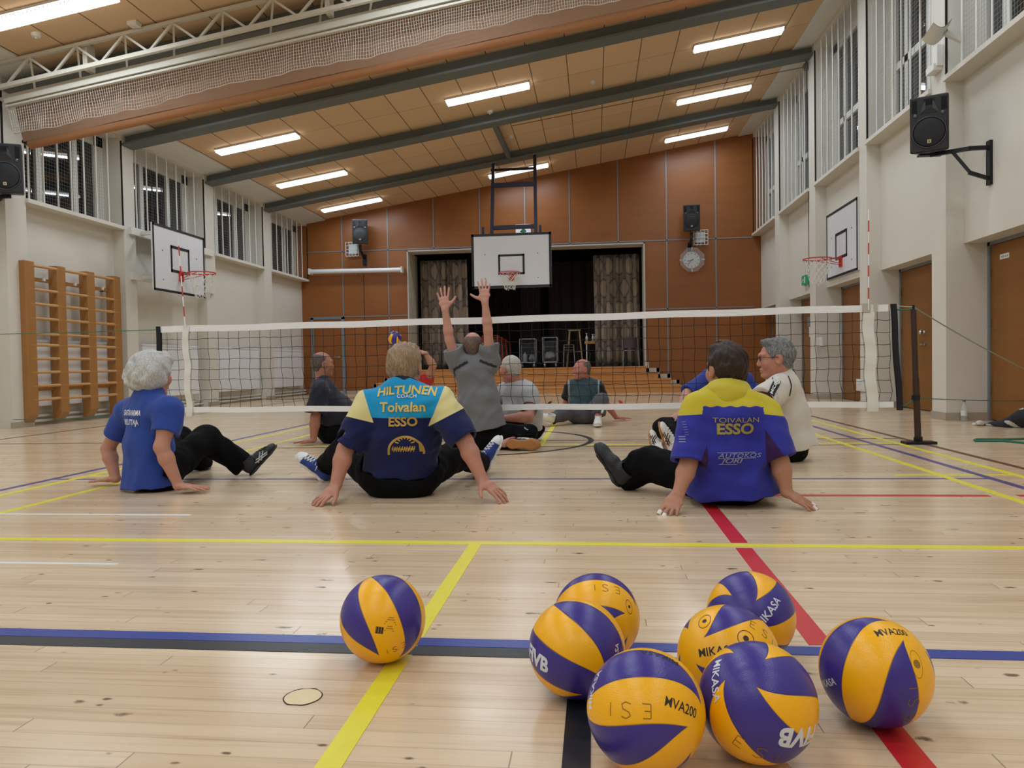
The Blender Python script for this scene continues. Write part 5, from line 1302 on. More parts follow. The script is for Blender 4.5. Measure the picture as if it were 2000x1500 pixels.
tr = trousers(b, J, rt, M_BLACKPANTS, {'a': 0.9, 'b': 0.55}, r=(0.115, 0.085, 0.075), pr=(0.175, 0.14, 0.125), seed=32)
bv = bvh_of(tr); LG = mat('reflective_piping', '#8f9499', 0.4)
a_, b_ = A(992, 818, 6.2), A(1028, 843, 6.2); L = np.linalg.norm(b_-a_); d_ = nrm(b_-a_)
lay(tr, bv, np.array([(-L/2+L*i/14, s*0.004+0.006*math.sin(i*0.9), 0) for i in range(15) for s in (-1, 1)]), [(2*i, 2*i+2, 2*i+3, 2*i+1) for i in range(14)], (a_+b_)/2, d_, np.cross(V(0, -1, 0), d_), LG, 'piping', 0.004)
GUM = mat('gum_sole', '#a5703c', 0.55); WSH = mat('white_shoe', '#d2cfc8', 0.5)
shoe(b, A(988, 867, 6.26), A(1057, 869, 6.24), (0.05, 1, 0.05), ASB, GUM, None, WSH, sc=1.02)
shoe(b, A(918, 867, 6.30), A(880, 868, 6.45), (-0.2, 1, 0.1), ASB, GUM, None, WSH, sc=0.95)

# ===== white polo with glasses, profile to the left
J = dict(pel=A(1540, 868, 5.62), che=A(1526, 760, 5.55), nk=A(1528, 734, 5.55), hd=A(1515, 701, 5.52),
         sa=A(1526, 762, 5.72), ea=A(1470, 810, 5.80), wa=A(1430, 850, 5.75), sb=A(1524, 760, 5.40), eb=A(1466, 800, 5.15), wb=A(1430, 840, 5.15),
         ka=A(1445, 850, 5.75), na=A(1425, 885, 5.55), ta=A(1400, 890, 5.5), kb=A(1455, 850, 5.35), nb=A(1430, 885, 5.25), tb=A(1400, 890, 5.2))
J['pel'][2] = 0.115; rt = (0.30, 0.95, 0)
b, P, ax, _ = person('person with grey hair and glasses in a white sports shirt, seated in profile', J, (-0.97, 0.06, -0.06), rt, '#b9806a', 'short', HM_GREY, 1.15, 0.0045, up=(0.06, 0, 1), seed=12, eyes=True,
    hands=dict(a=dict(d=(-1, 0.1, -0.4), n=(0, 0, 1), th=(0, -1, 0)), b=dict(d=(-1, 0.1, -0.4), n=(0, 0, 1), th=(0, 1, 0))))
WS = fabric('white_shirt', '#cfcac2'); BKP = fabric('black_band', '#141417')
sh = shirt(b, J, rt, [WS], None, sl={'a': 0.7, 'b': 0.60}, slr=(0.088, 0.098), tor=((0.16, 0.125), (0.165, 0.15), (0.165, 0.165)), hem=A(1545, 868, 5.60), mid=A(1537, 815, 5.58), h=0.006, seed=41, amp=0.006, yoke=0.068, ff=26.0)
bv = bvh_of(sh)
def side_strip(o, pts, wd, m, name, Y=5.2, off=0.004):
    for (p0, p1) in zip(pts[:-1], pts[1:]):
        a_, b_ = A(p0[0], p0[1], Y), A(p1[0], p1[1], Y); L = np.linalg.norm(b_-a_)*1.03; d_ = nrm(b_-a_); n_ = 10
        lay(o, bv, np.array([(-L/2+L*i/n_, s*wd/2, 0) for i in range(n_+1) for s in (-1, 1)]), [(2*i, 2*i+2, 2*i+3, 2*i+1) for i in range(n_)], (a_+b_)/2, d_, np.cross(V(0, -1, 0), d_), m, name, off)
side_strip(sh, [(1536, 727), (1520, 750), (1494, 783)], 0.050, BKP, 'sleeve_band'); side_strip(sh, [(1501, 785), (1515, 802)], 0.022, BKP, 'cuff_band'); side_strip(sh, [(1481, 770), (1493, 779)], 0.02, BKP, 'cuff_band')
side_strip(sh, [(1552, 735), (1556, 755), (1552, 775)], 0.008, BKP, 'seam_piping')
a_, b_ = A(1494, 783, 5.2), A(1536, 727, 5.2); d_ = nrm(b_-a_)
for s_, q in (('UNION', 0.76), ('C', 0.46), ('COM', 0.18)):
    vs, fs = text_tris(s_, 0.030, 0.01); vs = vs.copy(); vs[:, 0] *= 1.5
    lay(sh, bv, vs, fs, a_+(b_-a_)*q, d_, np.cross(V(0, -1, 0), d_), WHITEP, off=0.007)
F = Field(0.005); F.cone(J['nk']+V(0.0, 0, -0.01), J['nk']+V(-0.01, 0, 0.028), 0.096, 0.088, 0.01, flat=True); F.cone(J['nk']-V(0, 0, 0.06), J['nk']+V(-0.015, 0, 0.09), 0.070, 0.072, 0.003, op='s'); skin('collar', F, BKP, sh, floor=False)
trousers(b, J, rt, M_BLACKPANTS, {'a': 0.9, 'b': 0.9}, r=(0.11, 0.085, 0.07), pr=(0.16, 0.15, 0.125), seed=42)
shoe(b, A(1435, 893, 5.52), A(1385, 890, 5.5), (0, 0, 1), ASB, ASB, None); shoe(b, A(1440, 905, 5.2), A(1385, 905, 5.2), (0, 0, 1), ASB, ASB, None)
r, f, u = ax; gl = MB()
for s in (-1, 1):
    c = P(0.033*s, 0.098, 0.010); gl.tube([c+r*0.026*math.cos(q)+u*0.018*math.sin(q) for q in [2*PI*i/18 for i in range(18)]], 0.0025, 6, closed=True)
    gl.tube([P(0.060*s, 0.096, 0.014), P(0.078*s, 0.060, 0.012), P(0.084*s, 0.0, 0.010)], 0.0025, 6)
gl.tube([P(-0.010, 0.100, 0.012), P(0.010, 0.100, 0.012)], 0.0025, 6); link('glasses', gl, mat('dark_frame', '#2a211e', 0.3), b)

# ===== blue sweatshirt beyond the net, facing the camera
J = dict(pel=A(1415, 840, 7.30), che=A(1420, 748, 7.22), nk=A(1421, 727, 7.20), hd=A(1415, 693, 7.18),
         sa=A(1384, 738, 7.20), ea=A(1342, 768, 7.05), wa=A(1327, 808, 6.88), sb=A(1455, 745, 7.22), eb=A(1478, 790, 7.2), wb=A(1440, 835, 6.9),
         ka=A(1296, 836, 6.74), na=A(1340, 866, 6.30), kb=A(1370, 830, 6.7), nb=A(1330, 872, 6.15))
J['pel'][2] = 0.11; rt = (1, 0, 0)
b, P, ax, _ = person('person in a blue sweatshirt beyond the net, hand on knee', J, (-0.75, -0.5, 0.05), rt, '#c29080', 'short', HM_RBROWN, 1.08, 0.006, seed=15, up=(0.1, 0, 1), eyes=True,
    hands=dict(a=dict(d=A(1296, 830, 6.68)-A(1327, 808, 6.88), n=(-0.3, -0.5, 0.8), th=(0.6, -0.5, -0.5), spread=0.10, curl=(0.1, 0.15, 0.1), sc=1.05, thumb=(0.5, 0.85)), b=dict(d=(-1, -0.2, -0.2), n=(0, 0, 1), th=(0, 1, 0))))
sh = shirt(b, J, rt, fabric('sweatshirt_blue', '#26348c'), None, sl={'a': 0.97, 'b': 1.3}, slr=(0.085, 0.075), tor=((0.19, 0.125), (0.19, 0.14), (0.18, 0.14)), h=0.007, seed=51, amp=0.005, ff=28.0)
trousers(b, J, rt, M_BLACKPANTS, {'a': 0.85, 'b': 0.85}, r=(0.11, 0.088, 0.075), pr=(0.18, 0.15, 0.125), h=0.007, seed=52)
WLE = mat('white_shoe', '#d2cfc8', 0.5); DBR = mat('dark_brown_stripe', '#3a2420', 0.5)
shoe(b, A(1305, 893, 6.02), A(1288, 836, 6.04), (0.92, -0.30, 0.05), WLE, GUM, RUB, DBR, sc=1.0)
shoe(b, A(1274, 892, 5.98), A(1268, 845, 6.16), (0.85, -0.5, 0.05), WLE, GUM, None, ASB, sc=0.92)

# ===== navy T-shirt beyond the net at left, profile to the right
J = dict(pel=A(652, 845, 7.05), che=A(629, 762, 7.02), nk=A(627, 745, 7.02), hd=A(630, 712, 7.03),
         sa=A(628, 762, 7.2), ea=A(645, 810, 7.35), wa=A(660, 850, 7.4), sb=A(624, 766, 6.85), eb=A(616, 815, 6.80), wb=A(612, 858, 6.80),
         ka=A(715, 828, 7.25), na=A(765, 858, 7.35), ta=A(790, 850, 7.4), kb=A(712, 828, 7.05), nb=A(768, 858, 7.15), tb=A(800, 850, 7.15))
J['pel'][2] = 0.11; J['wb'][2] = 0.05; rt = (-0.30, 0.95, 0)
b, P, ax, _ = person('balding person in a navy T-shirt leaning back, beyond the net at left', J, (0.80, 0.60, 0.0), rt, '#a97562', 'fringe', HM_DGREY, 1.0, 0.006, seed=18, eyes=True,
    hands=dict(a=dict(d=(-1, 0, -0.2), n=(0, 0, 1), th=(0, -1, 0)), b=dict(d=(-1, -0.1, -0.10), n=(0, 0, 1), th=(0.2, -1, 0), spread=0.14, curl=(0.02, 0.05, 0.05), sc=1.0)), arm=1.05)
sh = shirt(b, J, rt, fabric('navy_tshirt', '#191a2c'), None, sl={'a': 0.9, 'b': 0.85}, slr=(0.095, 0.095), tor=((0.165, 0.13), (0.175, 0.175), (0.17, 0.17)), mid=A(655, 805, 7.03), hem=A(655, 825, 7.04), h=0.007, seed=61, amp=0.004)
tr = trousers(b, J, rt, M_BLACKPANTS, {'a': 0.95, 'b': 0.95}, r=(0.105, 0.085, 0.07), pr=(0.16, 0.15, 0.125), h=0.007, seed=62)
bv = bvh_of(tr)
for k in range(3): side_strip(tr, [(662+k*1.5, 836+k*3), (684+k*1.0, 820+k*3)], 0.010, mat('grey_stripe', '#6f7278', 0.6), 'side_stripe', 6.7)
bv = bvh_of(sh); vs, fs = text_tris('N', 0.06, 0.03); lay(sh, bv, vs, fs, A(665, 768, 6.75), (0.9, 0.0, -0.45), (0.4, 0.0, 0.9), WHITEP, off=0.005)
shoe(b, A(770, 868, 7.15), A(815, 858, 7.15), (0, 0, 1), ASB, ASB, None); shoe(b, A(768, 866, 7.38), A(806, 858, 7.4), (0, 0, 1), ASB, ASB, None)

# ===== white hair, light grey T-shirt beyond the net
J = dict(pel=A(1024, 832, 7.15), che=A(1014, 762, 7.06), nk=A(1010, 752, 7.05), hd=A(997, 721, 7.02),
         sa=A(985, 765, 7.2), ea=A(962, 806, 7.25), wa=A(978, 822, 7.0), sb=A(1036, 772, 6.97), eb=A(1033, 814, 6.84), wb=A(985, 817, 6.78),
         ka=A(955, 820, 7.0), na=A(965, 850, 6.85), ta=A(940, 850, 6.8), kb=A(985, 838, 6.85), nb=A(960, 852, 6.75), tb=A(935, 852, 6.7))
J['pel'][2] = 0.11; rt = (0.80, -0.60, 0)
b, P, ax, _ = person('white-haired person in a light grey T-shirt looking away beyond the net', J, (-0.72, 0.68, -0.08), rt, '#bb8272', 'crop', HM_PALE, 1.05, 0.006, seed=21, up=(0.0, 0, 1), eyes=True,
    hands=dict(a=dict(d=(-0.6, -0.8, -0.2), n=(0, 0, 1), th=(1, 0, 0)), b=dict(d=(-1, 0.2, -0.1), n=(0, -0.4, 1), th=(0, 1, 0.3))), arm=1.08)
sh = shirt(b, J, rt, fabric('light_grey_tshirt', '#a9aaac'), None, sl={'a': 0.75, 'b': 0.80}, slr=(0.088, 0.088), tor=((0.19, 0.14), (0.19, 0.165), (0.185, 0.165)), hem=A(1026, 835, 7.14), mid=A(1020, 800, 7.10), h=0.007, seed=71, amp=0.006, ff=26.0)
trousers(b, J, rt, M_BLACKPANTS, {'a': 0.9, 'b': 0.9}, r=(0.10, 0.08, 0.068), pr=(0.175, 0.15, 0.12), h=0.007, seed=72)
shoe(b, A(965, 860, 6.8), A(925, 860, 6.75), (0, 0, 1), ASB, ASB, None, h=0.006); shoe(b, A(960, 866, 6.66), A(925, 866, 6.62), (0, 0, 1), ASB, ASB, None, h=0.006)

# ===== teal shirt far behind the net, facing the camera
J = dict(pel=A(1140, 806, 9.10), che=A(1140, 756, 9.18), nk=A(1140, 743, 9.18), hd=A(1136, 722, 9.14),
         sa=A(1116, 757, 9.18), ea=A(1107, 785, 9.30), wa=A(1092, 808, 9.30), sb=A(1166, 757, 9.18), eb=A(1182, 786, 9.35), wb=A(1203, 814, 9.46),
         ka=A(1105, 806, 8.92), na=A(1077, 818, 8.76), ta=A(1050, 815, 8.7), kb=A(1174, 783, 8.80), nb=A(1169, 812, 8.72), tb=A(1167, 830, 8.55))
J['pel'][2] = 0.11; J['wb'][2] = 0.045; J['wa'][2] = 0.06; rt = (1, 0, 0)
b, P, ax, _ = person('person in a teal T-shirt and grey trousers, seated far behind the net', J, (-0.86, -0.50, 0.02), rt, '#ae6f62', 'fringe', HM_DGREY, 1.05, 0.007, seed=25, eyes=True,
    hands=dict(a=dict(d=(-0.7, 0.4, -0.1), n=(0, 0, 1), th=(0, -1, 0)), b=dict(d=(1, 0.15, -0.08), n=(0, 0, 1), th=(0, -1, 0), spread=0.12, curl=(0.02, 0.05, 0.05), sc=1.05)))
TEALM = panel_mat('teal_tshirt', '#33464c', (('grey', '#8b9396'), ('black', '#17181a')))
def tealcol(c):
    px, py = seen(c); x = np.abs(px-1140); return {'grey': np.minimum(x-27.5, 31-x), 'black': np.minimum(x-30.5, py-752)}
shirt(b, J, rt, [TEALM], tealcol, sl={'a': 0.72, 'b': 0.70}, slr=(0.082, 0.078), tor=((0.175, 0.125), (0.175, 0.15), (0.18, 0.15)), h=0.008, seed=81, amp=0.005)
GP = fabric('grey_trousers', '#4d4a52')
tr = trousers(b, J, rt, GP, {'a': 0.97, 'b': 0.90}, r=(0.105, 0.085, 0.075), pr=(0.18, 0.15, 0.12), h=0.008, seed=82)
bv = bvh_of(tr)
for k in range(3): side_strip(tr, [(1180+k*1.6, 790), (1172+k*1.6, 814)], 0.008, WHITEP, 'side_stripe', 8.5)
shoe(b, A(1080, 829, 8.72), A(1046, 818, 8.66), (0.2, -0.3, 0.9), WLE, WLE, None, None, h=0.006, sc=1.05)
shoe(b, A(1169, 829, 8.74), A(1167, 833, 8.46), (0, 0.1, 1), WLE, WLE, None, None, h=0.006, sc=1.0)

# ===== red shirt behind the coach's head, one arm up
J = dict(pel=A(812, 800, 9.62), che=A(812, 745, 9.60), nk=A(811, 733, 9.60), hd=A(806, 708, 9.60),
         sa=A(790, 746, 9.60), ea=A(780, 722, 9.42), wa=A(790, 700, 9.35), sb=A(835, 745, 9.58), eb=A(846, 714, 9.46), wb=A(831, 690, 9.40),
         ka=A(775, 795, 9.1), na=A(765, 818, 8.9), ta=A(760, 822, 8.75), kb=A(850, 800, 9.1), nb=A(845, 818, 8.9), tb=A(845, 824, 8.75))
J['pel'][2] = 0.11; rt = (1, 0, 0)
b, P, ax, _ = person('person in a red shirt with raised arm, mostly hidden behind the coach', J, (-0.3, -0.95, 0.15), rt, '#b4806a', 'crop', HM_GREY, 1.0, 0.007, seed=28, eyes=True,
    hands=dict(a=dict(d=(0.3, -0.3, 1), n=(-0.2, 0.9, 0), th=(1, 0, 0)), b=dict(d=(-0.8, -0.3, 0.35), n=(0.2, -0.3, 0.9), th=(0, -1, -0.2), spread=0.1, curl=(0.2, 0.4, 0.4))), arm=1.05)
shirt(b, J, rt, fabric('red_shirt', '#c02a25'), None, sl={'a': 0.45, 'b': 0.35}, slr=(0.078, 0.072), tor=((0.175, 0.12), (0.165, 0.13), (0.17, 0.14)), h=0.008, seed=91, amp=0.004)
trousers(b, J, rt, M_BLACKPANTS, {'a': 0.95, 'b': 0.95}, r=(0.10, 0.08, 0.07), pr=(0.17, 0.14, 0.12), h=0.008, seed=92)
shoe(b, A(765, 826, 8.9), A(762, 830, 8.68), (0, 0, 1), WLE, WLE, None, h=0.007); shoe(b, A(845, 826, 8.9), A(845, 830, 8.68), (0, 0, 1), WLE, WLE, None, h=0.007)
# ================================================================ VOLLEYBALL NET, POST, ROPES, ANTENNAS
NY = 6.65; NX0, NX1 = -4.05, 2.47
def ntop(x): return 1.105+0.04*(x-NX0)/(NX1-NX0)+0.0006*(x+0.8)**2*0.5
def nbot(x): return 0.355-0.02*(x-NX0)/(NX1-NX0)
M_BAND = mat('white_net_tape', '#e9e9ea', 0.8, bump=0.3, bscale=120); M_NETBLK = mat('black_net_cord', '#141416', 0.9); M_ENDBLK = mat('black_end_tape', '#15151a', 0.8); M_GREEN = mat('green_rope', '#2f6f5a', 0.8, bump=0.4, bscale=400)
t = thing('volleyball_net', (-0.8, NY, 0.35), 'low volleyball net with white tapes stretched across the hall', 'net')
def tape(name, fz, hgt, x0, x1, m, th=0.012, n=60, sag=0.0):
    mb = MB()
    for s in (-1, 1):
        mb.grid(lambda u, v, s=s: (x0+(x1-x0)*u, NY+s*th/2+0.003*math.sin(u*70), fz(x0+(x1-x0)*u)+hgt*(v-0.5)+0.003*math.sin(u*37)), n, 2)
    mb.grid(lambda u, v: (x0+(x1-x0)*u, NY-th/2+th*v+0.003*math.sin(u*70), fz(x0+(x1-x0)*u)+hgt*0.5+0.003*math.sin(u*37)), n, 1)
    return link(name, mb, m, t, smooth=True)
tape('top_tape', ntop, 0.058, NX0, NX1-0.02, M_BAND); tape('bottom_tape', nbot, 0.050, NX0, NX1+0.02, M_BAND)
m = MB(); rr = np.random.RandomState(3); step = 0.1005; x = NX0+0.08
while x < NX1:
    sh_ = rr.uniform(-0.008, 0.008); pts = []
    for i in range(9):
        z = ntop(x)-0.028+(nbot(x)+0.02-ntop(x)+0.028)*i/8; pts.append((x+0.014*math.sin(i*1.9+x*3)*(i/8)+sh_*i/8+0.012*(i/8)**2, NY, z))
    m.tube(pts, 0.0021, 4, caps=False); x += step
for k in range(1, 8):
    pts = []
    for i in range(131):
        x = NX0+0.03+(NX1-NX0-0.03)*i/130; z = ntop(x)+(nbot(x)-ntop(x))*k/8; pts.append((x, NY, z-0.004*math.sin(PI*((i*0.5) % 1))+0.003*math.sin(i*0.7+k)))
    m.tube(pts, 0.0021, 4, caps=False)
link('netting', m, M_NETBLK, t)
for x, nm in ((NX0+0.0, 'end_tape'), (NX1+0.02, 'end_tape')):
    mb = MB(); dx = 0.05 if x > 0 else 0.0
    mb.grid(lambda u, v, x=x, dx=dx: (x+0.045*(u-0.5)+dx*(1-v)*1.0+0.004*math.sin(v*9), NY-0.012, nbot(x)-0.05+(ntop(x)+0.03-nbot(x)+0.05)*v), 2, 24)
    mb.grid(lambda u, v, x=x, dx=dx: (x+0.045*(u-0.5)+dx*(1-v)*1.0+0.004*math.sin(v*9), NY+0.008, nbot(x)-0.05+(ntop(x)+0.03-nbot(x)+0.05)*v), 2, 24)
    link(nm, mb, M_ENDBLK, t, smooth=True)
for x in (-3.78, 2.285):
    mb = MB()
    for s in (-1, 1): mb.grid(lambda u, v, x=x, s=s: (x+(0.092 if x > 0 else 0.06)*(u-0.5)+(0.03 if x > 0 else 0.015)*(1-v)+0.008*math.sin(v*14), NY+s*0.016-0.004*math.sin(v*30), nbot(x)-0.06+(ntop(x)+0.03-nbot(x)+0.06)*v), 4, 40)
    link('side_tape', mb, mat('ivory_tape', '#dedcd5', 0.8), t, smooth=True)
mb = MB(); mb.box((2.24, NY-0.025, ntop(2.3)-0.035), (2.30, NY+0.02, ntop(2.3)+0.04)); mb.box((2.33, NY-0.02, ntop(2.3)-0.03), (2.36, NY+0.02, ntop(2.3)+0.045)); link('tape_buckle', mb, mat('worn_tape', '#b5b0a4', 0.8), t)
for x, lab, z0, z1 in ((-3.775, 'red and white antenna at the left end of the volleyball net', 1.20, 1.95), (2.285, 'red and white antenna at the right end of the volleyball net', 1.10, 1.98)):
    a = thing('net_antenna', (x, NY, 0.4), lab, 'antenna', 'antennas on the net')
    top = V(x+(-0.045 if x < 0 else 0.005), NY-0.022, 1.97); bot = V(x, NY-0.022, 1.13)
    for k in range(9):
        mb = MB(); mb.tube([bot+(top-bot)*k/9, bot+(top-bot)*(k+1)/9], 0.0055, 8); link('antenna_band', mb, [M_BAND, M_REDM][k % 2], a)
# post
t = thing('net_post', (2.68, 6.66, 0), 'brown steel net post on a flat base at right', 'post')
mb = MB(); mb.tube([(2.69, 6.66, 0.01), (2.672, 6.66, 0.55)], 0.026, 14); mb.tube([(2.673, 6.66, 0.5), (2.655, 6.66, 1.125)], 0.022, 14); link('pole', mb, mat('brown_steel', '#3d2a22', 0.45, metal=0.3), t, auto=0.7)
mb = MB(); mb.box((2.57, 6.60, 0.0), (2.82, 6.72, 0.022)); mb.tube([(2.69, 6.66, 0.02), (2.69, 6.66, 0.06)], 0.034, 12); link('base_plate', mb, M_BLKM, t, bevel=0.004)
mb = MB(); mb.tube([(2.672, 6.66, 0.37), (2.671, 6.66, 0.41)], 0.033, 12); link('collar', mb, M_BLKM, t)
mb = MB(); mb.tube([(2.655, 6.66, 1.12), (2.655, 6.66, 1.165)], 0.011, 8); link('hook', mb, M_BLKM, t)
# ropes
PT = V(2.655, 6.66, 1.15); PB = V(2.675, 6.66, 0.385)
def rope(nm, pts, lab, r=0.004, m=None, cat='rope'):
    mb = MB(); mb.tube(pts, r, 6); o = link(nm, mb, m or M_GREEN); tag(o, lab, cat); return o
def sagl(a, b, s, n=14): return [np.array(a)+(np.array(b)-np.array(a))*i/n-V(0, 0, s*4*(i/n)*(1-i/n)) for i in range(n+1)]
M_PALEROPE = mat('pale_rope', '#b7b59a', 0.8)
rope('net_rope', sagl((NX1+0.02, NY, ntop(NX1)+0.02), PT, 0.004), 'pale rope from the net top to the brown post', 0.004, M_PALEROPE)
rope('net_rope', sagl((NX1+0.02, NY, ntop(NX1)-0.01), PT-V(0, 0, 0.015), 0.012), 'thick green rope end tied between net top and post', 0.007)
rope('net_rope', sagl((NX1+0.07, NY, nbot(NX1)-0.03), PB, 0.006), 'green rope from the lower net corner to the post', 0.005)
rope('net_rope', sagl(PT, AX(2030, 735, XR), 0.02), 'pale guy rope slanting from the post top to the right wall', 0.005, mat('faded_rope', '#8a9079', 0.8))
rope('net_rope', sagl(PB, AX(2045, 782, DXR-0.01), 0.012), 'green guy rope from the post foot to the right wall', 0.004)
rope('net_rope', sagl((NX0-0.02, NY, ntop(NX0)), V(XL+0.03, 7.02, 1.14), 0.012), 'green rope from the net top to the left wall', 0.004)
rope('net_rope', sagl((NX0, NY, nbot(NX0)-0.03), V(XL+0.05, 9.0, 0.12), 0.01), 'green rope from the lower net corner to the left pier', 0.004)
# loose green rope on the floor
pts = [FL(px, py)+V(0, 0, 0.009) for px, py in ((2040, 858), (1998, 859), (1960, 860), (1925, 860), (1907, 860), (1903, 861), (1906, 863), (1925, 863), (1960, 863), (2000, 867), (2040, 872))]
mb = MB(); mb.tube(pts, 0.009, 8); tag(link('floor_rope', mb, M_GREEN, smooth=True), 'loop of green rope lying on the floor by the door', 'rope')
# water bottle
c = V(4.12, 8.98, 0.0); t = thing('water_bottle', c, 'clear plastic water bottle standing by the right pier', 'bottle')
GL = mat('clear_plastic', '#e4e9ea', 0.08, alpha=0.30)
mb = MB(); mb.lathe([(0.0, 0.0), (0.030, 0.002), (0.034, 0.012), (0.034, 0.13), (0.031, 0.15), (0.016, 0.195), (0.013, 0.205), (0.013, 0.222)], c, 20); link('bottle_body', mb, GL, t, smooth=True)
mb = MB(); mb.lathe([(0.0155, 0.215), (0.0165, 0.218), (0.0165, 0.238), (0.0, 0.240)], c, 16); link('cap', mb, mat('tan_cap', '#8d6b45', 0.5), t)
mb = MB(); mb.lathe([(0.0348, 0.06), (0.0348, 0.12)], c, 20); link('bottle_label', mb, M_BOARD, t)
# heap of clothes at the right edge, with a white sock end
b0 = V(4.12, 8.08, 0)
F = Field(0.008)
for p0, p1, r0, r1 in ((A(1962, 836, 8.2), A(1982, 822, 8.1), 0.03, 0.06), (A(1982, 822, 8.1), A(2015, 819, 8.0), 0.075, 0.08), (A(1972, 826, 8.15), A(2012, 816, 8.05), 0.06, 0.105), (A(1935, 832, 8.3), A(1970, 832, 8.15), 0.024, 0.035), (A(1918, 830, 8.35), A(1940, 831, 8.3), 0.020, 0.024)):
    p0, p1 = p0.copy(), p1.copy(); p0[2] = max(p0[2], 0.012); p1[2] = max(p1[2], 0.012); F.cone(p0, p1, r0, r1, 0.04)
F.warp(wrinkles(77, 0.016, 24))
def heapcol(c): return (np.sin(c[:, 0]*19+c[:, 2]*30)*np.sin(c[:, 1]*16+1) > 0.80).astype(int)
o = skin('clothes_pile', F, [fabric('dark_jacket', '#1b1c22'), fabric('pale_lining', '#b9b4a8')], None, heapcol); tag(o, 'crumpled dark jacket lying on the floor at the right edge', 'jacket')
F = Field(0.006); p0 = A(1909, 829, 8.35); p0[2] = 0.022; F.ball(p0, (0.035, 0.045, 0.026)); F.ball(p0+V(0.03, 0, 0.0), (0.03, 0.03, 0.02)); F.warp(wrinkles(78, 0.008, 60))
o = skin('sock', F, fabric('white_sock_knit', '#c9c3b6'), None); tag(o, 'balled pale sock at the end of the dark jacket', 'sock')
# ================================================================ VOLLEYBALLS
def twist(l): return 0.11*l+0.07*l**3
def ball_mat():
    t = NT('volleyball_leather'); P = t.obj()
    nv = t.n('ShaderNodeVectorMath', operation='NORMALIZE'); t.put(nv.inputs[0], P); X, Y, Z = t.sep(nv.outputs[0])
    latn = t.math('DIVIDE', t.math('ARCSINE', Z), PI/2)              # -1 .. 1
    lonn = t.math('DIVIDE', t.math('ARCTAN2', Y, X), 2*PI)
    # the panels swirl: longitude shifts with latitude, an S from hub to hub
    tw = t.math('ADD', t.math('MULTIPLY', latn, 0.11), t.math('MULTIPLY', t.math('POWER', t.math('ABSOLUTE', latn), 3.0), t.math('MULTIPLY', t.math('SIGN', latn), 0.07)))
    ph = t.math('FRACT', t.math('ADD', t.math('MULTIPLY', t.math('ADD', lonn, tw), 4.0), 8.0))
    tri = t.math('ABSOLUTE', t.math('SUBTRACT', t.math('MULTIPLY', ph, 2.0), 1.0))     # 0 in the middle of a yellow panel
    a = t.math('DIVIDE', latn, 0.76)
    a3 = t.math('MULTIPLY', t.math('MULTIPLY', a, a), a)
    wy = t.math('SUBTRACT', 0.5, t.math('ADD', t.math('MULTIPLY', a3, 0.40), t.math('MULTIPLY', a, 0.10)))
    dlt = t.math('SUBTRACT', wy, tri)
    yel = t.ramp(dlt, -0.008, 0.008)
    seam = t.math('SUBTRACT', 1.0, t.ramp(t.math('ABSOLUTE', dlt), 0.0, 0.035))
    # seams where like panels meet at the hubs
    e2 = t.math('ABSOLUTE', t.math('SUBTRACT', t.math('FRACT', t.math('ADD', ph, 0.0)), 0.5))
    dim = t.n('ShaderNodeTexVoronoi'); dim.inputs['Scale'].default_value = 330.0; dim.inputs['Randomness'].default_value = 0.15; t.put(dim.inputs['Vector'], P)
    nz = t.noise(P, 26.0, 4)
    cy = t.mix(t.math('MULTIPLY', t.ramp(nz, 0.55, 0.8), 0.25), lin('#f7b408'), lin('#cf900c'))
    cb = t.mix(t.math('MULTIPLY', t.ramp(nz, 0.5, 0.8), 0.25), lin('#382c86'), lin('#463f92'))
    c = t.mix(yel, cb, cy); c = t.mix(t.math('MULTIPLY', seam, 0.55), c, lin('#2a2030')); t.color(c)
    t.b.inputs['Roughness'].default_value = 0.30; t.b.inputs['Specular IOR Level'].default_value = 0.5
    h = t.math('ADD', t.math('MULTIPLY', t.math('SUBTRACT', 1.0, seam), 1.0), t.math('MULTIPLY', dim.outputs['Distance'], 0.35))
    t.bump(h, 0.35, 0.0018)
    return t.m
M_BALL = ball_mat(); M_INK = mat('black_ink', '#241c10', 0.5); M_INKB = mat('white_ink', '#d5dbe4', 0.45); M_PEN = mat('marker_pen', '#8a6518', 0.6); M_PENB = mat('grey_stamp', '#8f6d22', 0.6)
bm = bmesh.new(); bmesh.ops.create_icosphere(bm, subdivisions=5, radius=0.105); me_ball = bpy.data.meshes.new('volleyball'); bm.to_mesh(me_ball); bm.free()
me_ball.materials.append(M_BALL); me_ball.polygons.foreach_set('use_smooth', [True]*len(me_ball.polygons))
def viewdir(c, x, y, back=False):
    """direction from the ball's centre to the spot seen at (x, y) of its disc"""
    t_ = nrm(EYE-np.array(c)); r_ = nrm(CX-(CX@t_)*t_); u_ = np.cross(t_, r_); z = math.sqrt(max(0.0, 1-x*x-y*y))
    return nrm(r_*x+u_*y+t_*(-z if back else z))
def turned(c, hub, tip, kind, extra=0.0):
    h = viewdir(c, *hub); N = h if kind == 'blue' else -h; tp = viewdir(c, *tip)
    q = Vector((0, 0, 1)).rotation_difference(Vector(N)); loc = q.inverted()@Vector(tp); lon = math.atan2(loc.y, loc.x)
    want = (PI/4-2*PI*twist(0.76)) if kind == 'blue' else 2*PI*twist(0.76)
    return N, lon-want+extra
def frame(N, spin):
    """rotation that takes the ball's blue hub (+Z) to N; spin turns the panels about it"""
    q = Vector((0, 0, 1)).rotation_difference(Vector(nrm(N)))
    return q.to_matrix().to_4x4()@Matrix.Rotation(spin, 4, 'Z')
def ball(c, N, spin, label, group='volleyballs with blue and yellow panels', size=1.0):
    o = bpy.data.objects.new('volleyball', me_ball); COL.objects.link(o)
    o.matrix_world = Matrix.Translation(Vector(c))@frame(N, spin)
    tag(o, label, 'volleyball', group); o['_c'] = [float(x) for x in c]; return o
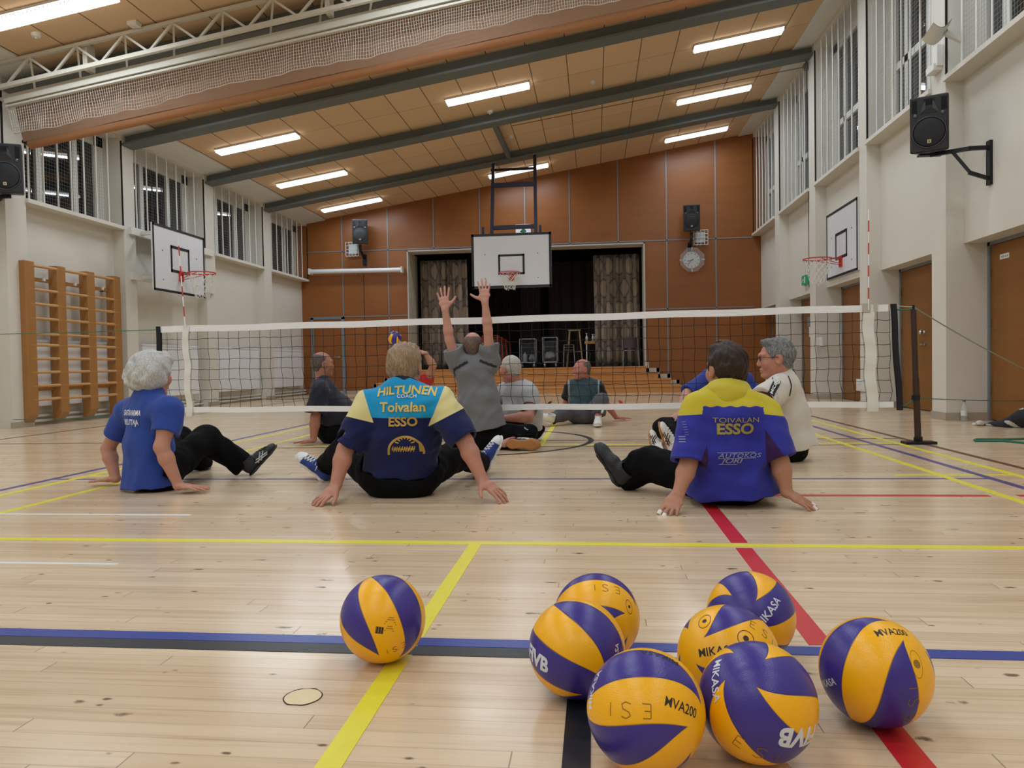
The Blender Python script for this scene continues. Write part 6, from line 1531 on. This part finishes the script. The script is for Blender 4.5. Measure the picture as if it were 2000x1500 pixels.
def onball(o, s, px, py, size, m, rot=0.0, bold=0.02, sx=1.0, name='print', shear=0.0, geo=None):
    """lettering printed at the place of the ball seen at (px, py)"""
    c = np.array(o['_c']); d = nrm(ray(px, py)); oc = EYE-c; b_ = oc@d; disc_ = b_*b_-(oc@oc-0.105**2)
    t_ = -b_-math.sqrt(max(disc_, 0)); n = nrm(EYE+d*t_-c)
    R = nrm(np.cross(-CF, n)) if abs(CF@n) < 0.0 else nrm(CX-(CX@n)*n); U = np.cross(n, R)
    cr, sr = math.cos(rot), math.sin(rot); R2 = R*cr+U*sr; U2 = -R*sr+U*cr
    vs, fs = geo if geo is not None else text_tris(s, size, bold, shear)
    out = []
    for v in vs:
        p = n*0.105+R2*v[0]*sx+U2*v[1]; a = np.linalg.norm(R2*v[0]*sx+U2*v[1]); out.append(nrm(p)*0.10535)
    k = link(name, (np.array(out), fs, None), m); k.parent = o; k.matrix_parent_inverse = o.matrix_world.to_3x3().to_4x4().inverted(); return k
def ringgeo(r0, r1, rx=1.0, n=40, dot=0.0):
    vs = [(r*rx*math.cos(2*PI*i/n), r*math.sin(2*PI*i/n), 0) for i in range(n) for r in (r0, r1)]; fs = [(2*i, 2*i+1, 2*((i+1) % n)+1, 2*((i+1) % n)) for i in range(n)]
    if dot:
        k = len(vs); vs += [(dot*math.cos(2*PI*i/14), dot*math.sin(2*PI*i/14), 0) for i in range(14)]; fs.append(tuple(range(k, k+14)))
    return np.array(vs), fs
def strokes(lines, w=0.0009):
    vs = []; fs = []
    for ln in lines:
        ln = [np.array(p, float) for p in ln]
        for a, b in zip(ln[:-1], ln[1:]):
            n_ = max(1, int(np.linalg.norm(b-a)/0.004)); d = nrm(np.append(b-a, 0))[:2]; s = np.array([-d[1], d[0]])*w
            for i in range(n_):
                p, q = a+(b-a)*i/n_, a+(b-a)*(i+1)/n_; k = len(vs); vs += [(*(p-s), 0), (*(q-s), 0), (*(q+s), 0), (*(p+s), 0)]; fs.append((k, k+1, k+2, k+3))
    return np.array(vs), fs
# hand-written E S I
def esi(sc=1.0):
    E_ = [[(-0.030, 0.012), (-0.045, 0.012), (-0.045, -0.012), (-0.029, -0.012)], [(-0.045, 0.0), (-0.033, 0.0)]]
    S_ = [[(0.008, 0.010), (0.0, 0.013), (-0.008, 0.009), (-0.006, 0.003), (0.005, -0.002), (0.007, -0.009), (0.0, -0.013), (-0.009, -0.010)]]
    I_ = [[(0.030, 0.011), (0.029, -0.011)]]
    return strokes([[(x*sc, y*sc) for x, y in l] for l in E_+S_+I_])
SPOT = {k: FL(px, py, 0.105) for k, (px, py) in dict(A=(748, 1208), B=(1165, 1206), C=(1127, 1266), D=(1262, 1386), E=(1478, 1370), F=(1422, 1282), G=(1466, 1202), H=(1709, 1311)).items()}
for _ in range(40):                      # balls touch but do not sink into each other
    ks = list(SPOT)
    for i, a in enumerate(ks):
        for b_ in ks[i+1:]:
            d = SPOT[b_]-SPOT[a]; L = np.linalg.norm(d)
            if L < 0.2105: SPOT[a] = SPOT[a]-d/L*(0.2106-L)/2; SPOT[b_] = SPOT[b_]+d/L*(0.2106-L)/2
for k in SPOT: SPOT[k][2] = 0.1052
bA = ball(SPOT['A'], *turned(SPOT['A'], (-0.03, 0.96, True), (-0.07, 0.94), 'blue', PI/4), 'blue and yellow volleyball alone on the yellow floor line')
onball(bA, '', 771, 1268, 0, M_PEN, rot=PI+0.1, geo=esi(0.62), name='handwriting')
bars = ([], [])
vs = []; fs = []
for i in range(9):
    k = len(vs); x = -0.009+i*0.0021; w_ = 0.0005+0.0004*((i*7) % 3); vs += [(x-w_, -0.008, 0), (x+w_, -0.008, 0), (x+w_, 0.008, 0), (x-w_, 0.008, 0)]; fs.append((k, k+1, k+2, k+3))
onball(bA, '', 741, 1231, 0, M_INK, rot=-0.15, geo=(np.array(vs), fs), name='barcode')
vs = []; fs = []
for i in range(7):
    k = len(vs); y = 0.016-i*0.005; L = 0.006+0.003*((i*5) % 4); vs += [(-L, y, 0), (L, y, 0), (L, y+0.0018, 0), (-L, y+0.0018, 0)]; fs.append((k, k+1, k+2, k+3))
onball(bA, '', 762, 1221, 0, M_PENB, rot=-0.15, geo=(np.array(vs), fs), name='small_print')
onball(bA, 'MIKASA', 712, 1128+4, 0.0176, M_INKB, rot=0.5, bold=0.015)
bB = ball(SPOT['B'], *turned(SPOT['B'], (0.85, -0.1), (0.66, 0.06), 'yellow'), 'volleyball behind the leftmost of the clustered balls, its top stamped and marked')
onball(bB, '', 1182, 1148, 0, M_PEN, rot=PI, geo=esi(0.85), name='handwriting')
onball(bB, '', 1229, 1185, 0, M_INK, rot=0.2, geo=ringgeo(0.016, 0.0175, 0.62, dot=0.004), name='stamp')
bC = ball(SPOT['C'], *turned(SPOT['C'], (0.42, -0.85), (0.04, -0.86), 'blue'), 'leftmost volleyball of the cluster, on the corner of the black line')
onball(bC, 'FIVB', 1046, 1287, 0.046, M_INKB, rot=-0.12, bold=0.04, sx=0.95); onball(bC, 'MIKASA', 1203, 1285, 0.0176, M_INKB, rot=1.2, bold=0.015)
bD = ball(SPOT['D'], *turned(SPOT['D'], (0.86, -0.30), (0.62, -0.25), 'yellow'), 'frontmost volleyball, on the left of the front pair')
onball(bD, 'MVA200', 1333, 1382, 0.0234, M_INK, rot=-0.30, bold=0.01, sx=0.85); onball(bD, '', 1222, 1387, 0, M_PEN, rot=PI-0.05, geo=esi(1.0), name='handwriting'); onball(bD, 'MIKASA', 1290, 1280, 0.0208, M_INK, rot=PI-0.25, bold=0.015); onball(bD, 'MIKASA', 1158, 1345, 0.0208, M_INKB, rot=0.7, bold=0.015)
bE = ball(SPOT['E'], *turned(SPOT['E'], (-0.15, 0.53), (-0.47, 0.34), 'blue'), 'front volleyball touching the frontmost one, on its right side')
onball(bE, 'MIKASA', 1396, 1326, 0.0240, M_INKB, rot=-1.95, bold=0.015); onball(bE, 'FIVB', 1565, 1440, 0.050, M_INKB, rot=PI-0.25, bold=0.04); onball(bE, '', 1485, 1472, 0, M_PEN, rot=-0.25, geo=esi(1.1), name='handwriting')
bF = ball(SPOT['F'], *turned(SPOT['F'], (-0.72, 0.2), (-0.43, 0.34), 'yellow'), 'volleyball in the middle of the right cluster, between two others')
onball(bF, 'MIKASA', 1400, 1272, 0.0240, M_INK, rot=0.05, bold=0.015); onball(bF, '', 1376, 1213, 0, M_INK, rot=-0.5, geo=ringgeo(0.017, 0.0185, 0.75, dot=0.005), name='stamp'); onball(bF, '', 1457, 1247, 0, M_INK, rot=0, geo=ringgeo(0.016, 0.0175, 1.0, dot=0.006), name='stamp'); onball(bF, '', 1494, 1238, 0, M_PEN, rot=-0.5, geo=esi(0.8), name='handwriting')
bG = ball(SPOT['G'], *turned(SPOT['G'], (-0.19, 0.12), (0.10, 0.19), 'blue', 0.3), 'rear volleyball of the right cluster, against the red line')
onball(bG, 'MIKASA', 1503, 1196, 0.0272, M_INKB, rot=0.82, bold=0.015)
bH = ball(SPOT['H'], *turned(SPOT['H'], (0.68, 0.66), (0.54, 0.51), 'yellow'), 'rightmost volleyball, standing on the red line')
onball(bH, 'MVA200', 1742, 1234, 0.0234, M_INK, rot=0.12, bold=0.01, sx=0.85); onball(bH, '', 1785, 1372, 0, M_PEN, rot=PI/2, geo=esi(0.95), name='handwriting'); onball(bH, '', 1791, 1297, 0, M_PENB, rot=0, geo=ringgeo(0.025, 0.0262, 0.5, dot=0.008), name='stamp'); onball(bH, 'MIKASA', 1614, 1335, 0.0192, M_INKB, rot=1.45, bold=0.015)
p = A(771, 660, 11.3); ball(p, (0.5, -0.5, 0.5), 0.3, 'volleyball in the air above the net, in front of the wooden wall')
p = FL(872, 787, 0.105); p[2] = 0.1052; ball(p, (0.6, -0.4, 0.4), 0.9, 'volleyball far back on the floor, behind the coach\'s shoulder')
# ================================================================ THINGS ON THE STAGE
SZ = OZ0
def curtain_mat():
    t = NT('stage_curtain_print'); P = t.obj(); X, Y, Z = t.sep(P)
    uv = t.n('ShaderNodeUVMap').outputs[0]; U, W, _ = t.sep(uv)
    cu = t.math('MULTIPLY', U, 1.0); r = t.math('FLOOR', t.math('DIVIDE', W, 0.62))
    uu = t.math('SUBTRACT', t.math('FRACT', t.math('ADD', t.math('DIVIDE', U, 0.46), t.math('MULTIPLY', r, 0.5))), 0.5); vv = t.math('SUBTRACT', t.math('FRACT', t.math('DIVIDE', W, 0.62)), 0.5)
    d = t.math('SQRT', t.math('ADD', t.math('POWER', t.math('MULTIPLY', uu, 2.5), 2.0), t.math('POWER', t.math('MULTIPLY', vv, 2.2), 2.0)))
    ring = t.math('SUBTRACT', 1.0, t.ramp(t.math('ABSOLUTE', t.math('SUBTRACT', d, 0.93)), 0.03, 0.10)); ins = t.math('SUBTRACT', 1.0, t.ramp(d, 0.6, 0.95))
    band = t.math('SUBTRACT', 1.0, t.ramp(t.math('ABSOLUTE', t.math('SUBTRACT', t.math('FRACT', t.math('DIVIDE', U, 0.31)), 0.5)), 0.10, 0.14))
    c = t.mix(t.math('MULTIPLY', band, 0.5), lin('#7b6e64'), lin('#584a41')); c = t.mix(t.math('MULTIPLY', ins, 0.7), c, lin('#a08d78')); c = t.mix(t.math('MULTIPLY', ring, 0.6), c, lin('#332a25'))
    t.color(c); t.b.inputs['Roughness'].default_value = 0.9
    return t.m
M_STCUR = curtain_mat()
def stage_curtain(x0, x1, y, lab, ph):
    nu, nv = 220, 10; W = (x1-x0)*1.7; vs = []; uv = []
    for j in range(nv+1):
        for i in range(nu+1):
            u = i/nu; v = j/nv; k = u*2*PI*(x1-x0)/0.17+ph
            a = 0.055+0.03*math.sin(u*13+ph); px = x0+(x1-x0)*u+0.02*math.sin(k*2)+0.03*math.sin(u*8+ph)*(1-v); vs.append((px, y+a*math.sin(k+0.6*math.sin(u*9))+0.02*math.sin(u*31)*(1-v), SZ+0.01+(OZ1-0.16-SZ)*v)); uv.append((u*W, v*(OZ1-SZ)))
    fs = [(j*(nu+1)+i, j*(nu+1)+i+1, (j+1)*(nu+1)+i+1, (j+1)*(nu+1)+i) for j in range(nv) for i in range(nu)]
    o = link('stage_curtain', (np.array(vs), fs, None), M_STCUR, None, smooth=True)
    l = o.data.uv_layers.new(name='uv'); idx = np.zeros(len(o.data.loops), int); o.data.loops.foreach_get('vertex_index', idx); l.data.foreach_set('uv', np.array(uv)[idx].ravel())
    s = o.modifiers.new('cloth', 'SOLIDIFY'); s.thickness = 0.006
    tag(o, lab, 'curtain', 'patterned stage curtains')
stage_curtain(-4.70, -3.42, YF+0.72, 'patterned grey-brown stage curtain drawn to the left side', 0.3)
stage_curtain(-0.02, 1.20, YF+0.72, 'patterned grey-brown stage curtain drawn to the right side', 1.4)
M_CHROME = mat('chrome_tube', '#b3b5b8', 0.25, metal=1.0); M_OXBLOOD = mat('dark_red_shell', '#3a1a18', 0.4); M_CAGEW = mat('grey_wire', '#9a9da0', 0.4, metal=0.6); M_PALEWOOD = mat('pale_wood', '#a48a5c', 0.5)
SY = YF+0.45
# chair at the right curtain
def chair(p, rot, lab, back=True, group=None, sc=1.0):
    p = np.array(p, float); c, s = math.cos(rot), math.sin(rot)
    T = lambda x, y, z: p+V(x*c-y*s, x*s+y*c, z)*sc
    t = thing('stacking_chair', p, lab, 'chair', group)
    m = MB(); m.grid(lambda u, v: T(-0.21+0.42*u, -0.2+0.4*v, 0.445+0.02*math.cos(u*PI*2)+0.01*v), 8, 6); m.grid(lambda u, v: T(-0.21+0.42*u, -0.2+0.4*v, 0.43+0.02*math.cos(u*PI*2)+0.01*v), 8, 6); link('seat', m, M_OXBLOOD, t, smooth=True)
    if back:
        m = MB(); 
        for o_ in (0, 0.012): m.grid(lambda u, v, o_=o_: T(-0.20+0.40*u, 0.21+0.05*v-0.03*math.sin(u*PI)+o_, 0.50+0.28*v+0.02*math.sin(u*PI)*v), 8, 6)
        link('backrest', m, M_OXBLOOD, t, smooth=True)
    for x in (-0.2, 0.2):
        for y, y2 in ((-0.19, -0.23), (0.18, 0.23)):
            m = MB(); m.tube([T(x*0.95, y, 0.43), T(x*1.08, y2, 0.0)], 0.011*sc, 8); link('leg', m, M_CHROME, t)
    m = MB(); m.tube([T(-0.19, -0.19, 0.425), T(0.19, -0.19, 0.425), T(0.19, 0.19, 0.425), T(-0.19, 0.19, 0.425)], 0.010*sc, 8, closed=True)
    if back:
        for x in (-0.21, 0.21): m.tube([T(x, 0.18, 0.43), T(x, 0.24, 0.60), T(x*0.98, 0.255, 0.78)], 0.010*sc, 8)
    link('seat_frame', m, M_CHROME, t)
    return t
q = A(1232, 716, SY-0.10); chair((q[0], YF+0.27, SZ), PI+PI, 'dark red chair with chrome legs on the stage before the right curtain', sc=0.95)
q = A(1112, 717, SY+0.6)
for k in range(3):
    tt = thing('stacking_stool', (q[0], SY+0.6, SZ+0.06*k), ['lowest', 'middle', 'topmost'][k]+' chrome stool of the stack on the stage', 'stool', 'stacked chrome stools')
    zz = SZ+0.46+0.07*k
    for sx in (-1, 1):
        for y in (-0.12, 0.14):
            m = MB(); m.tube([(q[0]+sx*0.13, SY+0.6+y, zz), (q[0]+sx*0.155-0.0, SY+0.6+y*1.3, SZ+0.065*k)], 0.010, 8); link('leg', m, M_CHROME, tt)
    m = MB(); m.tube([(q[0]+0.13*a, SY+0.6+b, zz) for a, b in ((-1, -0.12), (1, -0.12), (1, 0.14), (-1, 0.14))], 0.011, 8, closed=True); link('seat_frame', m, M_CHROME, tt)
    m = MB(); m.box((q[0]-0.13, SY+0.48, zz), (q[0]+0.13, SY+0.74, zz+0.015)); link('seat', m, M_OXBLOOD, tt)
# tall wooden bar stool / ladder stand
q = A(1122, 643, SY+0.9); t = thing('bar_stool', (q[0], SY+0.9, SZ), 'tall pale wooden stool behind the stacked chrome stools', 'stool')
H_ = 1.02
m = MB(); m.box((q[0]-0.17, SY+0.75, SZ+H_-0.04), (q[0]+0.17, SY+1.05, SZ+H_)); link('seat', m, M_PALEWOOD, t, bevel=0.008)
for sx in (-1, 1):
    for y in (0.78, 1.02):
        m = MB(); m.bar((q[0]+sx*0.13, SY+y, SZ+H_-0.04), (q[0]+sx*0.22, SY+y+(y-0.9)*0.5, SZ), 0.035); link('leg', m, M_PALEWOOD, t)
    m = MB(); m.bar((q[0]+sx*0.19, SY+0.75, SZ+0.3), (q[0]+sx*0.19, SY+1.05, SZ+0.3), 0.025); link('stretcher', m, M_PALEWOOD, t)
m = MB(); m.bar((q[0]-0.18, SY+0.8, SZ+0.42), (q[0]+0.18, SY+0.8, SZ+0.42), 0.025); link('stretcher', m, M_PALEWOOD, t)
# table with spray bottles
q = A(1152, 668, SY+0.8); tz = q[2]; x0 = A(1142, 668, SY+0.8)[0]; t = thing('side_table', (x0+0.3, SY+0.8, SZ), 'pale wooden table half behind the right stage curtain', 'table')
m = MB(); m.box((x0, SY+0.5, tz-0.06), (x0+0.75, SY+1.1, tz+0.02)); link('tabletop', m, mat('table_birch', '#b08446', 0.45), t, bevel=0.005)
for x in (x0+0.05, x0+0.7):
    for y in (SY+0.55, SY+1.05): m = MB(); m.bar((x, y, tz-0.06), (x, y, SZ), 0.03); link('leg', m, M_CHROME, t)
chair((x0+0.32, SY+0.82, SZ), PI*0.5, 'dark chair tucked under the pale table on the stage', back=False, sc=0.9)
for k, (px, lab) in enumerate(((1146, 'white spray bottle with tall nozzle on the stage table'), (1158, 'white bottle in the middle of the stage table'), (1161, 'white bottle on the stage table beside the curtain'))):
    c = A(px, 666, SY+0.62); c = V(c[0]+(0.02 if k == 2 else 0), SY+0.62+(0.05 if k == 2 else 0), tz+0.02); t = thing('spray_bottle', c, lab, 'bottle', 'white bottles on the stage table')
    m = MB(); m.lathe([(0, 0), (0.032, 0), (0.032, 0.11), (0.014, 0.14), (0.012, 0.16)], c, 14); link('bottle_body', m, M_BOARD, t, smooth=True)
    m = MB(); m.tube([c+V(0, 0, 0.155), c+V(0, 0, 0.20 if k == 0 else 0.18)], 0.009, 8); m.bar(c+V(-0.03, 0, 0.205 if k == 0 else 0.178), c+V(0.015, 0, 0.205 if k == 0 else 0.178), 0.014); link('nozzle', m, M_BOARD, t)
# roll cages
def cage(xc, y, w_, h_, d_, lab):
    t = thing('roll_cage', (xc, y, SZ), lab, 'trolley', 'wire roll cages on the stage'); z0 = SZ+0.16
    m = MB(); m.box((xc-w_/2, y-d_/2, z0-0.03), (xc+w_/2, y+d_/2, z0)); link('deck', m, M_CAGEW, t)
    for yy in (y-d_/2, y+d_/2):
        m = MB(); m.tube([(xc-w_/2, yy, z0), (xc-w_/2, yy, SZ+h_), (xc+w_/2, yy, SZ+h_), (xc+w_/2, yy, z0)], 0.013, 8); link('end_frame', m, M_CAGEW, t)
    m = MB()
    n_ = 14
    for i in range(1, n_):
        x = xc-w_/2+w_*i/n_; m.tube([(x, y+d_/2, z0), (x, y+d_/2, SZ+h_-0.1)], 0.004, 4)
    for z in (z0+0.2, z0+0.4, SZ+h_-0.1): m.tube([(xc-w_/2, y+d_/2, z), (xc+w_/2, y+d_/2, z)], 0.006, 4); m.tube([(xc-w_/2, y-d_/2, z), (xc-w_/2, y+d_/2, z)], 0.006, 4); m.tube([(xc+w_/2, y-d_/2, z), (xc+w_/2, y+d_/2, z)], 0.006, 4)
    link('wire_panel', m, M_CAGEW, t)
    for sx in (-1, 1):
        for yy in (y-d_/2+0.04, y+d_/2-0.04):
            m = MB(); m.lathe([(0, -0.015), (0.05, -0.015), (0.05, 0.015), (0, 0.015)], (xc+sx*(w_/2-0.04), yy, SZ+0.05), 14, (1, 0, 0)); m.bar((xc+sx*(w_/2-0.04), yy, SZ+0.05), (xc+sx*(w_/2-0.04), yy, z0), 0.03); link('caster', m, M_CAGEW, t)
    return z0
xa = A(1031, 700, SY+0.5)[0]; xb = A(1075, 700, SY+0.3)[0]
z1 = cage(xa, SY+0.65, 0.42, 0.78, 0.5, 'wire roll cage with white canister, left of two on the stage')
z2 = cage(xb, SY+0.35, 0.38, 0.80, 0.5, 'wire roll cage with grey sack, right of two on the stage')
c = V(xa-0.08, SY+0.5, z1); o = MB(); o.lathe([(0, 0), (0.06, 0), (0.065, 0.02), (0.065, 0.18), (0.04, 0.21), (0.022, 0.215), (0.022, 0.25), (0, 0.255)], c, 16); tag(link('canister', o, mat('canister_white', '#8e918f', 0.5), auto=0.6), 'whitish canister standing in the left roll cage', 'canister')
F = Field(0.015); F.ball((xa+0.1, SY+0.6, z1+0.10), (0.09, 0.14, 0.10)); F.ball((xa+0.06, SY+0.5, z1+0.07), (0.07, 0.07, 0.07)); F.warp(wrinkles(3, 0.02, 30)); tag(skin('cloth_bundle', F, fabric('grey_green_bundle', '#6f7674'), None, floor=False), 'crumpled grey bundle in the left roll cage', 'bundle')
F = Field(0.015); F.ball((xb, SY+0.35, z2+0.12), (0.15, 0.17, 0.12)); F.ball((xb+0.05, SY+0.3, z2+0.2), (0.09, 0.1, 0.07)); F.warp(wrinkles(4, 0.02, 26)); tag(skin('sack', F, fabric('grey_sack', '#77756f'), None, floor=False), 'grey sack in the right roll cage', 'sack')
# red floorball goals stood on end behind the net
M_GOAL = mat('goal_red', '#a5351f', 0.45)
for k in range(3):
    p = A(958+k*8, 716, SY+0.5+0.16*k); x0, y0 = p[0], SY+0.5+0.16*k; w_, h_ = 0.42, 0.90-0.06*k
    t = thing('floorball_goal', (x0, y0, SZ), ['foremost', 'middle', 'rearmost'][k]+' red floorball goal of the row on the stage', 'goal', 'red goals on the stage')
    m = MB(); m.tube([(x0-w_/2, y0, SZ), (x0-w_/2, y0, SZ+h_), (x0+w_/2, y0, SZ+h_), (x0+w_/2, y0, SZ)], 0.022, 8); link('goal_frame', m, M_GOAL, t)
    m = MB(); m.tube([(x0+w_/2, y0, SZ+h_), (x0+w_/2+0.10, y0+0.1, SZ+h_-0.1), (x0+w_/2+0.12, y0+0.1, SZ)], 0.018, 8); link('goal_stay', m, M_GOAL, t)
    m = MB()
    for i in range(13): m.tube([(x0-w_/2+w_*i/12, y0+0.03, SZ+h_), (x0-w_/2+w_*i/12+0.05, y0+0.08, SZ)], 0.004, 4)
    for i in range(14): m.tube([(x0-w_/2, y0+0.04, SZ+h_*i/14), (x0+w_/2+0.05, y0+0.05, SZ+h_*i/14)], 0.004, 4)
    link('goal_net', m, mat('goal_net_grey', '#8b8780', 0.8), t)
